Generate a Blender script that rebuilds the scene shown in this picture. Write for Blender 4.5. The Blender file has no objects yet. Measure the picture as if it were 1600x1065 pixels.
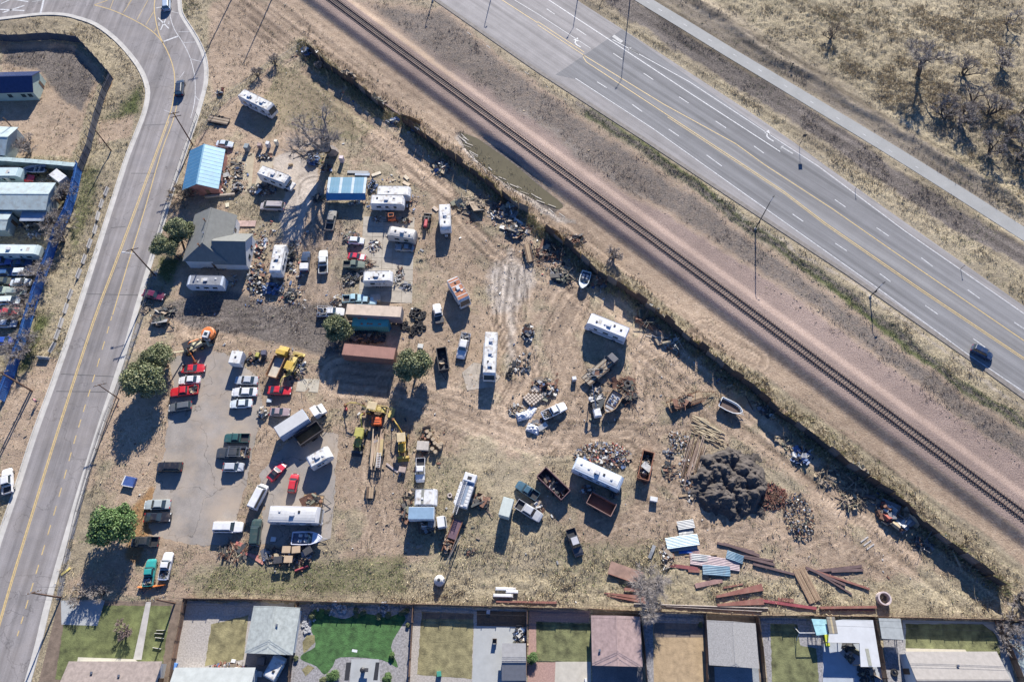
import bpy, math, random
import numpy as np
from mathutils import Vector, Matrix
C = bpy.data.collections.new("Scene objects")
scn = bpy.context.scene
scn.collection.children.link(C)
R = math.radians
random.seed(7)
# ------------------------------------------------------------------ camera, sky, sun, exposure
H, TILT, F = 127.0, R(25.7), 1067.0
cd = bpy.data.cameras.new("camera"); cam = bpy.data.objects.new("camera", cd)
scn.collection.objects.link(cam); scn.camera = cam
cd.sensor_width = 36.0; cd.lens = 36.0 * F / 1600.0
cd.clip_start = 1.0; cd.clip_end = 6000.0
cam.location = (0, 0, H); cam.rotation_euler = (TILT, 0, 0)
SUN_EL, SUN_AZ = R(27.0), R(8.6)
w = bpy.data.worlds.new("World"); scn.world = w; w.use_nodes = True
nt = w.node_tree; bg = nt.nodes["Background"]
sky = nt.nodes.new("ShaderNodeTexSky"); sky.sky_type = 'NISHITA'; sky.sun_disc = False
sky.sun_elevation = SUN_EL; sky.sun_rotation = SUN_AZ; sky.altitude = 1600; sky.air_density = 1.0; sky.ozone_density = 4.0; sky.dust_density = 0.2
tint = nt.nodes.new("ShaderNodeMixRGB"); tint.blend_type = 'MULTIPLY'; tint.inputs[0].default_value = 1.0; tint.inputs[2].default_value = (.66, .88, 1.25, 1)
nt.links.new(sky.outputs[0], tint.inputs[1]); nt.links.new(tint.outputs[0], bg.inputs[0]); bg.inputs[1].default_value = 0.07
sd = bpy.data.lights.new("sun", 'SUN'); sd.energy = 5.0; sd.angle = R(0.53); sd.color = (1.0, 0.945, 0.865)
so = bpy.data.objects.new("sun", sd); scn.collection.objects.link(so)
sdir = Vector((math.sin(SUN_AZ)*math.cos(SUN_EL), math.cos(SUN_AZ)*math.cos(SUN_EL), math.sin(SUN_EL)))
so.rotation_euler = sdir.to_track_quat('Z', 'Y').to_euler(); so.location = sdir*300
scn.view_settings.view_transform = 'Standard'; scn.view_settings.look = 'None'
scn.view_settings.exposure = 1.05; scn.view_settings.gamma = 1.0
scn.view_settings.use_curve_mapping = False

# image pixels (u,v), cast through the camera -> metres on the ground plane z=h
CT, ST = math.cos(TILT), math.sin(TILT)
def G(u, v, h=0.0):
    a = (u-800.0)/F; b = -(v-532.5)/F
    dx, dy, dz = a, b*CT+ST, b*ST-CT
    t = (h-H)/dz
    return Vector((dx*t, dy*t, h))
def to_pixels(x, y):       # inverse for z=0, ground metres to image pixels, numpy arrays
    yc = y*CT - H*ST; zc = -y*ST - H*CT
    return 800.0 + F*x/(-zc), 532.5 - F*(yc)/(-zc)
# ------------------------------------------------------------------ numpy noise
def _h(ix, iy, s):
    n = (ix.astype(np.int64)*374761393 + iy.astype(np.int64)*668265263 + s*982451653) & 0x7fffffff
    n = ((n ^ (n >> 13))*1274126177) & 0x7fffffff
    return ((n ^ (n >> 16)) & 0xffff)/65535.0
def vnoise(x, y, s=0):
    ix = np.floor(x); iy = np.floor(y); fx = x-ix; fy = y-iy
    fx = fx*fx*(3-2*fx); fy = fy*fy*(3-2*fy)
    a = _h(ix, iy, s); b = _h(ix+1, iy, s); c = _h(ix, iy+1, s); d = _h(ix+1, iy+1, s)
    return (a+(b-a)*fx)*(1-fy) + (c+(d-c)*fx)*fy
def fbm(x, y, s=0, o=4):
    t = 0; a = 0.5; k = 1.0
    for i in range(o):
        t = t + a*vnoise(x*k+i*17.3, y*k-i*9.1, s+i); a *= .5; k *= 2.03
    return t/(1-.5**o)
# ------------------------------------------------------------------ materials
_M = {}
def mat(col, rough=.8, metal=0.0, var=.25, scale=1.5, bump=.0, bscale=8.0, coat=0.0, name=None, dirt=0.0, spec=.5):
    key = (tuple(col), rough, metal, var, scale, bump, bscale, coat, dirt)
    if key in _M: return _M[key]
    m = bpy.data.materials.new(name or "mat_%02d" % len(_M)); m.use_nodes = True
    n = m.node_tree; L = n.links; p = n.nodes["Principled BSDF"]
    p.inputs["Roughness"].default_value = rough; p.inputs["Metallic"].default_value = metal
    p.inputs["Coat Weight"].default_value = coat; p.inputs["Specular IOR Level"].default_value = spec
    tc = n.nodes.new("ShaderNodeTexCoord")
    nz = n.nodes.new("ShaderNodeTexNoise"); nz.inputs["Scale"].default_value = scale
    nz.inputs["Detail"].default_value = 6; nz.inputs["Roughness"].default_value = .65
    L.new(tc.outputs["Object"], nz.inputs["Vector"])
    r = n.nodes.new("ShaderNodeValToRGB"); e = r.color_ramp.elements
    e[0].position = .3; e[1].position = .7
    e[0].color = [max(0, c*(1-var)) for c in col]+[1]; e[1].color = [min(1, c*(1+var*.7)) for c in col]+[1]
    L.new(nz.outputs["Fac"], r.inputs[0]); out = r.outputs[0]
    if dirt > 0:
        n2 = n.nodes.new("ShaderNodeTexNoise"); n2.inputs["Scale"].default_value = 1.1; n2.inputs["Detail"].default_value = 8
        L.new(tc.outputs["Object"], n2.inputs["Vector"])
        r2 = n.nodes.new("ShaderNodeValToRGB"); r2.color_ramp.elements[0].position = .5; r2.color_ramp.elements[1].position = .72
        L.new(n2.outputs["Fac"], r2.inputs[0])
        mu = n.nodes.new("ShaderNodeMath"); mu.operation = 'MULTIPLY'; mu.inputs[1].default_value = dirt
        L.new(r2.outputs[0], mu.inputs[0])
        mx = n.nodes.new("ShaderNodeMixRGB"); mx.inputs[2].default_value = (.22, .17, .125, 1)
        L.new(mu.outputs[0], mx.inputs[0]); L.new(out, mx.inputs[1]); out = mx.outputs[0]
    L.new(out, p.inputs["Base Color"])
    if bump > 0:
        b = n.nodes.new("ShaderNodeBump"); b.inputs["Distance"].default_value = bump
        n3 = n.nodes.new("ShaderNodeTexNoise"); n3.inputs["Scale"].default_value = bscale; n3.inputs["Detail"].default_value = 5
        L.new(tc.outputs["Object"], n3.inputs["Vector"]); L.new(n3.outputs["Fac"], b.inputs["Height"])
        L.new(b.outputs[0], p.inputs["Normal"])
    _M[key] = m; return m
def paint(c, d=.25): return mat(c, .32, 0, .07, .7, coat=.5, dirt=d)
WHITE = (.6, .6, .59); 
GLASS = mat((.03, .045, .055), .06, 0, .2, 1, coat=.6, name="dark_glass")
RUBBER = mat((.018, .018, .02), .85, 0, .3, 3, name="rubber")
STEEL = mat((.35, .36, .37), .4, .8, .2, 3, name="bare_steel")
DSTEEL = mat((.06, .06, .065), .6, .3, .4, 3, name="dark_steel")
RUST = mat((.17, .075, .04), .85, .1, .5, 2.5, .02, 6, name="rust")
CHROME = mat((.6, .6, .62), .2, .9, .1, 3, name="chrome")
LAMP_W = mat((.75, .75, .7), .15, 0, .1, 3, name="headlight_glass")
LAMP_R = mat((.4, .02, .02), .2, 0, .1, 3, name="taillight_red")
RVW = mat((.60, .60, .59), .45, 0, .12, .9, dirt=.6, name="camper_white")
RVR = mat((.58, .58, .56), .7, 0, .14, .8, dirt=.85, name="camper_roof")
PLAST = mat((.5, .5, .5), .6, 0, .15, 3, name="plastic_grey")
BLACKP = mat((.03, .03, .032), .5, 0, .2, 3, name="black_plastic")
WOOD = mat((.33, .24, .15), .85, 0, .35, 4, .01, 10, name="weathered_wood")
DWOOD = mat((.13, .085, .055), .9, 0, .4, 3, .01, 10, name="dark_wood")
CONC = mat((.40, .38, .35), .9, 0, .22, .6, .02, 10, name="concrete")
REDP = mat((.36, .07, .045), .6, 0, .35, 1.2, dirt=.3, name="red_oxide_paint")
# ------------------------------------------------------------------ mesh builder
class MB:
    def __init__(s): s.v = []; s.f = []; s.m = []
    def add(s, vs, fs, m=0):
        o = len(s.v); s.v += [tuple(v) for v in vs]; s.f += [tuple(i+o for i in f) for f in fs]; s.m += [m]*len(fs); return s
    def box(s, x0, x1, y0, y1, z0, z1, m=0, c=0.0, M=None):
        if c > 0:
            vs = [(x0,y0,z0),(x1,y0,z0),(x1,y1,z0),(x0,y1,z0),(x0,y0,z1-c),(x1,y0,z1-c),(x1,y1,z1-c),(x0,y1,z1-c),
                  (x0+c,y0+c,z1),(x1-c,y0+c,z1),(x1-c,y1-c,z1),(x0+c,y1-c,z1)]
            fs = [(3,2,1,0),(0,1,5,4),(1,2,6,5),(2,3,7,6),(3,0,4,7),(4,5,9,8),(5,6,10,9),(6,7,11,10),(7,4,8,11),(8,9,10,11)]
        else:
            vs = [(x0,y0,z0),(x1,y0,z0),(x1,y1,z0),(x0,y1,z0),(x0,y0,z1),(x1,y0,z1),(x1,y1,z1),(x0,y1,z1)]
            fs = [(3,2,1,0),(0,1,5,4),(1,2,6,5),(2,3,7,6),(3,0,4,7),(4,5,6,7)]
        if M is not None: vs = [M @ Vector(v) for v in vs]
        return s.add(vs, fs, m)
    def tube(s, p, q, r0, r1=None, n=6, m=0, cap=True):
        p = Vector(p); q = Vector(q); r1 = r0 if r1 is None else r1; d = q-p
        if d.length < 1e-5: return s
        d.normalize(); a = d.orthogonal().normalized(); b = d.cross(a)
        vs = [p+(a*math.cos(2*math.pi*i/n)+b*math.sin(2*math.pi*i/n))*r0 for i in range(n)]
        vs += [q+(a*math.cos(2*math.pi*i/n)+b*math.sin(2*math.pi*i/n))*r1 for i in range(n)]
        fs = [(i, (i+1) % n, n+(i+1) % n, n+i) for i in range(n)]
        if cap: fs += [tuple(range(n-1, -1, -1)), tuple(range(n, 2*n))]
        return s.add(vs, fs, m)
    def prism(s, poly, z0, z1, m=0, bottom=True):
        n = len(poly); area = sum(poly[i][0]*poly[(i+1) % n][1]-poly[(i+1) % n][0]*poly[i][1] for i in range(n))
        if area < 0: poly = poly[::-1]
        vs = [(p[0], p[1], z0) for p in poly]+[(p[0], p[1], z1) for p in poly]
        fs = [(i, (i+1) % n, n+(i+1) % n, n+i) for i in range(n)]+[tuple(range(n, 2*n))]
        if bottom: fs.append(tuple(range(n-1, -1, -1)))
        return s.add(vs, fs, m)
    def prof(s, pr, y0, y1, m=0, inset=0.0):      # x-z outline swept across y, edges softened by inset
        n = len(pr)
        cx = sum(p[0] for p in pr)/n; cz = sum(p[1] for p in pr)/n
        def ring(y, k): return [(p[0]+(cx-p[0])*k, y, p[1]+(cz-p[1])*k) for p in pr]
        rs = [ring(y0, inset), ring(y0+inset*1.5, 0), ring(y1-inset*1.5, 0), ring(y1, inset)] if inset else [ring(y0, 0), ring(y1, 0)]
        vs = sum(rs, []); fs = []
        for k in range(len(rs)-1):
            fs += [(k*n+i, (k+1)*n+i, (k+1)*n+(i+1) % n, k*n+(i+1) % n) for i in range(n)]
        fs += [tuple(range(n)), tuple(range(len(vs)-1, len(vs)-n-1, -1))]
        return s.add(vs, fs, m)
    def lathe(s, pr, n=14, c=(0, 0), m=0):
        vs = []; fs = []
        for r, z in pr: vs += [(c[0]+r*math.cos(2*math.pi*i/n), c[1]+r*math.sin(2*math.pi*i/n), z) for i in range(n)]
        for k in range(len(pr)-1): fs += [(k*n+i, k*n+(i+1) % n, (k+1)*n+(i+1) % n, (k+1)*n+i) for i in range(n)]
        fs += [tuple(range(n-1, -1, -1)), tuple(range((len(pr)-1)*n, len(pr)*n))]
        return s.add(vs, fs, m)
    def mesh(s, name, mats=()):
        me = bpy.data.meshes.new(name); me.from_pydata(s.v, [], s.f)
        for x in mats: me.materials.append(x)
        if len(mats) > 1: me.polygons.foreach_set("material_index", s.m)
        me.update(); return me
def fixnormals(me):
    import bmesh
    b = bmesh.new(); b.from_mesh(me); bmesh.ops.recalc_face_normals(b, faces=b.faces); b.to_mesh(me); b.free()
def npmesh(name, V, Fq, mats, mi=None, n=3):
    me = bpy.data.meshes.new(name)
    me.vertices.add(len(V)); me.vertices.foreach_set("co", np.asarray(V, dtype=np.float32).ravel())
    k = len(Fq); me.loops.add(k*n); me.loops.foreach_set("vertex_index", np.asarray(Fq, dtype=np.int32).ravel())
    me.polygons.add(k); me.polygons.foreach_set("loop_start", np.arange(0, k*n, n, dtype=np.int32))
    for x in mats: me.materials.append(x)
    if mi is not None: me.polygons.foreach_set("material_index", np.asarray(mi, dtype=np.int32))
    me.update(calc_edges=True); return me
# ------------------------------------------------------------------ objects
def link(name, me, parent=None, m=None, loc=None, rz=None):
    o = bpy.data.objects.new(name, me); C.objects.link(o)
    if parent is not None: o.parent = parent
    if m is not None:
        if not me.materials: me.materials.append(m)
        if me.materials[0] is not m:
            o.material_slots[0].link = 'OBJECT'; o.material_slots[0].material = m
    if loc is not None: o.location = loc
    if rz is not None: o.rotation_euler.z = rz
    return o
def tag(o, label, cat, group=None):
    o["label"] = label; o["category"] = cat
    if group: o["group"] = group
    return o
def thing(name, label, cat, loc=(0, 0, 0), rz=0.0, group=None, scale=None):
    o = bpy.data.objects.new(name, None); C.objects.link(o); o.location = loc; o.rotation_euler.z = rz
    o.empty_display_size = .5
    if scale: o.scale = scale
    return tag(o, label, cat, group)
def struct(name, me, m=None, loc=None):
    o = link(name, me, None, m, loc); o["kind"] = "structure"; return o
def stuff(name, me, label, cat, parent=None, loc=None):
    o = link(name, me, parent, None, loc); o["kind"] = "stuff"
    if parent is None: tag(o, label, cat)
    return o
def single(name, mb, m, label, cat, loc=(0, 0, 0), rz=0, group=None):
    me = mb.mesh(name) if isinstance(mb, MB) else mb
    return tag(link(name, me, None, m, loc, rz), label, cat, group)
_cache = {}
def cmesh(key, fn):
    if key not in _cache:
        b = fn(); _cache[key] = b.mesh(str(key)) if isinstance(b, MB) else b
        fixnormals(_cache[key])
    return _cache[key]
# ================================================================== GROUND AND PAVING
def polydist(u, v, poly):     # signed distance in image pixels, negative inside
    P = np.array(poly, dtype=float); n = len(P); d = np.full(u.shape, 1e9); ins = np.zeros(u.shape, bool)
    for i in range(n):
        a = P[i]; b = P[(i+1) % n]; e = b-a
        t = np.clip(((u-a[0])*e[0]+(v-a[1])*e[1])/(e@e+1e-9), 0, 1)
        d = np.minimum(d, np.hypot(u-a[0]-t*e[0], v-a[1]-t*e[1]))
        c = ((a[1] > v) != (b[1] > v)) & (u < (b[0]-a[0])*(v-a[1])/((b[1]-a[1]) if b[1] != a[1] else 1e-9)+a[0])
        ins ^= c
    return np.where(ins, -d, d)
def linedist(u, v, pts):
    P = np.array(pts, dtype=float); d = np.full(u.shape, 1e9)
    for i in range(len(P)-1):
        a = P[i]; b = P[i+1]; e = b-a
        t = np.clip(((u-a[0])*e[0]+(v-a[1])*e[1])/(e@e+1e-9), 0, 1)
        d = np.minimum(d, np.hypot(u-a[0]-t*e[0], v-a[1]-t*e[1]))
    return d
def soft(d, w): return np.clip(.5-d/(2*w), 0, 1)
# outlines in image pixels
ROAD_L = [(-260,40),(-60,34),(0,29),(60,22),(95,22),(120,27),(150,38),(180,60),(205,87),(222,112),(231,138),(230,160),(222,188),(201,241),(185,290),(169,340),(142,425),(116,505),(85,595),(54,680),(28,760),(0,842),(-30,940),(-70,1080)]
ROAD_R = [(268,-70),(275,-30),(280,0),(283,22),(301,51),(314,75),(321,100),(321,130),(312,165),(303,195),(290,232),(279,265),(265,310),(250,360),(233,415),(211,490),(191,560),(157,662),(125,765),(80,920),(58,1010),(38,1080)]
ROAD = ROAD_L + ROAD_R[::-1] + [(150,-75),(0,-70),(-260,-60)]
HW_LO = [(470,-140),(590,-61),(678,0),(840,113),(1000,216),(1127,300),(1323,429),(1542,581),(1593,618),(1700,694)]
HW_HI = [(700,-137),(800,-70),(910,6),(1037,87),(1164,170),(1240,222),(1289,258),(1390,330),(1600,478),(1700,549)]
HIGHWAY = HW_LO + HW_HI[::-1]
PATHC = [(780,-140),(900,-66),(1009,2),(1075,42),(1140,82),(1207,122),(1298,177),(1392,234),(1493,297),(1576,350),(1700,429)]
RAILC = [(330,-137),(510,0),(707,150),(910,302),(1155,484),(1369,641),(1600,812),(1720,902)]
LOT = [(262,560),(332,545),(372,560),(405,590),(409,640),(398,700),(384,760),(360,852),(300,852),(238,838),(228,815),(252,725),(262,640),(270,600)]
PAD2 = [(398,850),(412,790),(404,740),(440,700),(470,652),(500,672),(532,676),(526,740),(517,842),(470,856)]
YCONC = [(388,250),(410,232),(455,235),(480,262),(500,262),(500,300),(470,370),(440,380),(430,330),(395,300)]
PADC = [(566,335),(612,332),(650,345),(648,400),(644,468),(600,474),(560,470),(562,420),(558,376)]
PUD = [(719,206),(744,215),(762,227),(803,256),(843,290),(879,319),(870,326),(825,306),(787,284),(744,249),(726,229)]
WHITEP = [(765,412),(800,404),(832,412),(838,440),(822,470),(800,500),(768,495),(758,450)]
PIT = [(228,490),(300,455),(360,452),(430,470),(510,470),(540,500),(520,560),(480,545),(400,535),(330,520),(240,525)]
# ---- ground sheet
NX, NY = 780, 500
gx = np.linspace(-170, 170, NX); gy = np.linspace(-14, 205, NY)
X, Y = np.meshgrid(gx, gy); X = X.ravel(); Y = Y.ravel()
U, V = to_pixels(X, Y)
wu = U + 16*(fbm(X*.12, Y*.12, 3)-.5) + 7*(fbm(X*.6, Y*.6, 5)-.5)
wv = V + 16*(fbm(X*.12, Y*.12, 13)-.5) + 7*(fbm(X*.6, Y*.6, 15)-.5)
FENCE = [(477,64),(506,94),(550,122),(599,161),(627,179),(654,200),(699,233),(758,276),(798,308),(825,323),(853,350),(896,383),(935,421),(980,447),(1027,481),(1068,516),(1108,545),(1147,579),(1178,599),(1219,637),(1262,668),(1300,697),(1329,722),(1377,755),(1422,784),(1448,815),(1512,863),(1576,914)]
yard = [(477,66),(420,105),(345,165),(308,219),(250,360),(205,500),(150,700),(105,880),(95,935),(285,935),(645,943),(1184,958),(1578,962),(1576,914)] + FENCE[::-1][1:]
m_dirt = np.zeros(U.shape); m_straw = np.zeros(U.shape); m_green = np.zeros(U.shape); m_dark = np.zeros(U.shape)
m_grav = np.zeros(U.shape); m_pale = np.zeros(U.shape)
inyard = soft(polydist(wu, wv, yard), 4)
# base: dry grass; yard is trampled dirt with grass mottling
g1 = fbm(X*.09, Y*.09, 21); g2 = fbm(X*.35, Y*.35, 22)
m_straw += .55 + .5*(g1-.5)
m_dirt = np.maximum(m_dirt, inyard*np.clip(.68 + 1.6*(g1-.5)+1.1*(g2-.5), 0, 1))
tstreak = np.zeros(U.shape)
def zone(arr, poly, w=6, k=1.0):
    arr[:] = np.maximum(arr, k*soft(polydist(wu, wv, poly), w))
def cut(arr, poly, w=6, k=1.0):
    arr[:] = arr*(1-k*soft(polydist(wu, wv, poly), w))
def track(arr, pts, w, k=1.0, e=4):
    arr[:] = np.maximum(arr, k*soft(linedist(wu, wv, pts)-w, e))
# dirt drives
for pts, wd in [([(575,215),(650,270),(700,310),(745,370),(800,420)],13), ([(800,420),(795,500),(830,590),(800,640)],22),
                ([(300,515),(420,500),(480,470),(500,400),(490,300)],20), ([(530,590),(620,600),(720,640),(850,690),(980,690),(1080,760),(1100,820)],26),
                ([(980,690),(1120,650),(1220,720),(1330,800),(1430,870)],10),([(600,600),(580,760),(590,850)],13),([(850,690),(900,600),(870,520),(900,470)],24),
                ([(880,850),(1000,800),(1150,830),(1300,850),(1400,880)],11),([(1180,560),(1100,520),(1000,560),(1000,640)],16),
                ([(560,190),(620,230),(700,300)],10)]:
    track(m_dirt, pts, wd, 1.0, 9)
    d_ = linedist(wu*.5+U*.5, wv*.5+V*.5, pts); k_ = soft(d_-wd*1.6, 9)*(fbm(d_*.40+len(pts)*7, g1*3+U*.004, 77+wd, 3)-.5); tstreak = np.where(np.abs(k_) > np.abs(tstreak), k_, tstreak)
track(m_dirt, [(460,20),(560,110),(700,215),(800,290),(900,365),(1000,425),(1150,535),(1300,640),(1450,745),(1620,870)], 17, 1, 6)   # track beside the railway
zone(m_dirt, [(330,0),(480,0),(560,90),(480,60),(400,110),(330,160),(322,100)], 10, .85)
zone(m_dirt, [(0,64),(110,64),(160,112),(135,180),(110,250),(0,240)], 5, .9)
zone(m_dark, [(10,75),(110,72),(150,120),(130,170),(95,150),(60,110),(0,100)], 10, .95)
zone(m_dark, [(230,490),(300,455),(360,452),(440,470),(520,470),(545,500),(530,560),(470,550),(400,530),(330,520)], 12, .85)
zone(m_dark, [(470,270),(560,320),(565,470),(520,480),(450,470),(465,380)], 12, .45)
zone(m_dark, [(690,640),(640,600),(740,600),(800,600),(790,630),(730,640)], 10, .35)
zone(m_dirt, [(0,590),(60,560),(100,560),(95,640),(60,680),(20,780),(0,780)], 8, 1)
zone(m_dirt, [(150,185),(215,170),(205,215),(150,225)], 6, .8)
# ballast and rail margins
dr = linedist(U, V, RAILC)
side = np.sign((U-510)*150-(V-0)*197)        # + = highway side
m_grav = np.maximum(m_grav, np.where(side > 0, soft(dr-16, 5), soft(dr-21, 5)))
hs = (side > 0)
lb_ = (~hs)*soft(dr-54-6*g1*4+8, 8); m_dirt = np.maximum(m_dirt, lb_); m_straw = m_straw*(1-.8*lb_)
m_grav = np.maximum(m_grav, np.where(hs, .75*soft(linedist(wu, wv, RAILC)-48, 14)*np.clip((U-500)/300, .55, 1), 0))
zone(m_pale, [(760,150),(830,150),(960,240),(1060,320),(1000,330),(900,260),(800,200)], 30, .45)
zone(m_pale, WHITEP, 18, .8); track(m_pale, [(800,400),(800,490),(795,580)], 12, .6, 12); track(m_pale, [(842,505),(838,560)], 7, .5, 9); track(m_pale, [(882,520),(880,585)], 7, .3, 8)
zone(m_pale, [(418,244),(455,236),(480,250),(484,264),(450,270),(425,265)], 6, 1); zone(m_pale, [(447,262),(500,262),(492,300),(478,340),(470,385),(445,390),(436,340),(448,300)], 5, .85)
track(m_pale, [(715,212),(735,245),(780,280),(850,325),(900,350)], 5, .75, 5)
zone(m_dirt, [(600,0),(690,20),(850,140),(1100,320),(1040,320),(800,170),(600,40)], 14, .6)
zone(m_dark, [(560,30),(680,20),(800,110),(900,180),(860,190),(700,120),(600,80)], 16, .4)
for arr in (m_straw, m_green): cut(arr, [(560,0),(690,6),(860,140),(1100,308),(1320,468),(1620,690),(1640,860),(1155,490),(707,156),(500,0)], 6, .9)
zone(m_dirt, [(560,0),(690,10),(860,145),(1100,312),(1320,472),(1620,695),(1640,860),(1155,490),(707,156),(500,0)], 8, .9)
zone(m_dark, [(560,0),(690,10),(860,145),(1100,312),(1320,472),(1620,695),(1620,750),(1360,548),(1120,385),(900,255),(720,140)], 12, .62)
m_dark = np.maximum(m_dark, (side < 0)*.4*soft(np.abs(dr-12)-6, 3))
zone(m_grav, [(600,68),(720,134),(900,250),(1000,312),(1120,382),(1260,476),(1360,545),(1480,636),(1640,752),(1640,840),(1155,484),(707,150)], 10, .85)
# green and dark strip below the highway, dark strip beside the path
track(m_green, [(920,175),(1020,240),(1110,310),(1200,370),(1330,470),(1450,560),(1600,665)], 7, 1, 7)
track(m_dark, [(900,160),(1020,243),(1120,320),(1220,385),(1350,480),(1480,580),(1620,680)], 7, .75, 8)
dkp = [(960,-6),(1040,48),(1120,98),(1220,162),(1330,232),(1450,312),(1600,404)]; track(m_dark, dkp, 15, .95, 6); m_straw *= 1-.85*soft(linedist(wu, wv, dkp)-17, 5); bp_ = soft(linedist(wu, wv, [(1030,-20),(1210,92),(1330,168),(1420,225),(1530,292),(1650,366)])-22, 10); m_straw *= 1-.7*bp_; m_dark = np.maximum(m_dark, .5*bp_)
track(m_dark, [(1020,-20),(1200,95),(1320,170),(1410,225),(1520,290),(1640,360)], 9, .4, 10)
zone(m_dark, [(1440,130),(1500,100),(1600,140),(1600,310),(1540,260),(1440,220)], 22, .45)
track(m_pale, [(940,30),(1040,100),(1160,185),(1290,275),(1400,350),(1600,500)], 6, .6, 8)
track(m_pale, [(1120,310),(1323,440),(1542,592),(1620,650)], 5, .6, 6)
# the meadow beyond the path: straw
zone(m_straw, [(1160,0),(1600,0),(1620,400),(1520,270),(1400,190),(1250,70)], 20, 1)
m_dark = np.maximum(m_dark, .0)
cut(m_dirt, [(1160,0),(1600,0),(1620,400),(1520,270),(1400,190),(1250,70)], 10, 1)
# straw along the south boundary and the inner fence edge
zone(m_straw, [(890,870),(1000,850),(1150,900),(1400,910),(1560,920),(1570,960),(640,940),(700,900)], 18, 1)
cut(m_dirt, [(600,880),(1000,850),(1150,905),(1400,905),(1560,900),(1570,960),(300,940),(300,880)], 14, .85)
cut(m_dirt, [(640,720),(760,690),(800,760),(900,860),(700,880),(640,850)], 16, .75)
track(m_straw, [(800,330),(880,400),(930,440),(1000,500),(1100,560),(1200,650),(1330,740),(1440,830),(1560,930)], 12, 1, 9)
track(m_straw, [(960,410),(1090,520),(1250,645),(1400,755),(1600,900)], 8, .8, 8)
# weeds: green mottling
gg = fbm(X*.05, Y*.05, 41, 3); g3 = fbm(X*.5, Y*.5, 43, 3)
m_green = np.maximum(m_green, np.clip((gg-.5)*2.2, 0, .5)*np.clip(g3*1.6-.3, 0, 1)*(1-m_dirt*.6))
for p, k in [([(180,170),(225,120),(226,180),(150,188)],.7), ([(120,255),(165,255),(150,340),(90,450),(60,560),(100,420)],.55),
             ([(50,480),(80,490),(50,580),(20,600)],.7), ([(250,395),(290,400),(270,450),(240,430)],.8), ([(440,110),(500,140),(470,200),(420,230),(380,200)],.4),
             ([(480,225),(530,250),(500,270),(470,255)],.5),([(330,880),(640,860),(640,935),(300,930)],.5),([(630,720),(700,690),(760,760),(800,880),(650,900)],.32),([(430,90),(520,130),(600,200),(560,230),(450,210),(400,160)],.45),([(900,560),(1100,560),(1180,620),(1100,650),(960,600)],.25),([(850,840),(1050,830),(1050,920),(850,930)],.35)]:
    zone(m_green, p, 12, k)
orange = soft(polydist(wu, wv, [(205,790),(240,760),(250,800),(225,850),(215,880),(195,870)]), 8)
orange = np.maximum(orange, .7*soft(polydist(wu, wv, [(160,110),(178,120),(165,165),(155,160)]), 5))
# yards behind the south fence
LAWNS = [([(112,945),(262,945),(245,1062),(85,1050),(98,1000)],0), ([(503,952),(632,968),(624,983),(609,1010),(622,1042),(594,1030),(532,1027),(507,1053),(471,1030),(473,1021),(492,1010),(490,993)],1),
         ([(659,955),(739,958),(737,1059),(652,1052)],2), ([(838,972),(923,974),(923,1033),(838,1033)],3), ([(1200,974),(1268,974),(1274,1080),(1207,1080)],3),
         ([(1413,974),(1540,974),(1562,1000),(1566,1045),(1415,1045)],3)]
# relief
pave = np.zeros(U.shape)
for p in (ROAD, HIGHWAY): pave = np.maximum(pave, soft(polydist(U, V, p)-5, 2))
for p in (LOT, PAD2): pave = np.maximum(pave, soft(polydist(wu*.5+U*.5, wv*.5+V*.5, p)+1, 1.5))
pave = np.maximum(pave, soft(linedist(U, V, PATHC)-12, 3))
south = polydist(U, V, [(60,934),(1650,966),(1650,1130),(20,1130)]); pave = np.maximum(pave, soft(south, 3))
for p in (YCONC, PADC): pave = np.maximum(pave, soft(polydist(U, V, p)-3, 2))
ra, rb = Vector(G(510, 0)), Vector(G(1600, 812)); rd = (rb-ra).normalized()
along = (X-ra.x)*rd.x+(Y-ra.y)*rd.y; across = (X-ra.x)*rd.y*-1+(Y-ra.y)*rd.x     # + = highway side
Z = .16*(fbm(X*.5, Y*.5, 61)-.5)
Z += m_straw*(1-m_dirt)*.75*(fbm(X*1.1, Y*1.1, 62, 3)-.45) + .10*m_dark*(fbm(X*1.7, Y*1.7, 64, 3)-.5)
Z += .11*(fbm(X*.9, Y*.9, 65, 3)-.5)*m_dirt - .14*tstreak
# wheel ruts beside the railway and across the yard
rut = fbm(along*.03+5, across*1.5, 71, 3)
nearrail = soft(np.abs(across+16)-9, 3)
Z += nearrail*.2*(rut-.5)
# railway bank
ab = np.abs(across)
Z = np.where(ab < 9, Z*np.clip((ab-4)/4, .2, 1), Z) + np.clip((5.0-ab)/2.1, 0, 1)*1.15
# ridge beyond the path
dd = linedist(wu, wv, [(1000,-60),(1100,10),(1200,79),(1321,152),(1408,206),(1518,270),(1640,345)]); Z += .7*soft(dd-5, 5)
pud = soft(polydist(wu*.4+U*.6, wv*.4+V*.6, PUD)-5, 5); Z = Z*(1-pud) - .15*pud
wet = soft(polydist(wu, wv, PUD)-7, 5)
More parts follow.
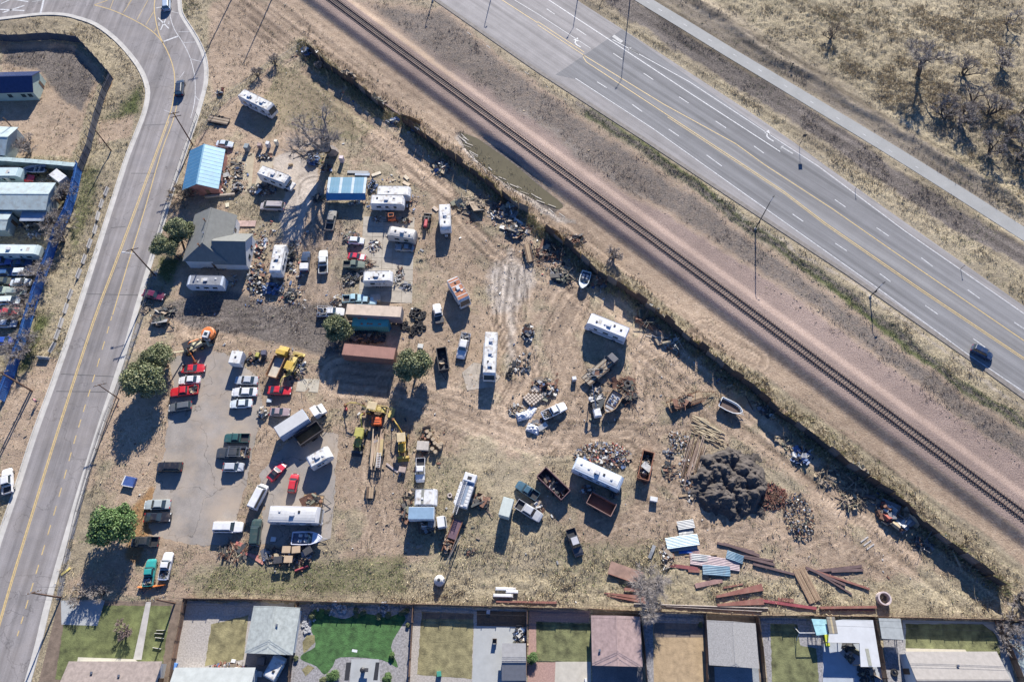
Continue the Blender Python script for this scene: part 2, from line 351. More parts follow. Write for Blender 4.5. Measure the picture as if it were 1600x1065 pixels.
# graded embankment below the blue wall / beside road
Z = Z*(1-pave) - .07*pave
V3 = np.stack([X, Y, Z], 1)
ii = np.arange(NX*NY).reshape(NY, NX)
Fq = np.stack([ii[:-1, :-1], ii[:-1, 1:], ii[1:, 1:], ii[1:, :-1]], -1).reshape(-1, 4)
gm = bpy.data.materials.new("soil"); gm.use_nodes = True
gme = npmesh("ground", V3, Fq, [gm], n=4)
gme.polygons.foreach_set("use_smooth", [True]*len(Fq))
m_dark = np.maximum(m_dark, .7*wet); m_dirt = m_dirt*(1-.5*wet)
a1 = gme.attributes.new("zone_a", 'FLOAT_COLOR', 'POINT'); a2 = gme.attributes.new("zone_b", 'FLOAT_COLOR', 'POINT')
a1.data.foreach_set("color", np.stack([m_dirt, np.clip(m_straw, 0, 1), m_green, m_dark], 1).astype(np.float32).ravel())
hwstreak = soft(linedist(U, V, PATHC)-62, 12)*(side > 0)*(fbm(along*.04, across*.9, 72, 3)-.5)
streak = np.clip(.5+nearrail*(rut-.5)*1.1+tstreak*1.3+hwstreak*1.2+.5*(fbm(X*.045, Y*.045, 95, 4)-.5)+.25*(fbm(X*.25, Y*.25, 96, 3)-.5), 0, 1)
a2.data.foreach_set("color", np.stack([m_grav, np.clip(m_pale, 0, 1), orange, streak], 1).astype(np.float32).ravel())
def ground_material(m):
    n = m.node_tree; L = n.links; p = n.nodes["Principled BSDF"]; p.inputs["Roughness"].default_value = .95
    p.inputs["Specular IOR Level"].default_value = .15
    geo = n.nodes.new("ShaderNodeNewGeometry")
    def noise(s, d=6, r=.65, stretch=None):
        t = n.nodes.new("ShaderNodeTexNoise"); t.inputs["Scale"].default_value = s; t.inputs["Detail"].default_value = d; t.inputs["Roughness"].default_value = r
        L.new(geo.outputs["Position"], t.inputs["Vector"]); return t.outputs["Fac"]
    def ramp(f, a, b, c0, c1, mid=None):
        r = n.nodes.new("ShaderNodeValToRGB"); e = r.color_ramp.elements; e[0].position = a; e[1].position = b
        e[0].color = c0+(1,); e[1].color = c1+(1,)
        if mid: q = e.new((a+b)/2); q.color = mid+(1,)
        L.new(f, r.inputs[0]); return r.outputs[0]
    def mix(f, a, b):
        x = n.nodes.new("ShaderNodeMixRGB"); L.new(f, x.inputs[0]); L.new(a, x.inputs[1]); L.new(b, x.inputs[2]); return x.outputs[0]
    def attr(nm):
        t = n.nodes.new("ShaderNodeAttribute"); t.attribute_name = nm
        s = n.nodes.new("ShaderNodeSeparateColor"); L.new(t.outputs["Color"], s.inputs[0]); return s.outputs[0], s.outputs[1], s.outputs[2], t.outputs["Alpha"]
    def sharpen(f, nz, k=.9):      # break a soft mask up with noise
        a = n.nodes.new("ShaderNodeMath"); a.operation = 'MULTIPLY_ADD'; L.new(nz, a.inputs[0]); a.inputs[1].default_value = k; L.new(f, a.inputs[2])
        b = n.nodes.new("ShaderNodeMapRange"); b.inputs[1].default_value = .35+k*.5; b.inputs[2].default_value = .65+k*.5; L.new(a.outputs[0], b.inputs[0]); return b.outputs[0]
    fine = noise(2.6, 7, .75); big = noise(.11, 5); mid = noise(.7, 6, .7); vf = noise(7, 4, .7)
    dirt = ramp(mid, .3, .7, (.28, .21, .152), (.46, .365, .275), (.375, .29, .212))
    dirt2 = mix(ramp(fine, .33, .55, (0, 0, 0), (1, 1, 1)), ramp(big, .3, .7, (.23, .168, .122), (.30, .225, .165)), dirt)
    straw = ramp(fine, .32, .68, (.14, .118, .082), (.52, .45, .31), (.33, .28, .19))
    green = ramp(fine, .35, .7, (.055, .075, .028), (.2, .205, .09), (.11, .125, .05))
    dark = ramp(fine, .35, .7, (.075, .067, .062), (.29, .255, .225), (.165, .143, .126))
    grav = ramp(vf, .35, .65, (.155, .108, .09), (.41, .325, .285), (.265, .205, .178))
    pale = ramp(mid, .3, .7, (.32, .275, .23), (.48, .425, .365))
    orng = ramp(fine, .3, .7, (.17, .10, .05), (.40, .25, .13))
    A = attr("zone_a"); B = attr("zone_b")
    base = ramp(mid, .3, .7, (.19, .16, .115), (.35, .295, .215))
    c = mix(sharpen(A[1], fine), base, straw)
    c = mix(sharpen(A[0], mid, .6), c, dirt2)
    c = mix(sharpen(A[2], fine, 1.1), c, green)
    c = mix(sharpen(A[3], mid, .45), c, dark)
    c = mix(sharpen(B[2], fine, .9), c, orng)
    c = mix(sharpen(B[1], mid, .3), c, pale)
    c = mix(sharpen(B[0], vf, .5), c, grav)
    mu_ = n.nodes.new('ShaderNodeMixRGB'); mu_.blend_type = 'MULTIPLY'; mu_.inputs[0].default_value = 1; L.new(c, mu_.inputs[1]); L.new(ramp(B[3], 0, 1, (.42, .41, .41), (1.62, 1.60, 1.56)), mu_.inputs[2]); c = mu_.outputs[0]
    L.new(c, p.inputs["Base Color"])
    b1 = n.nodes.new("ShaderNodeBump"); b1.inputs["Distance"].default_value = .30; b1.inputs["Strength"].default_value = .65; L.new(fine, b1.inputs["Height"])
    b2 = n.nodes.new("ShaderNodeBump"); b2.inputs["Distance"].default_value = .12; L.new(vf, b2.inputs["Height"]); L.new(b1.outputs[0], b2.inputs["Normal"])
    L.new(b2.outputs[0], p.inputs["Normal"])
ground_material(gm)
struct("ground", gme)
FARG = mat((.24, .2, .14), .95, 0, .4, .05, name="far_plain")
far = MB()
for x0, x1, y0, y1 in ((-3000,-170,-3000,3000),(170,3000,-3000,3000),(-170,170,205,3000),(-170,170,-3000,-14)):
    far.add([(x0,y0,-.1),(x1,y0,-.1),(x1,y1,-.1),(x0,y1,-.1)], [(0,1,2,3)])
struct("terrain", far.mesh("terrain"), FARG)
def gz(x, y):
    i = int(round((y+14)/219*(NY-1))); j = int(round((x+170)/340*(NX-1)))
    if 0 <= i < NY and 0 <= j < NX: return float(Z[i*NX+j])
    return 0.0
def gmask(arr, x, y):
    i = np.clip(np.round((y+14)/219*(NY-1)).astype(int), 0, NY-1); j = np.clip(np.round((x+170)/340*(NX-1)).astype(int), 0, NX-1)
    return arr[i*NX+j]
# ---- paved sheets
def asphalt(name, col, crack=.0, streak_dir=None, var=.18, patch=.3, dust=0):
    m = bpy.data.materials.new(name); m.use_nodes = True; n = m.node_tree; L = n.links; p = n.nodes["Principled BSDF"]
    p.inputs["Roughness"].default_value = .9; p.inputs["Specular IOR Level"].default_value = .25
    geo = n.nodes.new("ShaderNodeNewGeometry")
    def noise(s, d=5, vec=None):
        t = n.nodes.new("ShaderNodeTexNoise"); t.inputs["Scale"].default_value = s; t.inputs["Detail"].default_value = d; t.inputs["Roughness"].default_value = .65
        L.new(vec or geo.outputs["Position"], t.inputs["Vector"]); return t.outputs["Fac"]
    def ramp(f, a, b, k0, k1):
        r = n.nodes.new("ShaderNodeValToRGB"); e = r.color_ramp.elements; e[0].position = a; e[1].position = b
        e[0].color = (k0,)*3+(1,); e[1].color = (k1,)*3+(1,); L.new(f, r.inputs[0]); return r.outputs[0]
    def mul(a, b):
        x = n.nodes.new("ShaderNodeMixRGB"); x.blend_type = 'MULTIPLY'; x.inputs[0].default_value = 1; L.new(a, x.inputs[1]); L.new(b, x.inputs[2]); return x.outputs[0]
    rgb = n.nodes.new("ShaderNodeRGB"); rgb.outputs[0].default_value = col+(1,)
    c = mul(rgb.outputs[0], ramp(noise(.25), .3, .7, 1-patch, 1+patch*.8))
    c = mul(c, ramp(noise(5, 4), .3, .7, 1-var, 1+var))
    if streak_dir is not None:
        mp = n.nodes.new("ShaderNodeMapping"); mp.inputs["Rotation"].default_value = (0, 0, -streak_dir); mp.inputs["Scale"].default_value = (.012, .55, 1)
        mp.vector_type = 'POINT'
        rot = n.nodes.new("ShaderNodeVectorRotate"); rot.inputs["Angle"].default_value = -streak_dir; rot.rotation_type = 'Z_AXIS'
        L.new(geo.outputs["Position"], rot.inputs["Vector"]); mp.inputs["Rotation"].default_value = (0, 0, 0); L.new(rot.outputs[0], mp.inputs["Vector"])
        c = mul(c, ramp(noise(1, 4, mp.outputs[0]), .32, .66, .72, 1.25))
    if crack > 0:
        vo = n.nodes.new("ShaderNodeTexVoronoi"); vo.feature = 'DISTANCE_TO_EDGE'; vo.inputs["Scale"].default_value = .075
        nv = n.nodes.new("ShaderNodeTexNoise"); nv.inputs["Scale"].default_value = .16; nv.inputs["Detail"].default_value = 6; L.new(geo.outputs["Position"], nv.inputs["Vector"])
        mx = n.nodes.new("ShaderNodeMixRGB"); mx.inputs[0].default_value = 1.0; mx.blend_type = 'ADD'; L.new(geo.outputs["Position"], mx.inputs[1]); L.new(nv.outputs["Color"], mx.inputs[2])
        mx.inputs[0].default_value = 1.0
        sc = n.nodes.new('ShaderNodeVectorMath'); sc.operation = 'SCALE'; sc.inputs['Scale'].default_value = 14; L.new(nv.outputs['Color'], sc.inputs[0]); L.new(sc.outputs[0], mx.inputs[2])
        L.new(mx.outputs[0], vo.inputs["Vector"])
        c = mul(c, ramp(vo.outputs["Distance"], 0.0, .009, 1-crack, 1.0))
    if dust:
        dm = n.nodes.new("ShaderNodeMixRGB"); L.new(ramp(noise(.16, 8), .42, .68, 0, dust), dm.inputs[0]); L.new(c, dm.inputs[1]); dm.inputs[2].default_value = (.36, .29, .22, 1); c = dm.outputs[0]
        st = ramp(noise(.55, 4), .69, .76, 1, .45); c = mul(c, st)
    L.new(c, p.inputs["Base Color"])
    b = n.nodes.new("ShaderNodeBump"); b.inputs["Distance"].default_value = .02; L.new(noise(6, 4), b.inputs["Height"]); L.new(b.outputs[0], p.inputs["Normal"])
    return m
def wpoly(pts, z): return [tuple(G(*p))[:2]+(z,) for p in pts]
def sheet(name, pts, z, m, kind=True):
    from mathutils.geometry import tessellate_polygon
    V_ = [Vector(p) for p in wpoly(pts, z)]
    fs = []
    for t in tessellate_polygon([V_]):
        a, b, c = (V_[i] for i in t)
        if abs((b-a).cross(c-a).z) < 1e-6: continue
        fs.append(tuple(t) if (b-a).cross(c-a).z > 0 else tuple(t[::-1]))
    me = bpy.data.meshes.new(name); me.from_pydata(V_, [], fs); me.update()
    o = link(name, me, None, m)
    if kind: o["kind"] = "structure"
    return o
def smooth(pts, k=4):
    P = [Vector(p) for p in pts]; out = []
    for i in range(len(P)-1):
        a = P[max(i-1, 0)]; b = P[i]; c = P[i+1]; d = P[min(i+2, len(P)-1)]
        for j in range(k):
            t = j/k; out.append(.5*((2*b)+(c-a)*t+(2*a-5*b+4*c-d)*t*t+(3*b-a-3*c+d)*t**3))
    return out+[P[-1]]
def strip(pts, off, w_, z, mb, h=0, close=False, m=0):   # band following a world polyline
    P = [Vector((p[0], p[1])) for p in pts]; L1 = []; L2 = []
    for i, p in enumerate(P):
        d = (P[min(i+1, len(P)-1)]-P[max(i-1, 0)]).normalized(); nn = Vector((-d.y, d.x))
        L1.append(p+nn*(off-w_/2)); L2.append(p+nn*(off+w_/2))
    for i in range(len(P)-1):
        q = [L1[i], L1[i+1], L2[i+1], L2[i]]
        if h: mb.prism([tuple(x) for x in q], z, z+h, m, False)
        else: mb.add([(x.x, x.y, z) for x in q], [(0, 1, 2, 3)], m)
def wl(pts): return [tuple(G(*p))[:2] for p in pts]
rdir = math.atan2(*(list(G(54,680)-G(169,340))[1::-1]))
hdir = math.atan2(*(list(G(1600,545)-G(913,90))[1::-1]))
sheet("road", [tuple(p) for p in smooth(ROAD_L, 3)]+[tuple(p) for p in smooth(ROAD_R[::-1], 3)]+[(150,-75),(0,-70),(-260,-60)], 0.0, asphalt("road_asphalt", (.225,.21,.205), .35, rdir, .12, .15, .12))
sheet("highway", HIGHWAY, 0.0, asphalt("highway_asphalt", (.27,.255,.245), 0, hdir, .1, .12))
sheet("highway_resurfacing", [(868,117),(972,46),(1077,121),(1279,262),(1414,362),(1600,491),(1700,560),(1700,684),(1600,613),(1509,552),(1370,450),(1158,300),(1020,202),(899,124)], .004, asphalt("new_asphalt", (.19,.188,.188), 0, hdir, .1, .08))
sheet("highway_centre", [(916,92),(1040,171),(1150,228),(1300,328),(1424,414),(1600,534),(1700,600),(1700,628),(1600,558),(1441,452),(1289,347),(1226,299),(1043,179)], .008, asphalt("worn_asphalt", (.215,.21,.205), 0, hdir, .1, .08))
LOTM = asphalt("lot_asphalt", (.26,.235,.21), .65, None, .14, .25, .75)
def ragged(pts, j, step=9):
    rr = random.Random(4); out = []
    for i in range(len(pts)):
        a, c = Vector(pts[i]), Vector(pts[(i+1) % len(pts)]); n = max(1, int((c-a).length/step))
        for k in range(n): q = a.lerp(c, k/n); out.append((q.x+rr.uniform(-j, j), q.y+rr.uniform(-j, j)))
    return out
sheet("parking_lot", ragged(LOT, 2.2), -.03, LOTM); sheet("parking_pad", ragged(PAD2, 1.5), -.03, LOTM)
mb = MB(); strip(smooth(wl(PATHC), 2), 0, 3.6, .0, mb); struct("bike_path", mb.mesh("bike_path"), asphalt("path_concrete", (.30,.30,.285), 0, None, .1, .1))
YELL = mat((.52, .38, .16), .7, 0, .3, 2, name="yellow_line"); WLINE = mat((.52, .52, .51), .7, 0, .45, 2, name="white_line"); FAINT = mat((.36, .36, .35), .7, 0, .4, 2, name="faded_line")
ymb = MB(); wmb = MB(); fmb = MB()
def line(pts, w_, mb, z=.012, k=1): strip(smooth(wl(pts), k) if k > 1 else wl(pts), 0, w_, z, mb)
def dash(a, b, mb, w_=.16, z=.012): strip(wl([a, b]), 0, w_, z, mb)
YL = [(147,8),(172,15),(200,27),(229,43),(249,60),(263,84),(272,112),(273,140),(270,160),(262,188),(220,302),(209.6,330),(176,420),(144,505),(87,680),(50,800),(12,925),(-20,1040)]
line(YL, .22, ymb, k=3); line([(p[0]+2.2, p[1]+.8) for p in YL[9:]], .16, ymb, k=3)
line([(147,8),(165,2),(180,-6)], .2, ymb); line([(245,-20),(241,10),(243,30),(248,52),(255,68)], .22, ymb, k=3)
line([(277,160),(270,190),(252,238),(224.8,332),(200,412),(176,492)], .2, ymb, k=3)
P = [(175,494),(148,585),(119,680),(88,790),(52,910),(25,1000)]
W_ = smooth(wl(P), 8)
for i in range(0, len(W_)-1, 2): strip(W_[i:i+2], 0, .18, .012, ymb)
for a, b in [((200,8),(213,-12)),((178,-2),(172,14)),((193,20),(207,-2)),((214,31),(231,1)),((228,39),(240,19)),((241,50),(244,44)),((222,-10),(230,-25))]: dash(a, b, ymb, .14)
line([(265,19),(268,34),(274,49),(284,64),(295,85),(302,108),(305,130),(304,160),(298,185)], .15, wmb, k=3)
for a, b in [((267,18),(279,21)),((279,50),(297,50)),((286,67),(305,66)),((297,92),(315,97)),((288,112),(281,122)),((256,172),(272,178)),((305,150),(311,157))]: dash(a, b, wmb, .12)
dash((256,65),(278,57), wmb, .45); dash((63,22),(69,-2), wmb, .5)
dash((247,28),(264,45), wmb, .3); dash((260,28),(251,47), wmb, .3); dash((244,13),(253,11), wmb, .3)
dash((0,15),(38,17), wmb, .4); dash((4,20),(38,9), wmb, .4); dash((2,6),(28,-6), wmb, .3); dash((14,-2),(44,3), wmb, .4); dash((50,3),(64,1), fmb, .25)
for cx, cy, s in ((248,38,1),(263,36,1)):       # the two R letters of the crossing marking
    for a, b in [((0,4),(0,-4)),((0,-4),(2.2,-3.6)),((2.2,-3.6),(2.2,-.5)),((2.2,-.5),(0,0)),((.6,0),(2.4,4))]: dash((cx+a[0]*.6,cy+a[1]*.6),(cx+b[0]*.6,cy+b[1]*.6), wmb, .13)
# highway lines
line([(840,39),(913,87)], .2, ymb); line([(840,34),(913,82)], .2, ymb)
line([(700,-54),(840,36)], .22, ymb)
line([(911,86),(1037,163),(1150,225),(1194,257),(1300,326),(1424,412),(1600,532),(1700,600)], .22, ymb)
line([(911,89),(916,97),(1043,180),(1164,259),(1226,300),(1289,348),(1441,453),(1600,559),(1700,629)], .22, ymb)
line([(1043,183),(1164,262),(1226,303),(1289,351),(1441,456),(1600,562)], .16, ymb)
line([(899,122.5),(1020,201),(1158,299),(1370,449),(1509,551),(1600,612),(1700,682)], .2, wmb)
line([(760,-66),(857,0),(950,61),(1080,147),(1219,237)], .25, wmb); line([(957,62),(1077,128),(1240,235),(1279,260),(1414,361),(1600,490),(1700,560)], .2, wmb)
line([(800,-2),(840,22),(923,76)], .16, wmb)
def cr6(x, y): return (840+x/3.55, y/3.55)
def cr8(x, y): return (1120+x/2.958, 260+y/2.958)
for a, b in [((330,455),(383,488)),((525,580),(580,620)),((727,717),(783,755)),((937,860),(1022,922)),((420,297),(470,330)),((588,407),(642,443)),((785,538),(838,573)),((987,672),(1045,710)),((1200,810),(1255,850)),((215,160),(270,197)),((50,50),(95,80))]:
    dash(cr6(*a), cr6(*b), wmb, .2)
for a, b in [((350,220),(400,255)),((547,355),(600,390)),((753,495),(803,532)),((963,642),(1022,683)),((1185,795),(1240,835)),((545,153),(595,188)),((738,283),(795,322)),((945,422),(998,462)),((1160,570),(1215,610)),((1375,720),(1420,750))]:
    dash(cr8(*a), cr8(*b), wmb, .2)
for i in range(-4, 8):      # faint broken line in the old surface
    t = i/8; dash((700+30*i, 30+20.5*i), (706+30*i, 34+20.5*i), fmb, .15)
def arrow(cx, cy, mb, hx, hy, bend, s=1.0):     # curved turn arrow painted on the lane
    c = G(cx, cy); d = (G(cx+hx, cy+hy)-c).normalized(); nrm = Vector((-d.y, d.x, 0))*bend
    pts = [c-d*1.6*s, c-d*.4*s, c+d*.3*s+nrm*.25*s, c+d*.6*s+nrm*.9*s]
    strip([(p.x, p.y) for p in pts], 0, .3*s, .012, mb)
    tip = c+d*.95*s+nrm*2.1*s; e = c+d*.6*s+nrm*.9*s; q = (tip-e).normalized(); qn = Vector((-q.y, q.x, 0))
    mb.add([tuple((e+qn*.65*s).xy)+(.012,), tuple((e-qn*.65*s).xy)+(.012,), tuple(tip.xy)+(.012,)], [(0, 1, 2)])
arrow(899, 69, wmb, -10, -6, -1, 1.1); arrow(1199, 215, wmb, -10, -6, -1, 1.1); arrow(1227, 233, fmb, -10, -6, 0, 1.3); arrow(988, 79, fmb, -10, -6, 0, 1.3)
dash((958,56),(972,66), fmb, 1.0)
for i in range(22):
    t = i/21; a = Vector((1012,4)).lerp(Vector((1207,122)), i/10) if i <= 10 else Vector((1207,122)).lerp(Vector((1576,350)), (i-10)/18)
    dash((a.x-2.6, a.y-1.7), (a.x+2.6, a.y+1.7), wmb if i % 2 else fmb, .14)
for nm, b_, m_ in (("yellow_road_markings", ymb, YELL), ("white_road_markings", wmb, WLINE), ("faded_road_markings", fmb, FAINT)):
    struct(nm, b_.mesh(nm), m_)
# curbs with gutters
CURB = mat((.46,.44,.40), .9, 0, .2, .5, .01, 8, name="curb_concrete")
for nm, pts, o1 in (("kerb", ROAD_L, 1), ("kerb", ROAD_R, -1)):
    mb = MB(); W_ = smooth(wl(pts), 3); sg = -1 if pts is ROAD_L else 1
    strip(W_, sg*-.02, .95, .006, mb); strip(W_, -sg*-.55, .22, -.1, mb, .22)
    struct(nm, mb.mesh(nm), CURB)
mb = MB(); strip(wl(HW_LO), .5, .9, .005, mb); strip(wl(HW_LO), 0, .12, -.06, mb, .1); struct("highway_verge_edge", mb.mesh("verge"), mat((.2,.18,.16), .9, 0, .3, 1))
# utility cuts across the left road
mb = MB()
for a, b in [((225,196),(262,194)),((205,271),(243,271)),((134,459),(216,461)),((95,584),(178,588)),((88,611),(165,612)),((173,356),(196,354))]: strip(wl([a, b]), 0, .14, .005, mb)
struct("road_sealed_cracks", mb.mesh("seal"), mat((.08,.078,.075), .8, 0, .2, 2))
# ================================================================== VEHICLES
CARD = dict(  # L, W, z belt, z roof, cowl x, roof front x, roof rear x, rear glass foot x, tail deck z
 sedan=(4.8,1.8,.93,1.42,1.0,.35,-1.0,-1.65,.96), coupe=(4.6,1.78,.88,1.3,.75,.05,-.95,-1.85,.92), hatch=(4.1,1.72,.95,1.45,.95,.35,-1.5,-1.9,.98),
 suv=(4.7,1.85,1.08,1.75,1.15,.6,-2.0,-2.25,1.1), wagon=(4.9,1.8,.95,1.45,1.0,.4,-2.0,-2.35,.97), minivan=(4.9,1.9,1.05,1.75,1.75,1.0,-2.15,-2.38,1.05),
 van=(5.5,2.0,1.25,2.15,2.15,1.6,-2.6,-2.7,1.25), pickup=(5.4,1.9,1.08,1.72,1.05,.55,-.55,-.72,1.08), crew=(5.7,1.95,1.12,1.8,1.2,.7,-.95,-1.1,1.12),
 suburban=(5.5,1.98,1.15,1.85,1.25,.7,-2.55,-2.68,1.15))
def car_body(k):
    L, W, zb, zr, cw, rf, rr, rb, dk = CARD[k]; h = L/2; w_ = W/2; b = MB(); truck = k in ("pickup", "crew")
    xr = rb-.12 if truck else -h
    st = [(h, .62, .72, .45), (h-.12, .86, zb-.30, .3), (h-.5, .97, zb-.14, .26), (cw+.15, 1.0, zb-.03, .24), (0, 1.0, zb, .24)]
    st += [(xr, 1.0, zb, .26)] if truck else [(rb, 1.0, dk, .24), (-h+.18, .95, dk-.05, .3), (-h, .78, dk-.2, .42)]
    vs = []; fs = []
    for x, ws, zt, zl in st:
        a = w_*ws; vs += [(x,-a*.93,zl),(x,-a,zl+.22),(x,-a,zt-.12),(x,-a*.9,zt),(x,0,zt+.03),(x,a*.9,zt),(x,a,zt-.12),(x,a,zl+.22),(x,a*.93,zl)]
    n = 9
    for i in range(len(st)-1):
        for j in range(n-1): fs.append((i*n+j, i*n+j+1, (i+1)*n+j+1, (i+1)*n+j))
        fs.append((i*n+n-1, i*n, (i+1)*n, (i+1)*n+n-1))
    fs += [tuple(range(n)), tuple(range(len(vs)-1, len(vs)-n-1, -1))]
    b.add(vs, fs)
    a = w_*.9; t = w_*.72     # cabin shell
    vs = [(cw,-a,zb-.02),(cw,a,zb-.02),(rb,a,dk-.02),(rb,-a,dk-.02),(rf,-t,zr-.05),(rf,t,zr-.05),(rr,t,zr-.05),(rr,-t,zr-.05),
          (rf-.12,-t+.1,zr),(rf-.12,t-.1,zr),(rr+.12,t-.1,zr),(rr+.12,-t+.1,zr)]
    b.add(vs, [(0,1,5,4),(1,2,6,5),(2,3,7,6),(3,0,4,7),(4,5,9,8),(5,6,10,9),(6,7,11,10),(7,4,8,11),(8,9,10,11)])
    for s in (-1, 1): b.box(cw-.25, cw-.08, s*(w_+.02)-.09, s*(w_+.02)+.09, zb, zb+.13)
    return b
def car_glass(k, which):
    L, W, zb, zr, cw, rf, rr, rb, dk = CARD[k]; w_ = W/2; a = w_*.9; t = w_*.72; b = MB()
    def quad(p, k1=.03, k2=.03, o=.014):
        p = [Vector(q) for q in p]; n = (p[1]-p[0]).cross(p[3]-p[0]).normalized()*o
        def at(s, r): return p[0].lerp(p[1], s).lerp(p[3].lerp(p[2], s), r)+n
        return [at(k1, k2), at(1-k1, k2), at(1-k1, 1-k2), at(k1, 1-k2)]
    z1 = zr-.05
    if which == "front": q = quad([(cw,-a,zb),(cw,a,zb),(rf,t,z1),(rf,-t,z1)], .03, .03)
    elif which == "rear": q = quad([(rb,a,dk),(rb,-a,dk),(rr,-t,z1),(rr,t,z1)], .03, .05)
    else:
        s = 1 if which == "left" else -1
        p = [(cw,a*s,zb),(rb,a*s,dk),(rr,t*s,z1),(rf,t*s,z1)]
        if s < 0: p = [p[1], p[0], p[3], p[2]]
        q = quad(p, .05, .08)
    b.add(q, [(0,1,2,3)]); return b
def wheel_m(r=.33, wd=.22):
    b = MB(); b.tube((0,-wd/2,0),(0,wd/2,0), r, r, 12); return b
def rim_m(r=.2, wd=.24):
    b = MB(); b.tube((0,-wd/2,0),(0,wd/2,0), r, r, 8); return b
def wheels(root, xs, yw, r=.33, wd=.22, rim=CHROME, rims=True):
    for x in xs:
        for s in (-1, 1):
            o = link("wheel", cmesh(("wheel", r, wd), lambda: wheel_m(r, wd)), root, RUBBER, (x, s*yw, r))
            if rims: link("rim", cmesh(("rim", r, wd), lambda: rim_m(r*.6, wd+.02)), o, rim)
def place(p1, p2, h=0.8, L0=None):
    a = G(p1[0], p1[1], h); b = G(p2[0], p2[1], h); d = b-a; c = (a+b)/2; c.z = 0
    return c, math.atan2(d.y, d.x), d.length
def car(k, col, p1, p2, label, group=None, cat="car", hood=None, bed=None, racks=False, name="parked_car", roofcol=None):
    c, rz, Lm = place(p1, p2); L0 = CARD[k][0]; s = max(.86, min(1.12, Lm/L0))
    t = thing(name, label, cat, (c.x, c.y, gz(c.x, c.y)+.02), rz, group, (s, 1.0+.5*(s-1), 1))
    P = paint(col)
    link("body", cmesh(("body", k), lambda: car_body(k)), t, P)
    L, W, zb, zr, cw, rf, rr, rb, dk = CARD[k]; h = L/2
    for nm, wh in (("windscreen", "front"), ("rear_window", "rear"), ("side_window", "left"), ("side_window", "right")):
        link(nm, cmesh(("glass", k, wh), lambda: car_glass(k, wh)), t, GLASS)
    wheels(t, (h-.95, -h+.95), W/2-.08)
    lm = cmesh("lampbox", lambda: MB().box(-.06,.06,-.17,.17,-.07,.07,0,.02))
    for s_ in (-1, 1):
        link("headlight", lm, t, LAMP_W, (h-.1, s_*W*.33, .66)); link("tail_light", lm, t, LAMP_R, (-h+.03 if k not in ("pickup","crew") else -h+.02, s_*W*.36, .8))
    if hood: link("bonnet", cmesh(("hood", k), lambda: MB().box(cw+.15, h-.35, -W*.4, W*.4, zb-.08, zb+.03, 0, .04)), t, paint(hood))
    if roofcol: link("roof_panel", cmesh(("roofp", k), lambda: MB().box(rr+.08, rf-.08, -W*.33, W*.33, zr-.02, zr+.02, 0, .01)), t, paint(roofcol))
    link("bumper", cmesh(("bump", k), lambda: MB().box(h-.08, h+.07, -W*.42, W*.42, .38, .55, 0, .03)), t, DSTEEL)
    if k in ("pickup", "crew"):
        def bedm():
            b = MB(); x0 = -h; x1 = rb-.14
            b.box(x0, x1, -W/2+.02, W/2-.02, .5, .62); b.box(x0, x1, -W/2+.02, -W/2+.12, .62, 1.05, 0, .02); b.box(x0, x1, W/2-.12, W/2-.02, .62, 1.05, 0, .02)
            b.box(x0, x0+.06, -W/2+.12, W/2-.12, .62, 1.05); b.box(x1-.06, x1, -W/2+.12, W/2-.12, .62, 1.07); return b
        if bed != "flat": link("truck_bed", cmesh(("bed", k), bedm), t, P)
        else: link("flat_deck", cmesh(("deck", k), lambda: MB().box(-h, rb-.14, -W/2, W/2, .8, .9)), t, DSTEEL)
        link("bed_liner", cmesh(("liner", k), lambda: MB().box(-h+.08, rb-.22, -W/2+.14, W/2-.14, .62, .66)), t, BLACKP)
        if bed == "shell":
            link("camper_shell", cmesh(("shell", k), lambda: MB().prof([(-h+.05,1.06),(rb-.16,1.06),(rb-.2,1.55),(rb-.3,1.62),(-h+.2,1.62)], -W/2+.04, W/2-.04, 0, .05)), t, RVW)
        elif bed == "load":
            l = link("bed_load", junk_mesh("load%d" % random.randint(0, 3), (rb-.3+h)/2-.15, W*.34, 30, .5), t, None, ((rb-.2-h)/2, 0, .66)); l["kind"] = "stuff"
    if racks:
        def rk():
            b = MB()
            for x in (-h+.3, rb-.5, rf-.3):
                b.tube((x,-W/2+.1,1.0),(x,-W/2+.1,1.95),.035); b.tube((x,W/2-.1,1.0),(x,W/2-.1,1.95),.035); b.tube((x,-W/2+.1,1.95),(x,W/2-.1,1.95),.035)
            for y in (-W/2+.1, W/2-.1): b.tube((-h+.2,y,1.95),(rf,y,1.95),.035)
            return b
        link("ladder_rack", cmesh(("rack", k), rk), t, STEEL)
    return t
# ---------------------------------------------------------------- junk
JP = [mat((.50,.49,.46),.7,0,.3,2), mat((.17,.085,.055),.8,0,.4,2), mat((.07,.065,.062),.8,0,.4,2), mat((.28,.22,.16),.9,0,.3,3), mat((.07,.12,.24),.6,0,.3,2),
      mat((.22,.22,.225),.6,.2,.3,2), mat((.36,.29,.19),.8,0,.3,2), mat((.04,.045,.05),.8,0,.3,2), mat((.32,.085,.06),.7,0,.4,2), mat((.15,.15,.11),.8,0,.3,2), mat((.16,.055,.045),.9,0,.3,2)]
PALS = dict(redbrush=[1,1,1,10,10,2], mix=[0,1,2,2,3,3,5,5,6,7,7,9,4,1,3,2], metal=[2,5,5,7,7,1,3,0,5], dark=[2,2,7,7,5,9,3], wood=[3,3,6,6,9,2,3], light=[0,0,3,6,5,1,3], blue=[4,4,0,2,7,4], rust=[1,1,3,2,3,7,1,9], color=[0,8,4,1,6,0,5,3,3,2,1])
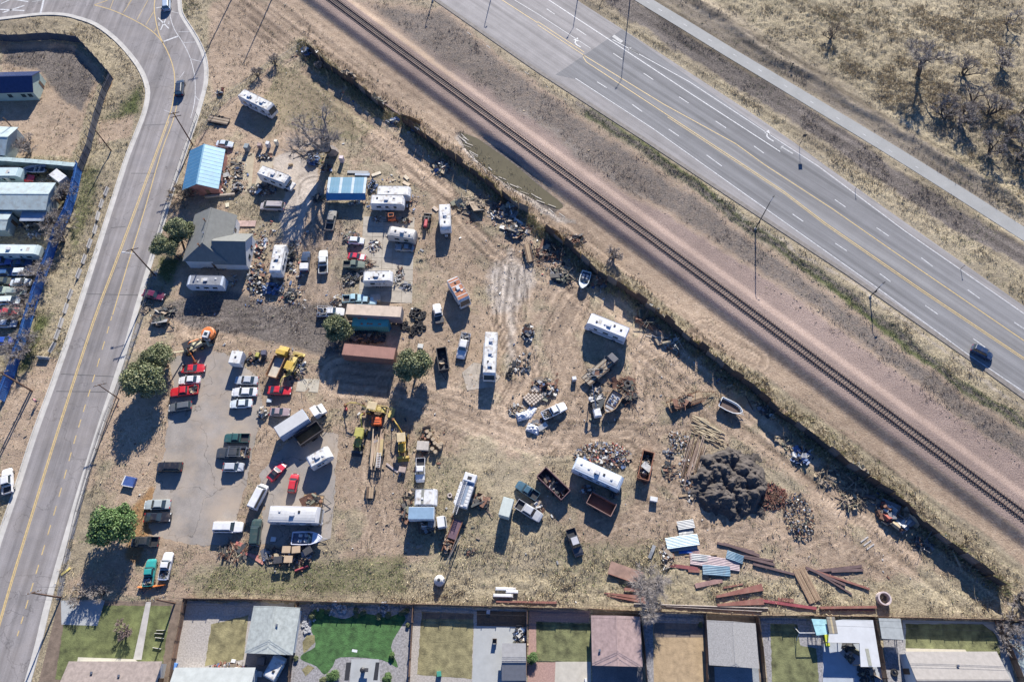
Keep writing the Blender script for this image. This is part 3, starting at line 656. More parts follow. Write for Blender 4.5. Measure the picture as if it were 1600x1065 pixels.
def junk_mesh(key, rx, ry, n, h=.6, pal="mix", size=(.15, .9), rods=.3, seed=None):
    k = ("junk", key)
    if k in _cache: return _cache[k]
    rnd = random.Random(seed if seed is not None else str(key)); b = MB(); P_ = PALS[pal]
    for i in range(n):
        a = rnd.uniform(0, 6.283); r = math.sqrt(rnd.random()); x = rx*r*math.cos(a); y = ry*r*math.sin(a)
        top = h*(1-.75*r*r)*rnd.uniform(.25, 1); m_ = rnd.choice(P_)
        t_ = rnd.random(); big = 1.0 if rnd.random() < .8 else 1.7
        if t_ < rods:
            l = rnd.uniform(.6, 2.4)*size[1]/.9; b2 = rnd.uniform(0, 6.283)
            d = Vector((math.cos(b2), math.sin(b2), rnd.uniform(-.2, .4)))*l/2; p = Vector((x, y, max(top*.6, abs(d.z)+.05)))
            b.tube(p-d, p+d, rnd.uniform(.025, .07), None, 4, m_)
        elif t_ < rods+(1-rods)*.14:
            s1 = rnd.uniform(*size)*.5*big; n_ = 8; zz = max(.05, top-.1); q = [(x+s1*.7*math.cos(k_*.785), y+s1*.7*math.sin(k_*.785)) for k_ in range(8)]; q2 = [(x+s1*.38*math.cos(k_*.785), y+s1*.38*math.sin(k_*.785)) for k_ in range(8)]
            b.add([p_+(zz+.12,) for p_ in q]+[p_+(zz+.12,) for p_ in q2]+[p_+(zz-.1,) for p_ in q], [(k_, (k_+1) % 8, 8+(k_+1) % 8, 8+k_) for k_ in range(8)]+[(k_, 16+k_, 16+(k_+1) % 8, (k_+1) % 8) for k_ in range(8)], 2 if rnd.random() < .7 else m_)
        elif t_ < rods+(1-rods)*.34:
            s1 = rnd.uniform(*size)*.8*big; s2 = rnd.uniform(*size)*.6*big; M_ = Matrix.Translation((x, y, top+.05)) @ Matrix.Rotation(rnd.uniform(0, 6.28), 4, 'Z') @ Matrix.Rotation(rnd.gauss(0, .5), 4, 'X'); b.box(-s1, s1, -s2, s2, -.015, .015, m_, 0, M_)
        elif t_ < rods+(1-rods)*.48:
            s1 = rnd.uniform(*size)*.35*big; d = Vector((rnd.gauss(0, 1), rnd.gauss(0, 1), rnd.gauss(0, .6))).normalized()*s1*1.2; p = Vector((x, y, max(top, s1*.8))); b.tube(p-d, p+d, s1*.55, None, 7, m_)
        else:
            s1 = rnd.uniform(*size)/2*big; s2 = rnd.uniform(*size)/2; s3 = rnd.uniform(size[0]*.4, size[1]*.5)/2
            M_ = Matrix.Translation((x, y, max(0, top-s3))) @ Matrix.Rotation(rnd.uniform(0, 6.28), 4, 'Z') @ Matrix.Rotation(rnd.gauss(0, .35), 4, 'X') @ Matrix.Rotation(rnd.gauss(0, .35), 4, 'Y')
            b.box(-s1, s1, -s2, s2, -s3, s3, m_, 0, M_)
    me = b.mesh("junk", JP); _cache[k] = me; return me
def heap(u, v, ru, rv, label, n=60, h=.7, pal="mix", size=(.15, .9), rods=.3, ang=0, name="scrap_heap", cat="scrap heap"):
    c = G(u, v); rx = ru*.128; ry = rv*.145
    o = stuff(name, junk_mesh((u, v), rx, ry, n, h, pal, size, rods), label, cat, None, (c.x, c.y, gz(c.x, c.y)))
    o.rotation_euler.z = ang; return o
# ---------------------------------------------------------------- campers, motorhomes, trucks
def rv(kind, p1, p2, label, W=2.45, Ht=3.1, body=RVW, roof=RVR, cat="camper", name=None, group=None, ac=1, vents=3, stripe=None, tow=True, details=True, zone_seed=0):
    c, rz, L = place(p1, p2, Ht); rnd = random.Random(zone_seed+int(p1[0]*7+p1[1]))
    name = name or {"trailer": "travel_trailer", "classa": "motorhome", "classc": "motorhome", "bus": "bus"}[kind]
    t = thing(name, label, cat, (c.x, c.y, gz(c.x, c.y)), rz, group); h = L/2; w_ = W/2; z0 = .55
    if kind == "trailer": pr = [(-h,z0),(h-.35,z0),(h,z0+.9),(h-.05,Ht-.55),(h-.5,Ht-.06),(h-.7,Ht),(-h+.25,Ht),(-h,Ht-.3)]
    elif kind == "classa": pr = [(-h,z0-.1),(h-.1,z0-.1),(h,z0+.3),(h-.02,1.35),(h-.45,Ht-.25),(h-.8,Ht),(-h+.15,Ht),(-h,Ht-.2)]
    elif kind == "bus": pr = [(-h,z0-.05),(h-.15,z0-.05),(h,z0+.4),(h-.15,Ht-.4),(h-.55,Ht-.04),(h-.8,Ht),(-h+.6,Ht),(-h+.2,Ht-.12),(-h,Ht-.6)]
    else: pr = [(-h,z0),(h-2.0,z0),(h-2.0,1.8),(h-.9,2.1),(h-.7,2.5),(h-1.0,Ht-.05),(h-1.3,Ht),(-h+.15,Ht),(-h,Ht-.2)]
    b = MB().prof(pr, -w_, w_, 0, .05); me = b.mesh("camper_body"); fixnormals(me); link("body", me, t, body)
    x0 = -h+.35; x1 = h-(.85 if kind != "classc" else 1.35)
    rm = MB()
    if kind == "bus":
        n = 8; vs = []; 
        for x in (x0-.05, x1+.1):
            for i in range(n+1): a = math.pi*i/n; vs.append((x, -w_*.98*math.cos(a), Ht-.14+.3*math.sin(a)))
        rm.add(vs, [(i, i+1, n+2+i, n+1+i) for i in range(n)]+[tuple(range(n+1)), tuple(range(2*n+1, n, -1))])
    else: rm.box(x0, x1, -w_+.12, w_-.12, Ht-.02, Ht+.03, 0, .02)
    me = rm.mesh("roof"); fixnormals(me); link("roof", me, t, roof)
    if kind != "bus":
        def trim():
            b = MB()
            for s in (-1, 1): b.box(x0-.1, x1+.1, s*(w_-.06)-.03, s*(w_-.06)+.03, Ht-.01, Ht+.06)
            return b
        link("roof_rail", trim().mesh("rail"), t, STEEL)
    zt = Ht+(.16 if kind == "bus" else .03)
    xs = [x0+(x1-x0)*(i+.6)/(ac+.2)/1.0 for i in range(ac)]
    for x in xs: link("air_conditioner", cmesh("ac", lambda: MB().prof([(-.5,0),(.5,0),(.38,.3),(-.42,.33)], -.36, .36, 0, .08)), t, PLAST, (x, 0, zt))
    for i in range(vents):
        x = x0+.4+(x1-x0-.8)*(i+.3)/vents; y = rnd.uniform(-.5, .5)
        link("roof_vent", cmesh("vent", lambda: MB().box(-.2,.2,-.2,.2,0,.14,0,.05)), t, rnd.choice([BLACKP, PLAST, RVW]), (x+.3*rnd.random(), y, zt))
    if kind != "bus" and vents > 2:
        link("seam_patch", cmesh("patch", lambda: MB().box(-.35,.35,-.5,.5,0,.012)), t, mat((.42,.4,.36),.8), (rnd.uniform(x0+1, x1-1), 0, zt))
    for s in (-1, 1):
        n = max(2, int(L/2.2))
        for i in range(n):
            x = -h+.9+(L-2.2)*(i+.5)/n; wd = rnd.choice([.35, .55, .5])
            g = link("side_window", cmesh(("rvwin", wd), lambda: MB().box(-wd, wd, -.02, .02, -.3, .3, 0, 0)), t, GLASS, (x, s*(w_+.012), Ht*.62))
        if stripe is not None: link("stripe", MB().box(-h+.3, h-1.1, s*(w_+.006)-.006, s*(w_+.006)+.006, 1.2, 1.5).mesh("stripe"), t, stripe)
    link("door", cmesh("rvdoor", lambda: MB().box(-.35,.35,-.02,.02,-.95,.95)), t, mat((.6,.6,.57),.5), (h*.25, -w_-.016, 1.6))
    link("awning", cmesh(("awn", round(L, 1)), lambda: MB().tube((-L*.25,0,0),(L*.25,0,0), .09, .09, 8)), t, PLAST, (0, -w_-.09, Ht-.35))
    if kind == "trailer":
        wheels(t, (-.45, .45) if L > 5.5 else (0,), w_-.1, .35)
        if tow:
            hm = MB(); hm.tube((h-.3,-.7,.5),(h+1.1,0,.5),.06); hm.tube((h-.3,.7,.5),(h+1.1,0,.5),.06); link("hitch", hm.mesh("hitch"), t, DSTEEL)
            link("gas_bottle", cmesh("gas", lambda: MB().lathe([(.05,0),(.16,.05),(.16,.45),(.06,.55)], 8)), t, RVW, (h+.28, .18, .52)); link("gas_bottle", _cache["gas"], t, RVW, (h+.28, -.18, .52))
    else:
        wheels(t, (h-1.5 if kind != "bus" else h-2.2, -h+2.2), w_-.12, .45, .28)
        if kind == "classc":
            fb = MB().prof([(h-2.1,.5),(h-.05,.5),(h,.75),(h-.05,1.1),(h-.85,1.25),(h-1.2,1.95),(h-2.1,1.95)], -w_+.2, w_-.2, 0, .05); me = fb.mesh("cab"); fixnormals(me); link("cab", me, t, body)
            link("windscreen", MB().add([(h-.83,-.85,1.3),(h-.83,.85,1.3),(h-1.14,.8,1.9),(h-1.14,-.8,1.9)], [(0,1,2,3)]).mesh("ws"), t, GLASS)
            link("cab_window", MB().box(h-1.3, h-.9, -w_+.19, w_-.19, 1.3, 1.8).mesh("cw"), t, GLASS)
        else:
            za, zb_ = (1.45, Ht-.4)
            xa = h+.012; xb = h-.43+.03 if kind == "classa" else h-.12
            if kind == "bus": za = 1.5
            link("windscreen", MB().add([(xa-(0.03 if kind == "classa" else .06),-w_+.15,za),(xa-(0.03 if kind == "classa" else .06),w_-.15,za),(xb,w_-.25,zb_),(xb,-w_+.25,zb_)], [(0,1,2,3)]).mesh("ws"), t, GLASS)
            link("mirror", MB().box(h-.25,h-.1,w_,w_+.3,1.9,2.3).box(h-.25,h-.1,-w_-.3,-w_,1.9,2.3).mesh("mirror"), t, BLACKP)
        for s in (-1, 1): link("headlight", _cache.get("lampbox") or cmesh("lampbox", lambda: MB().box(-.06,.06,-.17,.17,-.07,.07,0,.02)), t, LAMP_W, (h-.02, s*w_*.7, .85))
    return t
def box_thing(name, label, cat, p1, p2, W, z0, z1, m, roofm=None, ribs=0, group=None, wheel_x=(), h=None, tongue=0, door=True, extra=None):
    c, rz, L = place(p1, p2, z1 if h is None else h); t = thing(name, label, cat, (c.x, c.y, gz(c.x, c.y)), rz, group); hl = L/2; w_ = W/2
    link("box", MB().box(-hl, hl, -w_, w_, z0, z1, 0, .04).mesh("box"), t, m)
    if roofm: link("roof", MB().box(-hl+.05, hl-.05, -w_+.05, w_-.05, z1-.01, z1+.03).mesh("roof"), t, roofm)
    for i in range(ribs):
        x = -hl+L*(i+.5)/ribs
        link("rib", cmesh(("rib", W, z1), lambda: MB().box(-.05, .05, -w_-.035, w_+.035, z0+.05, z1+.045)), t, roofm or m, (x, 0, 0))
    if door:
        for s in (-1, 1): link("door", cmesh(("cdoor", W, z1), lambda: MB().box(-.02, .02, -W*.23, W*.23, z0+.1, z1-.1)), t, m, (-hl-.03, s*W*.24, 0))
    if wheel_x: wheels(t, [x*L for x in wheel_x], w_-.15, .42, .28)
    if tongue: link("tow_bar", MB().tube((hl,-w_*.6,.5),(hl+tongue,0,.5),.06).tube((hl,w_*.6,.5),(hl+tongue,0,.5),.06).mesh("tow"), t, DSTEEL)
    return t
def open_box(name, label, cat, p1, p2, W, z0, z1, m, inner=None, ribs=5, contents=None, tongue=0, wheel_x=(), group=None):
    c, rz, L = place(p1, p2, z1); t = thing(name, label, cat, (c.x, c.y, gz(c.x, c.y)), rz, group); hl = L/2; w_ = W/2; tk = .08
    link("floor", MB().box(-hl+tk, hl-tk, -w_+tk, w_-tk, z0, z0+.06).mesh("floor"), t, inner or m)
    for s in (-1, 1):
        link("side_panel", MB().box(-hl, hl, s*(w_-tk/2)-tk/2, s*(w_-tk/2)+tk/2, z0, z1).box(-hl-.03, hl+.03, s*w_-.07, s*w_+.07, z1, z1+.07).mesh("side"), t, m)
        link("end_panel", MB().box(s*(hl-tk/2)-tk/2, s*(hl-tk/2)+tk/2, -w_+tk, w_-tk, z0, z1).box(s*hl-.06, s*hl+.06, -w_+.07, w_-.07, z1-.002, z1+.06).mesh("end"), t, m)
        for i in range(ribs): link("rib", cmesh(("drib", z1), lambda: MB().box(-.06,.06,-.06,.06,z0,z1-.02)), t, m, (-hl+L*(i+.5)/ribs, s*(w_+.05), 0))
    if contents: l = link("rubbish", junk_mesh(("dump", p1), hl*.85, w_*.75, contents[0], contents[1], contents[2], (.2, 1.0)), t, None, (0, 0, z0+.06)); l["kind"] = "stuff"
    if wheel_x: wheels(t, [x*L for x in wheel_x], w_-.05, .4, .25, rims=False)
    if tongue: link("tow_bar", MB().tube((hl,-w_*.7,.55),(hl+tongue,0,.55),.07).tube((hl,w_*.7,.55),(hl+tongue,0,.55),.07).tube((hl+.1,-w_*.5,.6),(hl+.1,w_*.5,.6),.05).mesh("tow"), t, m)
    return t
YEL = mat((.50,.33,.05), .55, 0, .25, 1, dirt=.45, name="machine_yellow"); YEL2 = mat((.38,.35,.08), .55, 0, .25, 1, dirt=.45, name="machine_green_yellow"); YEL3 = mat((.52,.40,.12), .6, 0, .25, 1, dirt=.45)
ORG = mat((.60,.17,.04), .5, 0, .2, 1, dirt=.3, name="machine_orange"); TAN = mat((.50,.40,.24), .8, 0, .25, 1)
def backhoe(u, v, heading, label, m=YEL, roof=None, swing=0.6, group="yellow earth moving machines", bucket_up=.4, reach=1.0, stick=1):
    c = G(u, v, 1.5); t = thing("backhoe_loader", label, "backhoe", (c.x, c.y, 0), heading, group)
    link("chassis", MB().box(-1.6,2.1,-.45,.45,.6,1.05,0,.06).mesh("ch"), t, m)
    link("bonnet", MB().prof([(.6,1.0),(2.2,1.0),(2.15,1.5),(.6,1.75)], -.42, .42, 0, .06).mesh("bn"), t, m)
    cb = link("cab", MB().box(-1.1,.5,-.7,.7,1.0,1.5,0,.04).mesh("cabb"), t, m)
    for x in (-1.05, .42):
        for y in (-.66, .66): link("post", cmesh("bhpost", lambda: MB().box(-.04,.04,-.04,.04,0,1.15)), cb, BLACKP, (x, y, 1.45))
    link("cab_roof", MB().box(-1.2,.6,-.8,.8,2.6,2.72,0,.05).mesh("cr"), cb, roof or m)
    link("seat", MB().box(-.6,-.1,-.25,.25,1.5,1.65).box(-.65,-.55,-.25,.25,1.6,2.15).mesh("seat"), cb, BLACKP)
    link("exhaust_stack", MB().tube((1.4,.25,1.5),(1.4,.25,2.4),.05).mesh("ex"), t, RUST)
    wheels(t, (-.9,), .85, .72, .42, YEL); wheels(t, (1.7,), .8, .45, .3, YEL)
    la = MB()
    for s in (-1, 1): la.tube((.4,s*.62,1.5),(2.2,s*.62,1.5+bucket_up),.09); la.tube((2.2,s*.62,1.5+bucket_up),(3.0,s*.55,.6),.09)
    link("loader_arm", la.mesh("la"), t, m)
    link("front_bucket", MB().prof([(2.9,.15),(3.75,.1),(3.05,.28),(2.98,.85),(3.35,1.05),(2.9,1.0)], -1.1, 1.1).mesh("fb"), t, DSTEEL if m is YEL2 else m)
    bm = thing_arm(t, m, swing, reach)
    st = MB()
    for s in (-1, 1): st.box(-1.6,-1.4,s*1.0-.15,s*1.0+.15,.05,.2).tube((-1.5,s*.5,.9),(-1.5,s*1.0,.15),.07)
    link("stabiliser", st.mesh("st"), t, m)
    return t
def thing_arm(t, m, swing, reach, x0=-1.7, z0=1.0):
    ca, sa = math.cos(math.pi+swing), math.sin(math.pi+swing)
    def q(r, z): return (x0+ca*r*reach, sa*r*reach, z)
    a = MB(); a.tube(q(0,z0), q(1.4,z0+1.9), .16, .13, 4); a.tube(q(1.4,z0+1.9), q(2.4,z0+1.7), .13, .12, 4); bo = link("boom", a.mesh("boom"), t, m)
    a = MB(); a.tube(q(2.4,z0+1.8), q(3.6,z0+.1), .12, .09, 4); a.tube(q(1.5,z0+2.1), q(2.6,z0+2.0), .05, .05, 6); link("dipper_arm", a.mesh("dip"), t, m)
    a = MB(); c = q(3.7, z0-.2); a.box(c[0]-.3,c[0]+.3,c[1]-.3,c[1]+.3,c[2]-.35,c[2]+.2,0,.1); link("digging_bucket", a.mesh("db"), t, RUST)
    return bo
def boat(p1, p2, label, trailer=True, hull=RVW, W=2.0, inner=None, h=1.2, cabin=True, wood=False, seats=True, name="motor_boat", cat="boat", group=None):
    c, rz, L = place(p1, p2, h); t = thing(name, label, cat, (c.x, c.y, gz(c.x, c.y)), rz, group); hl = L/2; w_ = W/2
    st = [(-hl, .92), (-hl*.3, 1), (hl*.3, .93), (hl*.65, .68), (hl*.88, .34), (hl, .04)]
    z1 = h; z0 = h-.75; vs = []; n = 6
    for x, k in st:
        a = w_*k; zz = z0+.25*max(0, (x/hl))**2*1.2
        vs += [(x,-a,z1+.08*max(0,x/hl)),(x,-a*.8,zz+.2),(x,0,zz),(x,a*.8,zz+.2),(x,a,z1+.08*max(0,x/hl))]
    fs = []
    for i in range(len(st)-1):
        for j in range(4): fs.append((i*5+j, i*5+j+1, (i+1)*5+j+1, (i+1)*5+j))
    fs.append((0,1,2,3,4)); b = MB(); b.add(vs, fs); me = b.mesh("hull"); link("hull", me, t, hull)
    g = MB()      # gunwale
    for s in (0, 4):
        for i in range(len(st)-1):
            p = Vector(vs[i*5+s]); q = Vector(vs[(i+1)*5+s]); g.tube(p, q, .09, .09, 5)
    g.tube(vs[0], vs[4], .09, .09, 5); link("gunwale", g.mesh("gun"), t, hull)
    fl = MB(); f = [(-hl+.05, w_*.78), (hl*.3, w_*.76), (hl*.65, w_*.5), (hl*.85, w_*.2)]
    fl.add([(x, -a, h-.42) for x, a in f]+[(x, a, h-.42) for x, a in f[::-1]], [tuple(range(8))]); link("deck_floor", fl.mesh("fl"), t, inner or mat((.10,.13,.19),.7))
    if seats:
        sm = cmesh("bseat", lambda: MB().box(-.25,.25,-.25,.25,0,.3,0,.05).box(-.27,-.18,-.25,.25,.3,.6))
        for x in (-hl*.45, -hl*.05):
            for s in (-1, 1): link("seat", sm, t, RVW, (x, s*w_*.42, h-.4))
    if cabin:
        link("windscreen", MB().add([(hl*.15,-w_*.85,h+.02),(hl*.32,0,h+.04),(hl*.15,w_*.85,h+.02),(hl*.02,w_*.8,h+.45),(hl*.16,0,h+.48),(hl*.02,-w_*.8,h+.45)], [(0,1,4,5),(1,2,3,4)]).mesh("bws"), t, GLASS)
        link("foredeck", MB().add([(hl*.35,-w_*.82,h+.03),(hl*.65,-w_*.6,h+.07),(hl*.95,0,h+.1),(hl*.65,w_*.6,h+.07),(hl*.35,w_*.82,h+.03)], [(0,1,2,3,4)]).mesh("fd"), t, hull)
    if wood:
        for i in range(5): link("frame_rib", MB().box(-.05,.05,-w_*.8,w_*.8,h-.4,h-.3).mesh("rb"), t, WOOD, (-hl*.8+i*hl*.35, 0, 0))
    link("outboard_motor", MB().box(-hl-.45,-hl-.05,-.18,.18,h-.2,h+.35,0,.08).tube((-hl-.25,0,h-.2),(-hl-.25,0,.3),.06).mesh("ob"), t, BLACKP)
    if trailer:
        tr = MB(); tr.tube((-hl*.7,-w_*.5,.45),(hl*.7,-w_*.3,.45),.05).tube((-hl*.7,w_*.5,.45),(hl*.7,w_*.3,.45),.05).tube((hl*.7,-w_*.3,.45),(hl*1.25,0,.45),.05).tube((hl*.7,w_*.3,.45),(hl*1.25,0,.45),.05).tube((-.4,-w_*.9,.35),(-.4,w_*.9,.35),.05)
        tl = link("boat_trailer", tr.mesh("bt"), t, STEEL)
        for s in (-1, 1): link("wheel", cmesh(("wheel",.3,.2), lambda: wheel_m(.3,.2)), tl, RUBBER, (-.4, s*w_*.95, .3))
    return t
def flat_trailer(p1, p2, label, W=2.1, z=.75, deck=WOOD, planks=9, frame=DSTEEL, tongue=1.8, posts=0, name="flat_trailer", cat="trailer", wheel_x=(-.1,.05), load=None, group=None):
    c, rz, L = place(p1, p2, z); t = thing(name, label, cat, (c.x, c.y, gz(c.x, c.y)), rz, group); hl = L/2; w_ = W/2
    fr = MB()
    for s in (-1, 1): fr.box(-hl, hl, s*w_-.06, s*w_+.06, z-.2, z+.02)
    for i in range(6): fr.box(-hl+L*i/5-.04, -hl+L*i/5+.04, -w_+.06, w_-.06, z-.18, z-.06)
    fr.tube((hl,-w_*.8,z-.1),(hl+tongue,0,z-.15),.06).tube((hl,w_*.8,z-.1),(hl+tongue,0,z-.15),.06)
    link("frame", fr.mesh("fr"), t, frame)
    if planks:
        pw = (W-.2)/planks; pm = MB().box(-hl+.03, hl-.03, -pw*.44, pw*.44, z-.05, z).mesh("pl")
        for i in range(planks): link("plank", pm, t, deck if i % 3 else DWOOD, (0, -w_+.1+pw*(i+.5), random.uniform(0,.015)))
    if posts:
        for s in (-1, 1):
            for i in range(posts): link("stake", cmesh("stake", lambda: MB().box(-.04,.04,-.04,.04,0,.9)), t, frame, (-hl+L*(i+.5)/posts, s*w_, z+.02))
    wheels(t, [x*L for x in wheel_x], w_+.12, .36, .22, rims=False)
    if load: l = link("load", junk_mesh(("tl", p1), hl*.8, w_*.8, load[0], load[1], load[2], (.2, 1.2)), t, None, (0, 0, z+.01)); l["kind"] = "stuff"
    return t
# ================================================================== RAILWAY, WATER, FENCES
def rail_z(): return 1.15
rl = [Vector(G(*p)) for p in RAILC]; ra_, rb_ = rl[0], rl[-1]
trk = thing("railway_track", "single railway track on raised purple brown ballast running diagonally past the yard", "railway track", (0, 0, 0))
dirn = (rb_-ra_).normalized(); prp = Vector((-dirn.y, dirn.x, 0)); LT = (rb_-ra_).length; ang = math.atan2(dirn.y, dirn.x)
RAILM = mat((.20,.14,.12), .35, .6, .3, 2, name="rail_steel"); TIE = mat((.15,.12,.10), .9, 0, .4, 2, name="sleeper_wood")
for s in (-1, 1):
    b = MB(); p = ra_+prp*s*.75; q = rb_+prp*s*.75
    M_ = Matrix.Translation((p+q)/2+Vector((0,0,1.28))) @ Matrix.Rotation(ang, 4, 'Z'); b.box(-LT/2, LT/2, -.05, .05, 0, .17, 0, 0, M_); b.box(-LT/2, LT/2, -.09, .09, -.02, .03, 0, 0, M_)
    link("rail", b.mesh("rail"), trk, RAILM)
b = MB(); rnd = random.Random(3)
for i in range(int(LT/.55)):
    M_ = Matrix.Translation(ra_+dirn*(i*.55)+Vector((0,0,1.12))) @ Matrix.Rotation(ang+rnd.gauss(0,.02), 4, 'Z'); b.box(-.12,.12,-1.3,1.3,0,.15,0,0,M_)
o = link("sleepers", b.mesh("ties"), trk, TIE); o["kind"] = "stuff"
WATER = mat((.125,.108,.062), .12, 0, .12, .3, name="muddy_water"); o = sheet("water", [tuple(p) for p in smooth(PUD+[PUD[0]], 3)][:-1], -.085, WATER)
ICE = mat((.30,.27,.24), .5, 0, .3, 2, .01, 6, name="ice_crust"); mb = MB(); rnd = random.Random(5)
for k in range(26):
    t = k/25; a = Vector((716,207)).lerp(Vector((742,250)), min(1, t*2.4)) if t < .42 else Vector((742,250)).lerp(Vector((872,326)), (t-.42)/.58)
    for j in range(1):
        p = a+Vector((rnd.uniform(-7,3), rnd.uniform(-2,7))); d = Vector((rnd.uniform(5,14), rnd.uniform(4,9)))
        strip(wl([tuple(p), tuple(p+d)]), 0, rnd.uniform(.08,.22), .02+.004*(k % 5)+.03*j, mb)
struct("ice_edge", mb.mesh("ice"), ICE)
# ---- corrugated boundary fence: each sheet is a piece
FCOL = [mat((.085,.07,.06), .8, .1, .4, 1.2, dirt=.4), mat((.11,.08,.065), .85, .1, .4, 1.5), mat((.07,.065,.065), .8, .2, .4, 1.5), mat((.20,.17,.15), .8, .1, .4, 1.5, dirt=.5), mat((.12,.08,.06), .8, .1, .4, 1.2)]
def corr(L=2.4, Hh=3.0, folds=10):
    b = MB(); vs = []
    for z in (0, Hh):
        for i in range(folds*2+1): vs.append((L*i/(folds*2)-L/2, .035*(1 if i % 2 else -1), z))
    n = folds*2+1; b.add(vs, [(i, i+1, n+i+1, n+i) for i in range(n-1)]); b.box(-L/2, L/2, .045, .11, Hh*.78, Hh*.84); b.box(-L/2, L/2, .045, .11, .35, .45); return b
def fence(pts, h, step, panel, cols, name, label, rail=None, jitter=.03, hv=.15, skip=(), cat="fence", posts=True, group=None):
    W_ = [G(p[0], p[1], h) for p in pts]; W_ = [Vector((p.x, p.y, 0)) for p in W_]
    t = thing(name, label, cat, (W_[0].x, W_[0].y, 0), 0, group); o0 = W_[0]; rnd = random.Random(len(pts))
    pm = cmesh(("post", h), lambda: MB().box(-.06,.06,-.06,.06,0,h+.12))
    pos = 0
    for i in range(len(W_)-1):
        a, b = W_[i], W_[i+1]; d = b-a; n = max(1, round(d.length/step)); rz = math.atan2(d.y, d.x)
        if i in skip: continue
        for k in range(n):
            c = a+d*((k+.5)/n); o = link("panel", panel, t, rnd.choice(cols), (c.x-o0.x, c.y-o0.y, rnd.uniform(-.12, 0)), rz+rnd.gauss(0, jitter))
            o.scale = (d.length/n/step, 1, rnd.uniform(1-hv, 1+hv*.4)); o.rotation_euler.x = rnd.gauss(0, jitter*1.5)
            if posts: p = a+d*(k/n); link("post", pm, t, cols[-1], (p.x-o0.x, p.y-o0.y, 0))
    return t
CP = cmesh("corrpanel", corr)
fence(FENCE[:4], 3.0, 2.4, CP, FCOL, "boundary_fence", "dark corrugated sheet fence at the pointed north corner of the yard", hv=.3)
fence(FENCE[4:10], 3.0, 2.4, CP, FCOL, "boundary_fence", "dark rusty corrugated fence beside the muddy puddle and railway", hv=.25, jitter=.06)
fence(FENCE[10:], 3.0, 2.4, CP, FCOL, "boundary_fence", "long dark corrugated fence curving along the railway to the south east corner", hv=.2, jitter=.05)
# weathered board lean-tos where the sheet fence is broken
fence([(627,176),(640,181),(657,189)], 1.2, 1.6, cmesh("boardp", lambda: MB().box(-.8,.8,-.03,.03,0,1.2)), [WOOD, DWOOD], "board_fence", "short pale broken board fence near the blue tarp heap")
fence([(853,348),(872,360),(897,385)], 1.5, 1.6, _cache["boardp"], [WOOD, JP[3]], "board_fence", "pale leaning board fence east of the scrap timber heap", jitter=.12)
BR = [mat((.17,.10,.065), .9, 0, .35, 1.5, .01, 6), mat((.21,.13,.085), .9, 0, .35, 1.5, .01, 6), mat((.13,.085,.06), .9, 0, .35, 1.5, .01, 6)]
def board_panel():
    b = MB()
    for i in range(16): b.box(-1.2+i*.15+.005, -1.2+i*.15+.145, -.012+.006*(i % 2), .012+.006*(i % 2), 0, 1.8)
    b.box(-1.2,1.2,.02,.07,.3,.4); b.box(-1.2,1.2,.02,.07,1.4,1.5); return b
BP = cmesh("woodpanel", board_panel)
fence([(285,934),(408,935.5),(462,938),(645,943),(824,948),(921,950),(1000,954),(1104,957),(1184,961),(1272,961),(1372,963),(1547,967),(1690,971)], 1.8, 2.4, BP, BR, "wooden_fence", "long reddish brown board fence between the yard and the back gardens", hv=.04, jitter=.01)
for pts, lb in [([(286,934),(273,1000),(258,1085)], "brown board fence between the westernmost lawn and the pale gravel garden"),
                ([(463,938),(455,1000),(447,1085)], "brown board fence west of the bright green lawn"),
                ([(645,943),(641,1000),(637,1085)], "brown board fence east of the bright green lawn"),
                ([(824,948),(823,1000),(822,1085)], "brown board fence left of the pink paved garden"),
                ([(1001,954),(1008,1010),(1014,1085)], "brown board fence between pink garage and bare tree garden"),
                ([(1104,957),(1106,1010),(1108,1085)], "brown board fence along the west side of the grey shingle garage"),
                ([(1186,961),(1193,1010),(1200,1085)], "brown board fence east of the grey shingle garage"),
                ([(1368,963),(1378,1010),(1392,1085)], "brown board fence beside the white flat roof"),
                ([(1564,968),(1590,1030),(1612,1085)], "brown board fence at the right end of the garden row")]:
    fence(pts, 1.8, 2.4, BP, BR, "wooden_fence", lb, hv=.04, jitter=.01, group="fences between back gardens")
BLUEW = mat((.03,.12,.36), .5, 0, .15, .8, dirt=.15, name="blue_sheet")
fence([(118,252),(110,290),(99,325),(83,357),(64,411),(47,458),(32,509),(15,560),(-8,620)], 2.9, 2.6, cmesh("bluepanel", lambda: corr(2.6, 3.0, 8)), [BLUEW, mat((.04,.15,.40), .5, 0, .15, .8, dirt=.2)], "blue_fence", "tall bright blue sheet metal wall around the neighbouring storage lot", hv=.02, jitter=.008)
GRW = mat((.42,.52,.50), .5, .1, .15, .8, dirt=.3)
fence([(-40,246),(0,246),(60,250),(118,255)], 2.9, 3.2, cmesh("greyp", lambda: corr(3.2, 3.0, 8).box(-1.6,1.6,-1.0,.1,2.98,3.06)), [GRW], "lean_to_fence", "pale green roofed lean-to wall on the north side of the storage lot", hv=.01, jitter=.0)
fence([(-30,50),(10,54),(73,50),(117,55),(145,85),(169,112),(159,134),(144,180),(133,225),(120,258)], 2.4, 2.4, BP, [mat((.05,.06,.09), .7, 0, .3, 1.5), mat((.07,.075,.09), .7, 0, .3, 1.5)], "privacy_fence", "dark privacy fence curving around the grey dirt lot at top left", hv=.03, jitter=.01).scale = (1,1,1.3)
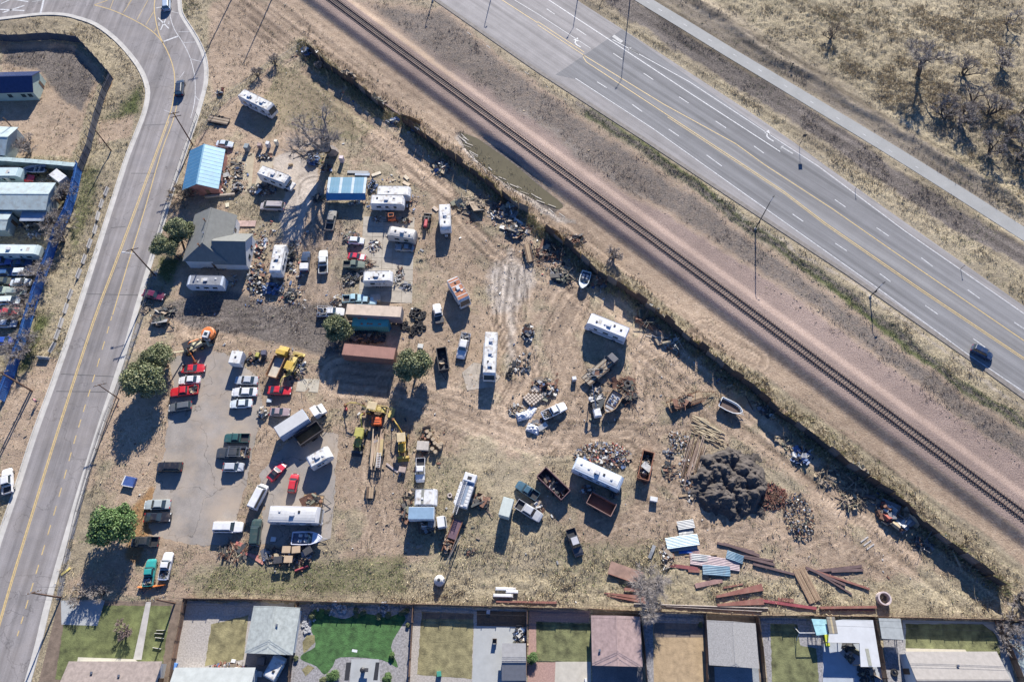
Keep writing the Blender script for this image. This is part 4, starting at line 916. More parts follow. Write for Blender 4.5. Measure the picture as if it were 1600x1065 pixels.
# ---- chain link fences
LINK = mat((.22,.22,.22), .5, .7, .2, 4, name="galvanised")
def wire_fence(pts, label, h=1.5, step=3.0, name="chain_link_fence", m=LINK, brush=0):
    W_ = [Vector(tuple(G(*p))[:2]+(0,)) for p in pts]; t = thing(name, label, "fence", W_[0]); o0 = W_[0]; r = MB()
    pm = cmesh(("wpost", h), lambda: MB().tube((0,0,0),(0,0,h), .05, .05, 6))
    for i in range(len(W_)-1):
        a, b = W_[i], W_[i+1]; d = b-a; n = max(1, round(d.length/step))
        for k in range(n): p = a+d*(k/n)-o0; link("post", pm, t, m, p)
        for z in (h, h*.5, .1): r.tube(a-o0+Vector((0,0,z)), b-o0+Vector((0,0,z)), .035 if z == h else .015, None, 4)
        k = int(d.length/.5)
        for j in range(k):
            p = a-o0+d*(j/k); q = a-o0+d*(min(k, j+2)/k); r.tube(p+Vector((0,0,.1)), q+Vector((0,0,h)), .011, None, 3, 0, False); r.tube(q+Vector((0,0,.1)), p+Vector((0,0,h)), .011, None, 3, 0, False)
    link("wire_mesh", r.mesh("wire"), t, m); return t
wire_fence([(476,72),(440,95),(420,106),(379,138),(345,166),(330,190),(312,219)], "wire fence overgrown with brush on the north west edge of the yard")
wire_fence([(309,182),(290,240),(264,320),(243,390)], "chain link fence close to the road beside the blue roofed shed")
wire_fence([(240,430),(226,490),(208,545),(190,600),(168,660),(146,725),(125,800),(108,870),(97,932)], "chain link fence along the pavement beside the parking lot")
mb = MB(); strip(smooth(wl([(245,420),(205,545),(185,600),(163,655),(140,725),(120,800),(105,870),(92,935)]), 2), 0, 1.0, .02, mb); struct("pavement", mb.mesh("pavement"), asphalt("side_path", (.27,.255,.24), 0, None, .15, .3))
# ================================================================== BUILDINGS
def gable(name, label, p1, p2, W, he, hr, wallm, roofm, over=.35, cat="building", sheets=0, hip=0, group=None, windows=(), roof_slope_names="roof_slope", vents=(), roofm2=None, sheetm=None):
    a = G(p1[0], p1[1], hr); b = G(p2[0], p2[1], hr); d = b-a; L = d.length; c = (a+b)/2; rz = math.atan2(d.y, d.x)
    t = thing(name, label, cat, (c.x, c.y, 0), rz, group); h = L/2; w_ = W/2
    wl_ = MB().prism([(-h+over,-w_+over),(h-over,-w_+over),(h-over,w_-over),(-h+over,w_-over)], 0, he)
    x = h-over; hh = he+(hr-he)*((w_-over)/w_)-.06
    if not hip:
        for s in (-1, 1): wl_.add([(s*x,-w_+over,he),(s*x,w_-over,he),(s*x,0,hr-.08)], [(0,1,2)])
    link("wall", wl_.mesh("wall"), t, wallm)
    sl = (hr-he)/w_
    for s in (-1, 1):
        xa, xb = -h, h-(hip if hip else 0)
        p = [(xa,0,hr),(xb,0,hr),(h,s*w_,he),(-h,s*w_,he)]
        q = [(v[0],v[1],v[2]-.12) for v in p]
        b = MB().add(p+q, [(0,1,2,3),(7,6,5,4),(0,4,5,1),(1,5,6,2),(2,6,7,3),(3,7,4,0)]); me = b.mesh("slope"); fixnormals(me)
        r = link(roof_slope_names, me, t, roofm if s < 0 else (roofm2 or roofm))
        if sheets:
            sw = L/sheets; me = MB().add([(-.04,0,hr+.03),(.04,0,hr+.03),(.04,s*w_,he+.03),(-.04,s*w_,he+.03)], [(0,1,2,3)])
            me.box(0,0.001,0,0.001,hr-.2,hr-.19); me = me.mesh("seam"); fixnormals(me)
            for i in range(sheets+1): link("roof_seam", me, r, sheetm or roofm, (-h+.05+(L-.1)*i/sheets, 0, 0))
        for wx in windows:
            link("window", cmesh("bwin", lambda: MB().box(-.5,.5,-.03,.03,-.5,.5)), t, GLASS, (wx*L, s*(w_-over+.02), he*.55))
    if hip:
        b = MB().add([(h-hip,0,hr-.003),(h,-w_,he),(h,w_,he),(h-.01,0,he-.1)], [(0,1,2),(1,3,2)]); link("hip_roof", b.mesh("hip"), t, roofm)
    link("ridge_cap", MB().box(-h, h-hip, -.14, .14, hr-.06, hr+.04).mesh("cap"), t, sheetm or roofm)
    for vx, vy, vh in vents:
        link("roof_vent", MB().tube((0,0,0),(0,0,vh), .12, .12, 8).box(-.18,.18,-.18,.18,vh,vh+.1).mesh("rv"), t, STEEL if vh < .9 else RUST, (vx*L, vy*w_, hr-(hr-he)*abs(vy)-.05))
    for s in (-1, 1): link("door", cmesh("bdoor", lambda: MB().box(-.03,.03,-.45,.45,.05,2.05)), t, DWOOD, (s*(h-over+.02), w_*.3, 0))
    return t
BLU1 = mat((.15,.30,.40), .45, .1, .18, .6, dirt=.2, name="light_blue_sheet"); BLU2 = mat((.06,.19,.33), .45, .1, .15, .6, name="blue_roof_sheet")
gable("storage_shed", "shed with bright blue metal gable roof beside the road", (319,225), (307,287.5), 8.2, 2.6, 4.6, mat((.33,.15,.12), .8, 0, .3, 1), BLU2, sheets=11, roofm2=BLU1, sheetm=mat((.2,.36,.46), .4), windows=(0,.25), cat="shed")  # sunlit east slope painted lighter blue, shaded west slope painted darker
o = C.objects[-1]
SHG = mat((.165,.168,.155), .9, 0, .16, 1.2, .015, 12, name="grey_shingle"); SIDW = mat((.55,.56,.56), .7, 0, .1, 1, name="white_siding")
hs_ = gable("house", "white farmhouse with grey shingle roof, cross wing and chimneys", (330,324), (311,398), 9.4, 3.2, 5.9, SIDW, SHG, hip=3.0, windows=(-.25,.1,.3), vents=((.32,-.08,1.0),(-.22,-.15,.9),(.05,-.05,.3)), cat="house")
def wing(parent, p1, p2, W, he, hr, wm, rm):
    a = G(p1[0], p1[1], hr); b = G(p2[0], p2[1], hr); Mi = (Matrix.Translation(parent.location) @ Matrix.Rotation(parent.rotation_euler.z, 4, 'Z')).inverted()
    d = b-a; n = Vector((-d.y, d.x, 0)).normalized()*W/2; z = lambda v, h_: Vector((v.x, v.y, h_))
    for s, nm in ((1, "roof_slope"), (-1, "roof_slope")):
        p = [z(a, hr), z(b, hr), z(b+n*s, he), z(a+n*s, he)]; q = [v-Vector((0,0,.12)) for v in p]
        me = MB().add([Mi @ v for v in p+q], [(0,1,2,3),(7,6,5,4),(0,4,5,1),(1,5,6,2),(2,6,7,3),(3,7,4,0)]).mesh("wingroof"); fixnormals(me); link(nm, me, parent, rm)
    k = .9; e = d.normalized()*-.3
    vs = [z(a+n*k, 0), z(b+n*k+e, 0), z(b-n*k+e, 0), z(a-n*k, 0), z(a+n*k, he+.1), z(b+n*k+e, he+.1), z(b-n*k+e, he+.1), z(a-n*k, he+.1), z(b+e, hr-.1), z(a, hr-.1)]
    me = MB().add([Mi @ v for v in vs], [(0,1,5,4),(1,2,6,8,5),(2,3,7,6),(3,0,4,9,7),(4,5,8,9),(6,7,9,8)]).mesh("wingwall"); fixnormals(me); link("wing_wall", me, parent, wm)
    for f in (.3, .7):
        p = z(b+e, 1.5)+n*(f*2-1)*.75; q = Mi @ (p+d.normalized()*.03)
        w2 = link("window", cmesh("bwin2", lambda: MB().box(-.03,.03,-.5,.5,-.5,.5)), parent, GLASS, q); w2.rotation_euler.z = math.atan2(d.y, d.x)-parent.rotation_euler.z
wing(hs_, (330,376), (383,377), 8.0, 2.7, 5.7, SIDW, SHG)
link("skylight", MB().box(-.9,.9,-.6,.6,0,.1).mesh("sky"), hs_, GLASS, (4.4, 1.6, 3.75)); C.objects[-1].rotation_euler = (0, .6, 0)
# porch roof south of the house
def slab(name, label, cat, pts, z0, z1, m, group=None, posts=True, tilt=0, hp=None):
    P = [G(p[0], p[1], hp if hp is not None else z1) for p in pts]; c = sum(P, Vector())/len(P); c.z = 0
    t = thing(name, label, cat, c, 0, group); poly = [((p-c).x, (p-c).y) for p in P]
    b = MB().prism(poly, z0, z1)
    if tilt:
        ys = [v[1] for v in b.v]; y0, y1 = min(ys), max(ys); b.v = [(v[0], v[1], v[2]+tilt*(v[1]-y0)/(y1-y0)) for v in b.v]
    link("roof", b.mesh("slab"), t, m)
    if posts:
        for p in poly: link("post", cmesh(("cpost", z0), lambda: MB().box(-.07,.07,-.07,.07,0,z0)), t, WOOD, (p[0]*.93, p[1]*.93, 0))
    return t, poly
t, poly = slab("canopy", "open carport with light blue metal roof beside the white campers", "carport", [(513,277),(572,277),(571,301),(514,302)], 2.6, 2.75, BLU1)
xs = [p[0] for p in poly]; ys = [p[1] for p in poly]
for i in range(13): link("roof_sheet", cmesh("csheet", lambda: MB().box(-.3,.3,min(ys),max(ys),0,.03,0,.01)), t, BLU1 if i % 4 else mat((.45,.52,.56), .5, .1, .2, 1), (min(xs)+.35+(max(xs)-min(xs)-.7)*i/12, 0, 2.755))
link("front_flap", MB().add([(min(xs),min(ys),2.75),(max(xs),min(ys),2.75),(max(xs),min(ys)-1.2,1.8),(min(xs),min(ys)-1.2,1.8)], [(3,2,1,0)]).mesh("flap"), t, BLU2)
# neighbours at the left edge
SOLAR = mat((.035,.05,.12), .25, 0, .2, 2, name="dark_blue_roof"); SAGE = mat((.33,.40,.35), .8, 0, .12, 1)
gable("house", "small sage green house with dark blue roof at the left edge", (-20,120), (50,118), 7.0, 3.0, 4.9, SAGE, SOLAR, windows=(-.1,.2,.35), cat="house")
MGR = mat((.40,.47,.46), .5, .1, .15, .7, dirt=.4, name="pale_green_sheet")
gable("metal_building", "big pale green metal building in the blue fenced lot", (-60,302), (76,303), 7.5, 3.6, 4.4, mat((.30,.36,.37), .6, .1, .2, 1), MGR, sheets=14, cat="building")
gable("metal_building", "pale grey building north of the blue fenced lot, west edge", (-30,212), (12,214), 8.5, 3.2, 4.6, mat((.30,.36,.37), .6, .1, .2, 1), MGR, sheets=5, cat="building")
gable("metal_building", "narrow pale building corner right at the left picture edge", (-60,342), (12,343), 5, 3.0, 3.4, mat((.30,.36,.37), .6, .1, .2, 1), MGR, cat="building")
slab("canopy", "grey blue ribbed flat roof next to the metal building", "canopy", [(34,330),(73,331),(68,345),(30,345)], 2.6, 2.75, mat((.30,.34,.40), .5, .2, .2, 1))
# south row
PINKR = mat((.33,.24,.22), .9, 0, .28, 1.5, .01, 14, name="pinkish_shingle"); GREENR = mat((.35,.375,.35), .9, 0, .28, 1.5, .01, 14); GRYR = mat((.31,.30,.285), .92, 0, .3, 5, .02, 20)
gable("garage", "garage with pale grey green shingle roof left of the bright lawn", (430,946.5), (417,1021), 8.0, 2.5, 3.5, SIDW, GREENR, hip=0, cat="garage", group="garages along the gardens", vents=((-.1,.2,.2),))
gable("garage", "garage with pinkish brown shingle roof beside the pink paved garden", (963,961), (966,1040), 8.3, 2.5, 3.5, SIDW, PINKR, cat="garage", group="garages along the gardens", vents=((.2,-.7,.25),))
gable("garage", "garage with speckled grey shingle roof right of the bare dirt garden", (1145,970), (1150,1041), 8.2, 2.5, 3.5, SIDW, GRYR, cat="garage", group="garages along the gardens")
BRR = mat((.23,.19,.17), .9, 0, .28, 1.5, .01, 14)
gable("house", "brown roofed house at the bottom edge below the westernmost lawn", (88,1078), (238,1078), 8.5, 2.6, 4.0, SIDW, BRR, cat="house", vents=((.1,.5,.3),(-.2,.6,.3)))
gable("house", "house with pale whitish roof at the bottom edge below the gravel garden", (258,1088), (388,1088), 8.5, 2.6, 4.0, SIDW, mat((.31,.33,.32), .8, 0, .15, 1), cat="house")
gable("house", "greyish brown roofed house in the bottom right corner", (1432,1062), (1580,1062), 8.5, 2.6, 4.2, SIDW, mat((.27,.25,.23), .9, 0, .15, 1.5, .01, 14), cat="house", vents=((.0,.5,.3),))
gable("shed", "small grey roofed shed with dark front in the concrete patio garden", (784,1033), (822,1033), 5.6, 2.2, 3.0, mat((.2,.2,.22), .8), mat((.2,.2,.205), .9, 0, .15, 1.5, .01, 14), cat="shed", group=None, roofm2=mat((.2,.2,.205), .9, 0, .15, 1.5, .01, 14))
slab("garden_shed", "flat grey metal shed right of the white roof", "shed", [(1373,965),(1407,966),(1413,999),(1378,997)], 2.2, 2.35, mat((.33,.35,.34), .6, .1, .2, 1))
WHR = mat((.50,.51,.51), .7, 0, .1, .6, dirt=.12, name="white_flat_roof")
t, poly = slab("patio_roof", "large bright white flat patio roof in the right hand garden", "patio roof", [(1316,967),(1364,968),(1376,1041),(1345,1041),(1343,1004),(1294,1003),(1298,970)], 2.5, 2.7, WHR)
for i, (u, v, cc) in enumerate([(1300,976,(.42,.34,.2)),(1304,976,(.2,.18,.15)),(1296,976,(.22,.2,.16)),(1357,1026,(.3,.3,.24))]):
    p = G(u, v, 2.7)-t.location; link("roof_sheet", MB().box(-.28,.28,-1.3,1.3,0,.03).mesh("rs"), t, mat(cc, .8, 0, .2, 2), (p.x, p.y, 2.7+.004*i))
slab("playhouse", "teal and white box structure at the corner of the white patio roof", "playhouse", [(1268,966),(1291,967),(1294,990),(1276,992)], 2.0, 2.15, mat((.32,.55,.58), .6, 0, .3, 1.2))
# ================================================================== PAVED AND PLANTED GARDENS
def pav(name, pts, m, z=-.02):
    if m is LW3: pts = [tuple(p) for p in smooth(pts+[pts[0]], 3)][:-1]
    elif m in (LW1, LW2, LW4): pts = ragged(pts, .7, 6)
    return sheet(name, pts, z, m)
def grassm(col, name): return mat(col, .95, 0, .45, 1.6, .06, 5, name=name)
LW1 = mat((.12,.135,.05), .95, 0, .7, .5, .06, 5, name="lawn_green"); LW2 = mat((.21,.185,.095), .95, 0, .6, .6, .06, 5, name="lawn_brown"); LW3 = mat((.05,.12,.035), .95, 0, .6, .9, .06, 5, name="lawn_bright"); _x = grassm((.04,.11,.03), "lawn_bright"); LW4 = mat((.14,.145,.065), .95, 0, .75, .5, .06, 5, name="lawn_mixed")
SOILD = mat((.16,.12,.09), .95, 0, .4, 1, .03, 5, name="bed_soil"); GRV = mat((.34,.31,.28), .95, 0, .35, 4, .02, 12, name="pale_gravel"); GRVD = mat((.26,.25,.25), .95, 0, .5, 3, .03, 8, name="grey_rock_gravel"); PINKB = mat((.33,.21,.175), .9, 0, .3, 4, .02, 10, name="pink_brick"); CONCB = mat((.33,.34,.335), .9, 0, .12, .6, .01, 8, name="patio_concrete"); DSAND = mat((.34,.25,.15), .95, 0, .3, 1, .03, 5, name="sandy_soil")
pav("garden_soil", [(92,937),(285,937),(258,1085),(55,1085)], SOILD, -.035)
for p, m_, z in [([(104,945),(268,946),(248,1075),(86,1060),(92,1020)], LW1, -.02),([(95,937),(164,937),(152,977),(96,975)], CONCB, -.012),([(228,940),(236,940),(221,1030),(208,1030)], CONC, -.008),([(122,1026),(210,1029),(220,1036),(220,1052),(116,1052)], mat((.45,.42,.34), .9, 0, .15, 1), -.004),
    ([(287,938),(460,941),(446,1085),(260,1085)], GRV, -.03),([(330,975),(388,960),(380,1030),(320,1040)], LW2, -.02),([(386,1018),(452,1021),(444,1085),(375,1085)], asphalt("drive", (.2,.18,.17), 0), -.012),
    ([(466,941),(645,946),(638,1085),(449,1085)], GRVD, -.03),([(490,952),(506,950),(520,962),(540,966),(560,958),(585,960),(604,964),(625,958),(634,966),(624,983),(611,1010),(622,1042),(596,1030),(532,1026),(520,1040),(507,1053),(494,1040),(471,1030),(473,1021),(492,1010),(490,993),(486,981)], LW3, -.02),
    ([(473,1003),(480,992),(491,991),(492,1004),(474,1020)], LW2, -.012),([(472,1046),(482,1038),(491,1042),(478,1056)], LW2, -.011),([(549,1029),(592,1029),(595,1085),(545,1085)], CONCB, -.008),([(541,1034),(549,1034),(545,1062),(538,1062)], BLACKP, -.006),([(587,1034),(593,1034),(590,1062),(583,1062)], BLACKP, -.005),
    ([(647,946),(824,951),(823,1085),(636,1085)], GRV, -.03),([(659,955),(740,958),(737,1060),(652,1053)], LW2, -.02),([(661,955),(740,958),(739,967),(660,966)], SOILD, -.016),([(745,953),(822,955),(822,979),(745,978)], DWOOD, -.02),([(741,977),(824,979),(823,1085),(737,1085)], CONCB, -.012),
    ([(827,951),(923,953),(920,972),(838,970),(838,1034),(870,1034),(868,1085),(824,1085)], PINKB, -.02),([(838,971),(923,974),(923,1034),(838,1032)], LW4, -.012),([(868,1033),(923,1033),(924,1085),(866,1085)], mat((.42,.39,.33), .9, 0, .15, 1), -.008),
    ([(925,1038),(1004,1040),(1006,1085),(926,1085)], asphalt("drive2", (.17,.165,.17), 0), -.012),([(926,953),(1000,956),(1003,1040),(930,1040)], SOILD, -.03),
    ([(1004,956),(1104,959),(1108,1085),(1014,1085)], GRVD, -.03),([(1020,972),(1104,974),(1106,1085),(1022,1085)], DSAND, -.02),([(1021,972),(1104,974),(1104,995),(1022,995)], mat((.16,.13,.11), .9, 0, .3, 2), -.016),
    ([(1106,960),(1186,963),(1196,1085),(1110,1085)], SOILD, -.03),([(1116,1041),(1185,1042),(1188,1085),(1118,1085)], asphalt("drive3", (.24,.26,.28), 0), -.012),
    ([(1188,964),(1290,966),(1290,1085),(1202,1085)], GRVD, -.03),([(1204,974),(1246,974),(1250,1008),(1275,1012),(1282,1085),(1207,1085)], LW4, -.02),([(1286,1003),(1345,1005),(1378,1042),(1392,1085),(1286,1085)], mat((.33,.36,.40), .9, 0, .15, .7), -.016),
    ([(1380,997),(1414,999),(1425,1085),(1388,1085)], GRVD, -.028),([(1410,968),(1564,971),(1592,1085),(1420,1085)], CONCB, -.03),([(1415,974),(1535,974),(1556,990),(1562,1006),(1566,1050),(1416,1050)], LW4, -.02),([(1415,1012),(1508,1014),(1520,1030),(1418,1030)], mat((.42,.38,.30), .9, 0, .15, 1), -.008),
    ([(1568,972),(1700,975),(1700,1085),(1598,1085)], mat((.3,.36,.36), .8, 0, .2, 1), -.03)]:
    nm = {LW1:"lawn",LW2:"lawn",LW3:"lawn",LW4:"lawn",GRV:"gravel",GRVD:"gravel",SOILD:"garden_soil",PINKB:"brick_paving"}.get(m_, "paving"); pav(nm, p, m_, z)
pav("paving", [(382,238),(398,240),(392,300),(360,300),(362,250)], mat((.38,.32,.22), .9, 0, .2, .8), .035)
pav("paving", [(410,245),(428,247),(420,290),(398,292)], mat((.40,.34,.25), .9, 0, .2, .8), .036)
def slabs(pts, nu, nv, label, m):      # concrete apron in separate cast bays
    P = [Vector(G(*p)) for p in pts]; t = thing("concrete_apron", label, "paving", (P[0].x, P[0].y, 0)); del t["category"]; del t["label"]; t["kind"] = "structure"
    for i in range(nu):
        for j in range(nv):
            def at(a, b): return P[0].lerp(P[1], a).lerp(P[3].lerp(P[2], a), b)-P[0]
            e = .012; q = [at((i+e)/nu, (j+e)/nv), at((i+1-e)/nu, (j+e)/nv), at((i+1-e)/nu, (j+1-e)/nv), at((i+e)/nu, (j+1-e)/nv)]
            link("slab", MB().prism([(v.x, v.y) for v in q], -.05, .05+random.uniform(0,.02), 0, False).mesh("slab"), t, m)
slabs([(568,338),(648,340),(644,474),(560,470)], 5, 8, "", mat((.36,.32,.26), .9, 0, .25, .6, .02, 8))
slabs([(466,591),(500,592),(497,613),(462,611)], 2, 1, "", mat((.42,.38,.30), .9, 0, .2, .6, .02, 8))
pav("paving", [(722,582),(740,566),(760,570),(782,588),(770,604),(730,610)], mat((.38,.33,.27), .95, 0, .25, .8, .03, 5), .07)
# ================================================================== POLES
def util_pole(base, top, label, arms=1, lamp=False, rng=None, h=10.5, group="utility poles along the road", th=.17):
    b = G(*base); t = thing("utility_pole", label, "pole", (b.x, b.y, 0), 0, group)
    link("pole", cmesh(("pole", h, th), lambda: MB().tube((0,0,0),(0,0,h), th, th*.7, 8)), t, mat((.13,.075,.05), .9, 0, .3, 2))
    rz = rng if rng is not None else .3
    for i in range(arms):
        a = link("crossarm", cmesh("arm", lambda: MB().box(-1.2,1.2,-.07,.07,-.07,.07)), t, DWOOD, (0, .15, h-.4-i*1.0), rz)
        for x in (-1.05, -.5, .5, 1.05): link("insulator", cmesh("ins", lambda: MB().lathe([(.05,.07),(.07,.15),(.03,.25)], 6)), a, PLAST, (x, 0, 0))
    if lamp:
        link("lamp_arm", MB().tube((0,0,h-2),(-2.2,.2,h-1.5), .05).mesh("la"), t, STEEL); link("lamp_head", MB().box(-2.7,-2.1,.05,.35,h-1.6,h-1.45,0,.04).mesh("lh"), t, PLAST)
    return t
util_pole((301,226), None, "brown utility pole leaning over the road above the blue roofed shed", 2)
util_pole((243,431), None, "utility pole with street lamp beside the maroon car", 1, True)
util_pole((186,623), None, "slim wooden pole beside the road left of the parking lot trees", 1, h=7.5, th=.12)
util_pole((48,609), None, "brown utility pole on the dirt verge left of the road", 1, h=9)
util_pole((50.5,611), None, "second brown pole paired with its neighbour on the left verge", 0, h=8.6)
util_pole((174,236), None, "short brown pole in the verge below the dirt driveway", 0, h=7)
util_pole((95,933), None, "utility pole in the bottom left corner of the yard", 1, h=8)
util_pole((31,212), None, "thin brown pole in front of the left edge building", 0, h=6)
util_pole((273,942), None, "pole at the top of the fence beside the westernmost lawn", 1, h=7, group=None)
util_pole((1690,985), None, "pole beyond the right end of the garden row", 1, h=8)
util_pole((374,-26), None, "tall power pole north of the dirt field, beyond the picture edge", 1, h=19, group=None); util_pole((436,-26), None, "tall power pole further right beyond the top picture edge", 0, h=16, group=None)
def lamp_post(base, label, h=9.5, arm=(3.0, 20), group="lamp posts beside the highway", heads=1):
    b = G(*base); t = thing("lamp_post", label, "lamp post", (b.x, b.y, 0), 0, group)
    link("pole", cmesh(("lpole", h), lambda: MB().tube((0,0,0),(0,0,h), .14, .08, 8)), t, mat((.12,.115,.11), .6, .4, .2, 2))
    link("base", cmesh("lbase", lambda: MB().lathe([(.3,0),(.3,.35),(.18,.4)], 10)), t, CONC)
    a = R(arm[1]); e = (arm[0]*math.cos(a), arm[0]*math.sin(a), h+.6)
    link("lamp_arm", MB().tube((0,0,h),e, .06, .05, 6).mesh("la"), t, STEEL)
    link("lamp_head", MB().box(-.35,.35,-.15,.15,-.06,.06,0,.04).mesh("lh"), t, DSTEEL, e, a)
    link("control_box", MB().box(-.15,.15,-.22,-.1,2.2,3.0).mesh("cb"), t, DSTEEL)
lamp_post((1180,358), "taller lamp post on the verge below the highway, its lamp over the road edge", 10, (1.2, 55))
lamp_post((1359,464), "short lamp post on the verge closest to the dark car on the highway", 4.6, (.8, 40))
lamp_post((676,2), "small lamp post in the dirt between railway and highway at the top", 5.0, (.8, 60))
lamp_post((774,-30), "lamp post beyond the top edge whose shadow crosses the highway near the top centre", 9.5, (1.5, 60))
lamp_post((906,-22), "highway lamp post just at the top picture edge above the centre", 8.5, (3, -120)); lamp_post((985,-5), "very tall lamp post on the far side of the highway", 16, (2, -130))
for u, v, h_, s_, lb in ((1249,227,3.8,.45,"road sign on the far highway shoulder by the turn arrow"),(1236,106,1.6,.25,"small dark marker post on the far side of the bike path"),(1336,296,1.5,.1,"thin marker post on the far shoulder of the highway"),(1501,420,1.5,.1,"thin marker post on the far shoulder further right")):
    c = G(u, v); t = thing("sign_post" if s_ > .3 else "marker_post", lb, "sign" if s_ > .3 else "post", c); link("post", MB().tube((0,0,0),(0,0,h_), .05).mesh("p"), t, DSTEEL); link("plate", MB().box(-s_, s_, -.07, -.05, h_-s_*2, h_).mesh("pl"), t, DSTEEL)
b0 = G(95,933); b1 = G(273,942); b2 = G(1690,985)
for k, (off, z) in enumerate(((0, 7.7), (1.0, 7.7), (-.9, 6.9))):
    w_ = MB(); P0 = Vector((b0.x, b0.y+off, z)); P2 = Vector((b2.x, b2.y+off, z)); n = 30
    pts = [P0.lerp(P2, i/n)-Vector((0,0,2.2*(1-(2*(i/n*3 % 1)-1)**2)*.35)) for i in range(n+1)]
    for i in range(n): w_.tube(pts[i], pts[i+1], .022, None, 4, 0, False)
    single("overhead_cable", w_, BLACKP, "thin black overhead cable strung above the back gardens", "cable", group="overhead cables above the gardens")
# jersey barriers
def jersey(): return MB().prof([(-.3,0),(.3,0),(.3,.12),(.1,.45),(.08,.85),(-.08,.85),(-.1,.45),(-.3,.12)], -1.15, 1.15)
JB = cmesh("jersey", jersey); pts = [(164,297),(156,316),(151,336),(146,356),(138,379),(129,403),(121,426),(107,458),(100,480),(93,503),(87,521),(79,541),(66,557)]
for i, p in enumerate(pts):
    c = G(p[0], p[1], .8); q = pts[min(i+1, 12)]; r_ = pts[max(i-1, 0)]; d = G(*q)-G(*r_)
    rz = math.atan2(d.y, d.x)-math.pi/2 if i < 12 else .8-math.pi/2-.9
    single("concrete_barrier", JB, CONC, ("northernmost concrete barrier of the row beside the road" if i == 0 else ("concrete barrier turned across the south end of its row" if i == 12 else "%s concrete barrier from the north end of the row beside the road" % ["","second","third","fourth","fifth","sixth","seventh","eighth","ninth","tenth","eleventh","twelfth"][i])), "barrier", (c.x, c.y, gz(c.x, c.y)-.03), rz, "concrete barriers beside the road")
# ================================================================== TREES AND PLANTS
LEAFS = [mat((.15,.18,.08), .7, 0, .3, 1, name="needle_green"), mat((.25,.26,.125), .7, 0, .3, 1, name="needle_olive"), mat((.085,.11,.055), .8, 0, .3, 1, name="needle_dark"), mat((.33,.32,.17), .8, 0, .3, 1, name="needle_dry")]
LEAFG = [mat((.10,.18,.05), .7, 0, .3, 1), mat((.15,.24,.08), .7, 0, .3, 1), mat((.07,.12,.04), .8, 0, .3, 1), mat((.20,.27,.10), .8, 0, .3, 1)]
def crown_mesh(key, seed, n=7500, mats=LEAFS):
    k = ("crown", key)
    if k in _cache: return _cache[k]
    n = 21000; r = np.random.RandomState(seed); nl = 44
    d = r.normal(size=(nl,3)); d /= np.linalg.norm(d, axis=1)[:,None]; lc = d*np.array([.72,.72,.6])*r.uniform(.55,1.12,(nl,1)); lc[:,2] = np.abs(lc[:,2])*1.1-.22; lr = r.uniform(.2,.38,nl)
    li = r.randint(0, nl, n); q = r.normal(size=(n,3)); q /= np.linalg.norm(q, axis=1)[:,None]; rad = r.uniform(.3,1.15,(n,1))**.6
    c = lc[li]+q*rad*lr[li][:,None]*np.array([1,1,.75]); s = r.uniform(.014,.038,(n,1))
    a = q+r.normal(0,.7,(n,3)); a /= np.linalg.norm(a, axis=1)[:,None]; t = np.cross(a, r.normal(size=(n,3))); t /= np.linalg.norm(t, axis=1)[:,None]+1e-6; bt = np.cross(a, t)
    V_ = np.stack([c-t*s-bt*s*.6, c+t*s-bt*s*.6, c+t*s*.7+bt*s, c-t*s*.7+bt*s], 1).reshape(-1,3)
    mi = r.choice(4, n, p=[.4,.3,.18,.12]); me = npmesh("crown", V_, np.arange(4*n).reshape(n,4), mats, mi, 4); _cache[k] = me; return me
BARK = mat((.10,.075,.058), .95, 0, .35, 2, .02, 8, name="bark"); BARKG = mat((.20,.18,.165), .95, 0, .35, 2, name="grey_bark"); TWIG = mat((.36,.32,.285), .95, 0, .3, 3, name="pale_twigs"); TWIGP = mat((.30,.22,.20), .95, 0, .3, 3, name="pinkish_twigs"); TWIGT = mat((.32,.25,.17), .95, 0, .3, 3)
def evergreen(u, v, rpx, label, seed, hh=7.5, mats=LEAFS, base=None, key=0, group="evergreen trees in the yard"):
    c = G(u, v, hh*.6); low = base is None; r = rpx*.134*(1.0+max(0, (560-v))/1000); b = G(*base) if base else Vector((c.x, c.y, 0))
    t = thing("pine_tree", label, "tree", (b.x, b.y, 0), 0, group)
    tm = MB(); top = Vector((c.x-b.x, c.y-b.y, hh*.55)); tm.tube((0,0,-.1), top*.5, .28, .2, 8); tm.tube(top*.5, top, .2, .1, 8)
    rnd = random.Random(seed)
    for i in range(9):
        a = rnd.uniform(0, 6.28); p = top*rnd.uniform(.45,.95); tm.tube(p, p+Vector((math.cos(a)*r*.6, math.sin(a)*r*.6, rnd.uniform(.3,1.5))), .09, .03, 5)
    link("trunk", tm.mesh("trunk"), t, BARK)
    o = link("crown", crown_mesh((key, mats is LEAFG), 40+key, 9000, mats), t, None, (c.x-b.x, c.y-b.y, hh*(.5 if low else .6)), seed*1.3); o.scale = (r, r, hh*(.56 if low else .45))
    return t
evergreen(277,357,22, "olive evergreen tree north of its twin on the road side of the farmhouse", 1, 7, base=(289,392), key=0)
evergreen(257,384,20, "olive evergreen tree beside the road, lower left of its twin by the farmhouse", 2, 6.5, base=(281,406), key=1)
evergreen(527,510,23, "round olive tree at the left end of the teal container", 3, 6.5, key=2)
evergreen(647,566,30, "round dark green tree at the right end of the brown container", 4, 7.5, key=0)
evergreen(241,558,25, "upper of two crowded green trees beside the parking lot", 5, 6.5, key=1)
evergreen(219,591,34, "large green tree beside the parking lot, lower of the crowded pair", 6, 8.0, key=2)
evergreen(172,819,33, "bright green round tree standing alone south west of the parking lot", 7, 8.0, LEAFG, key=1)
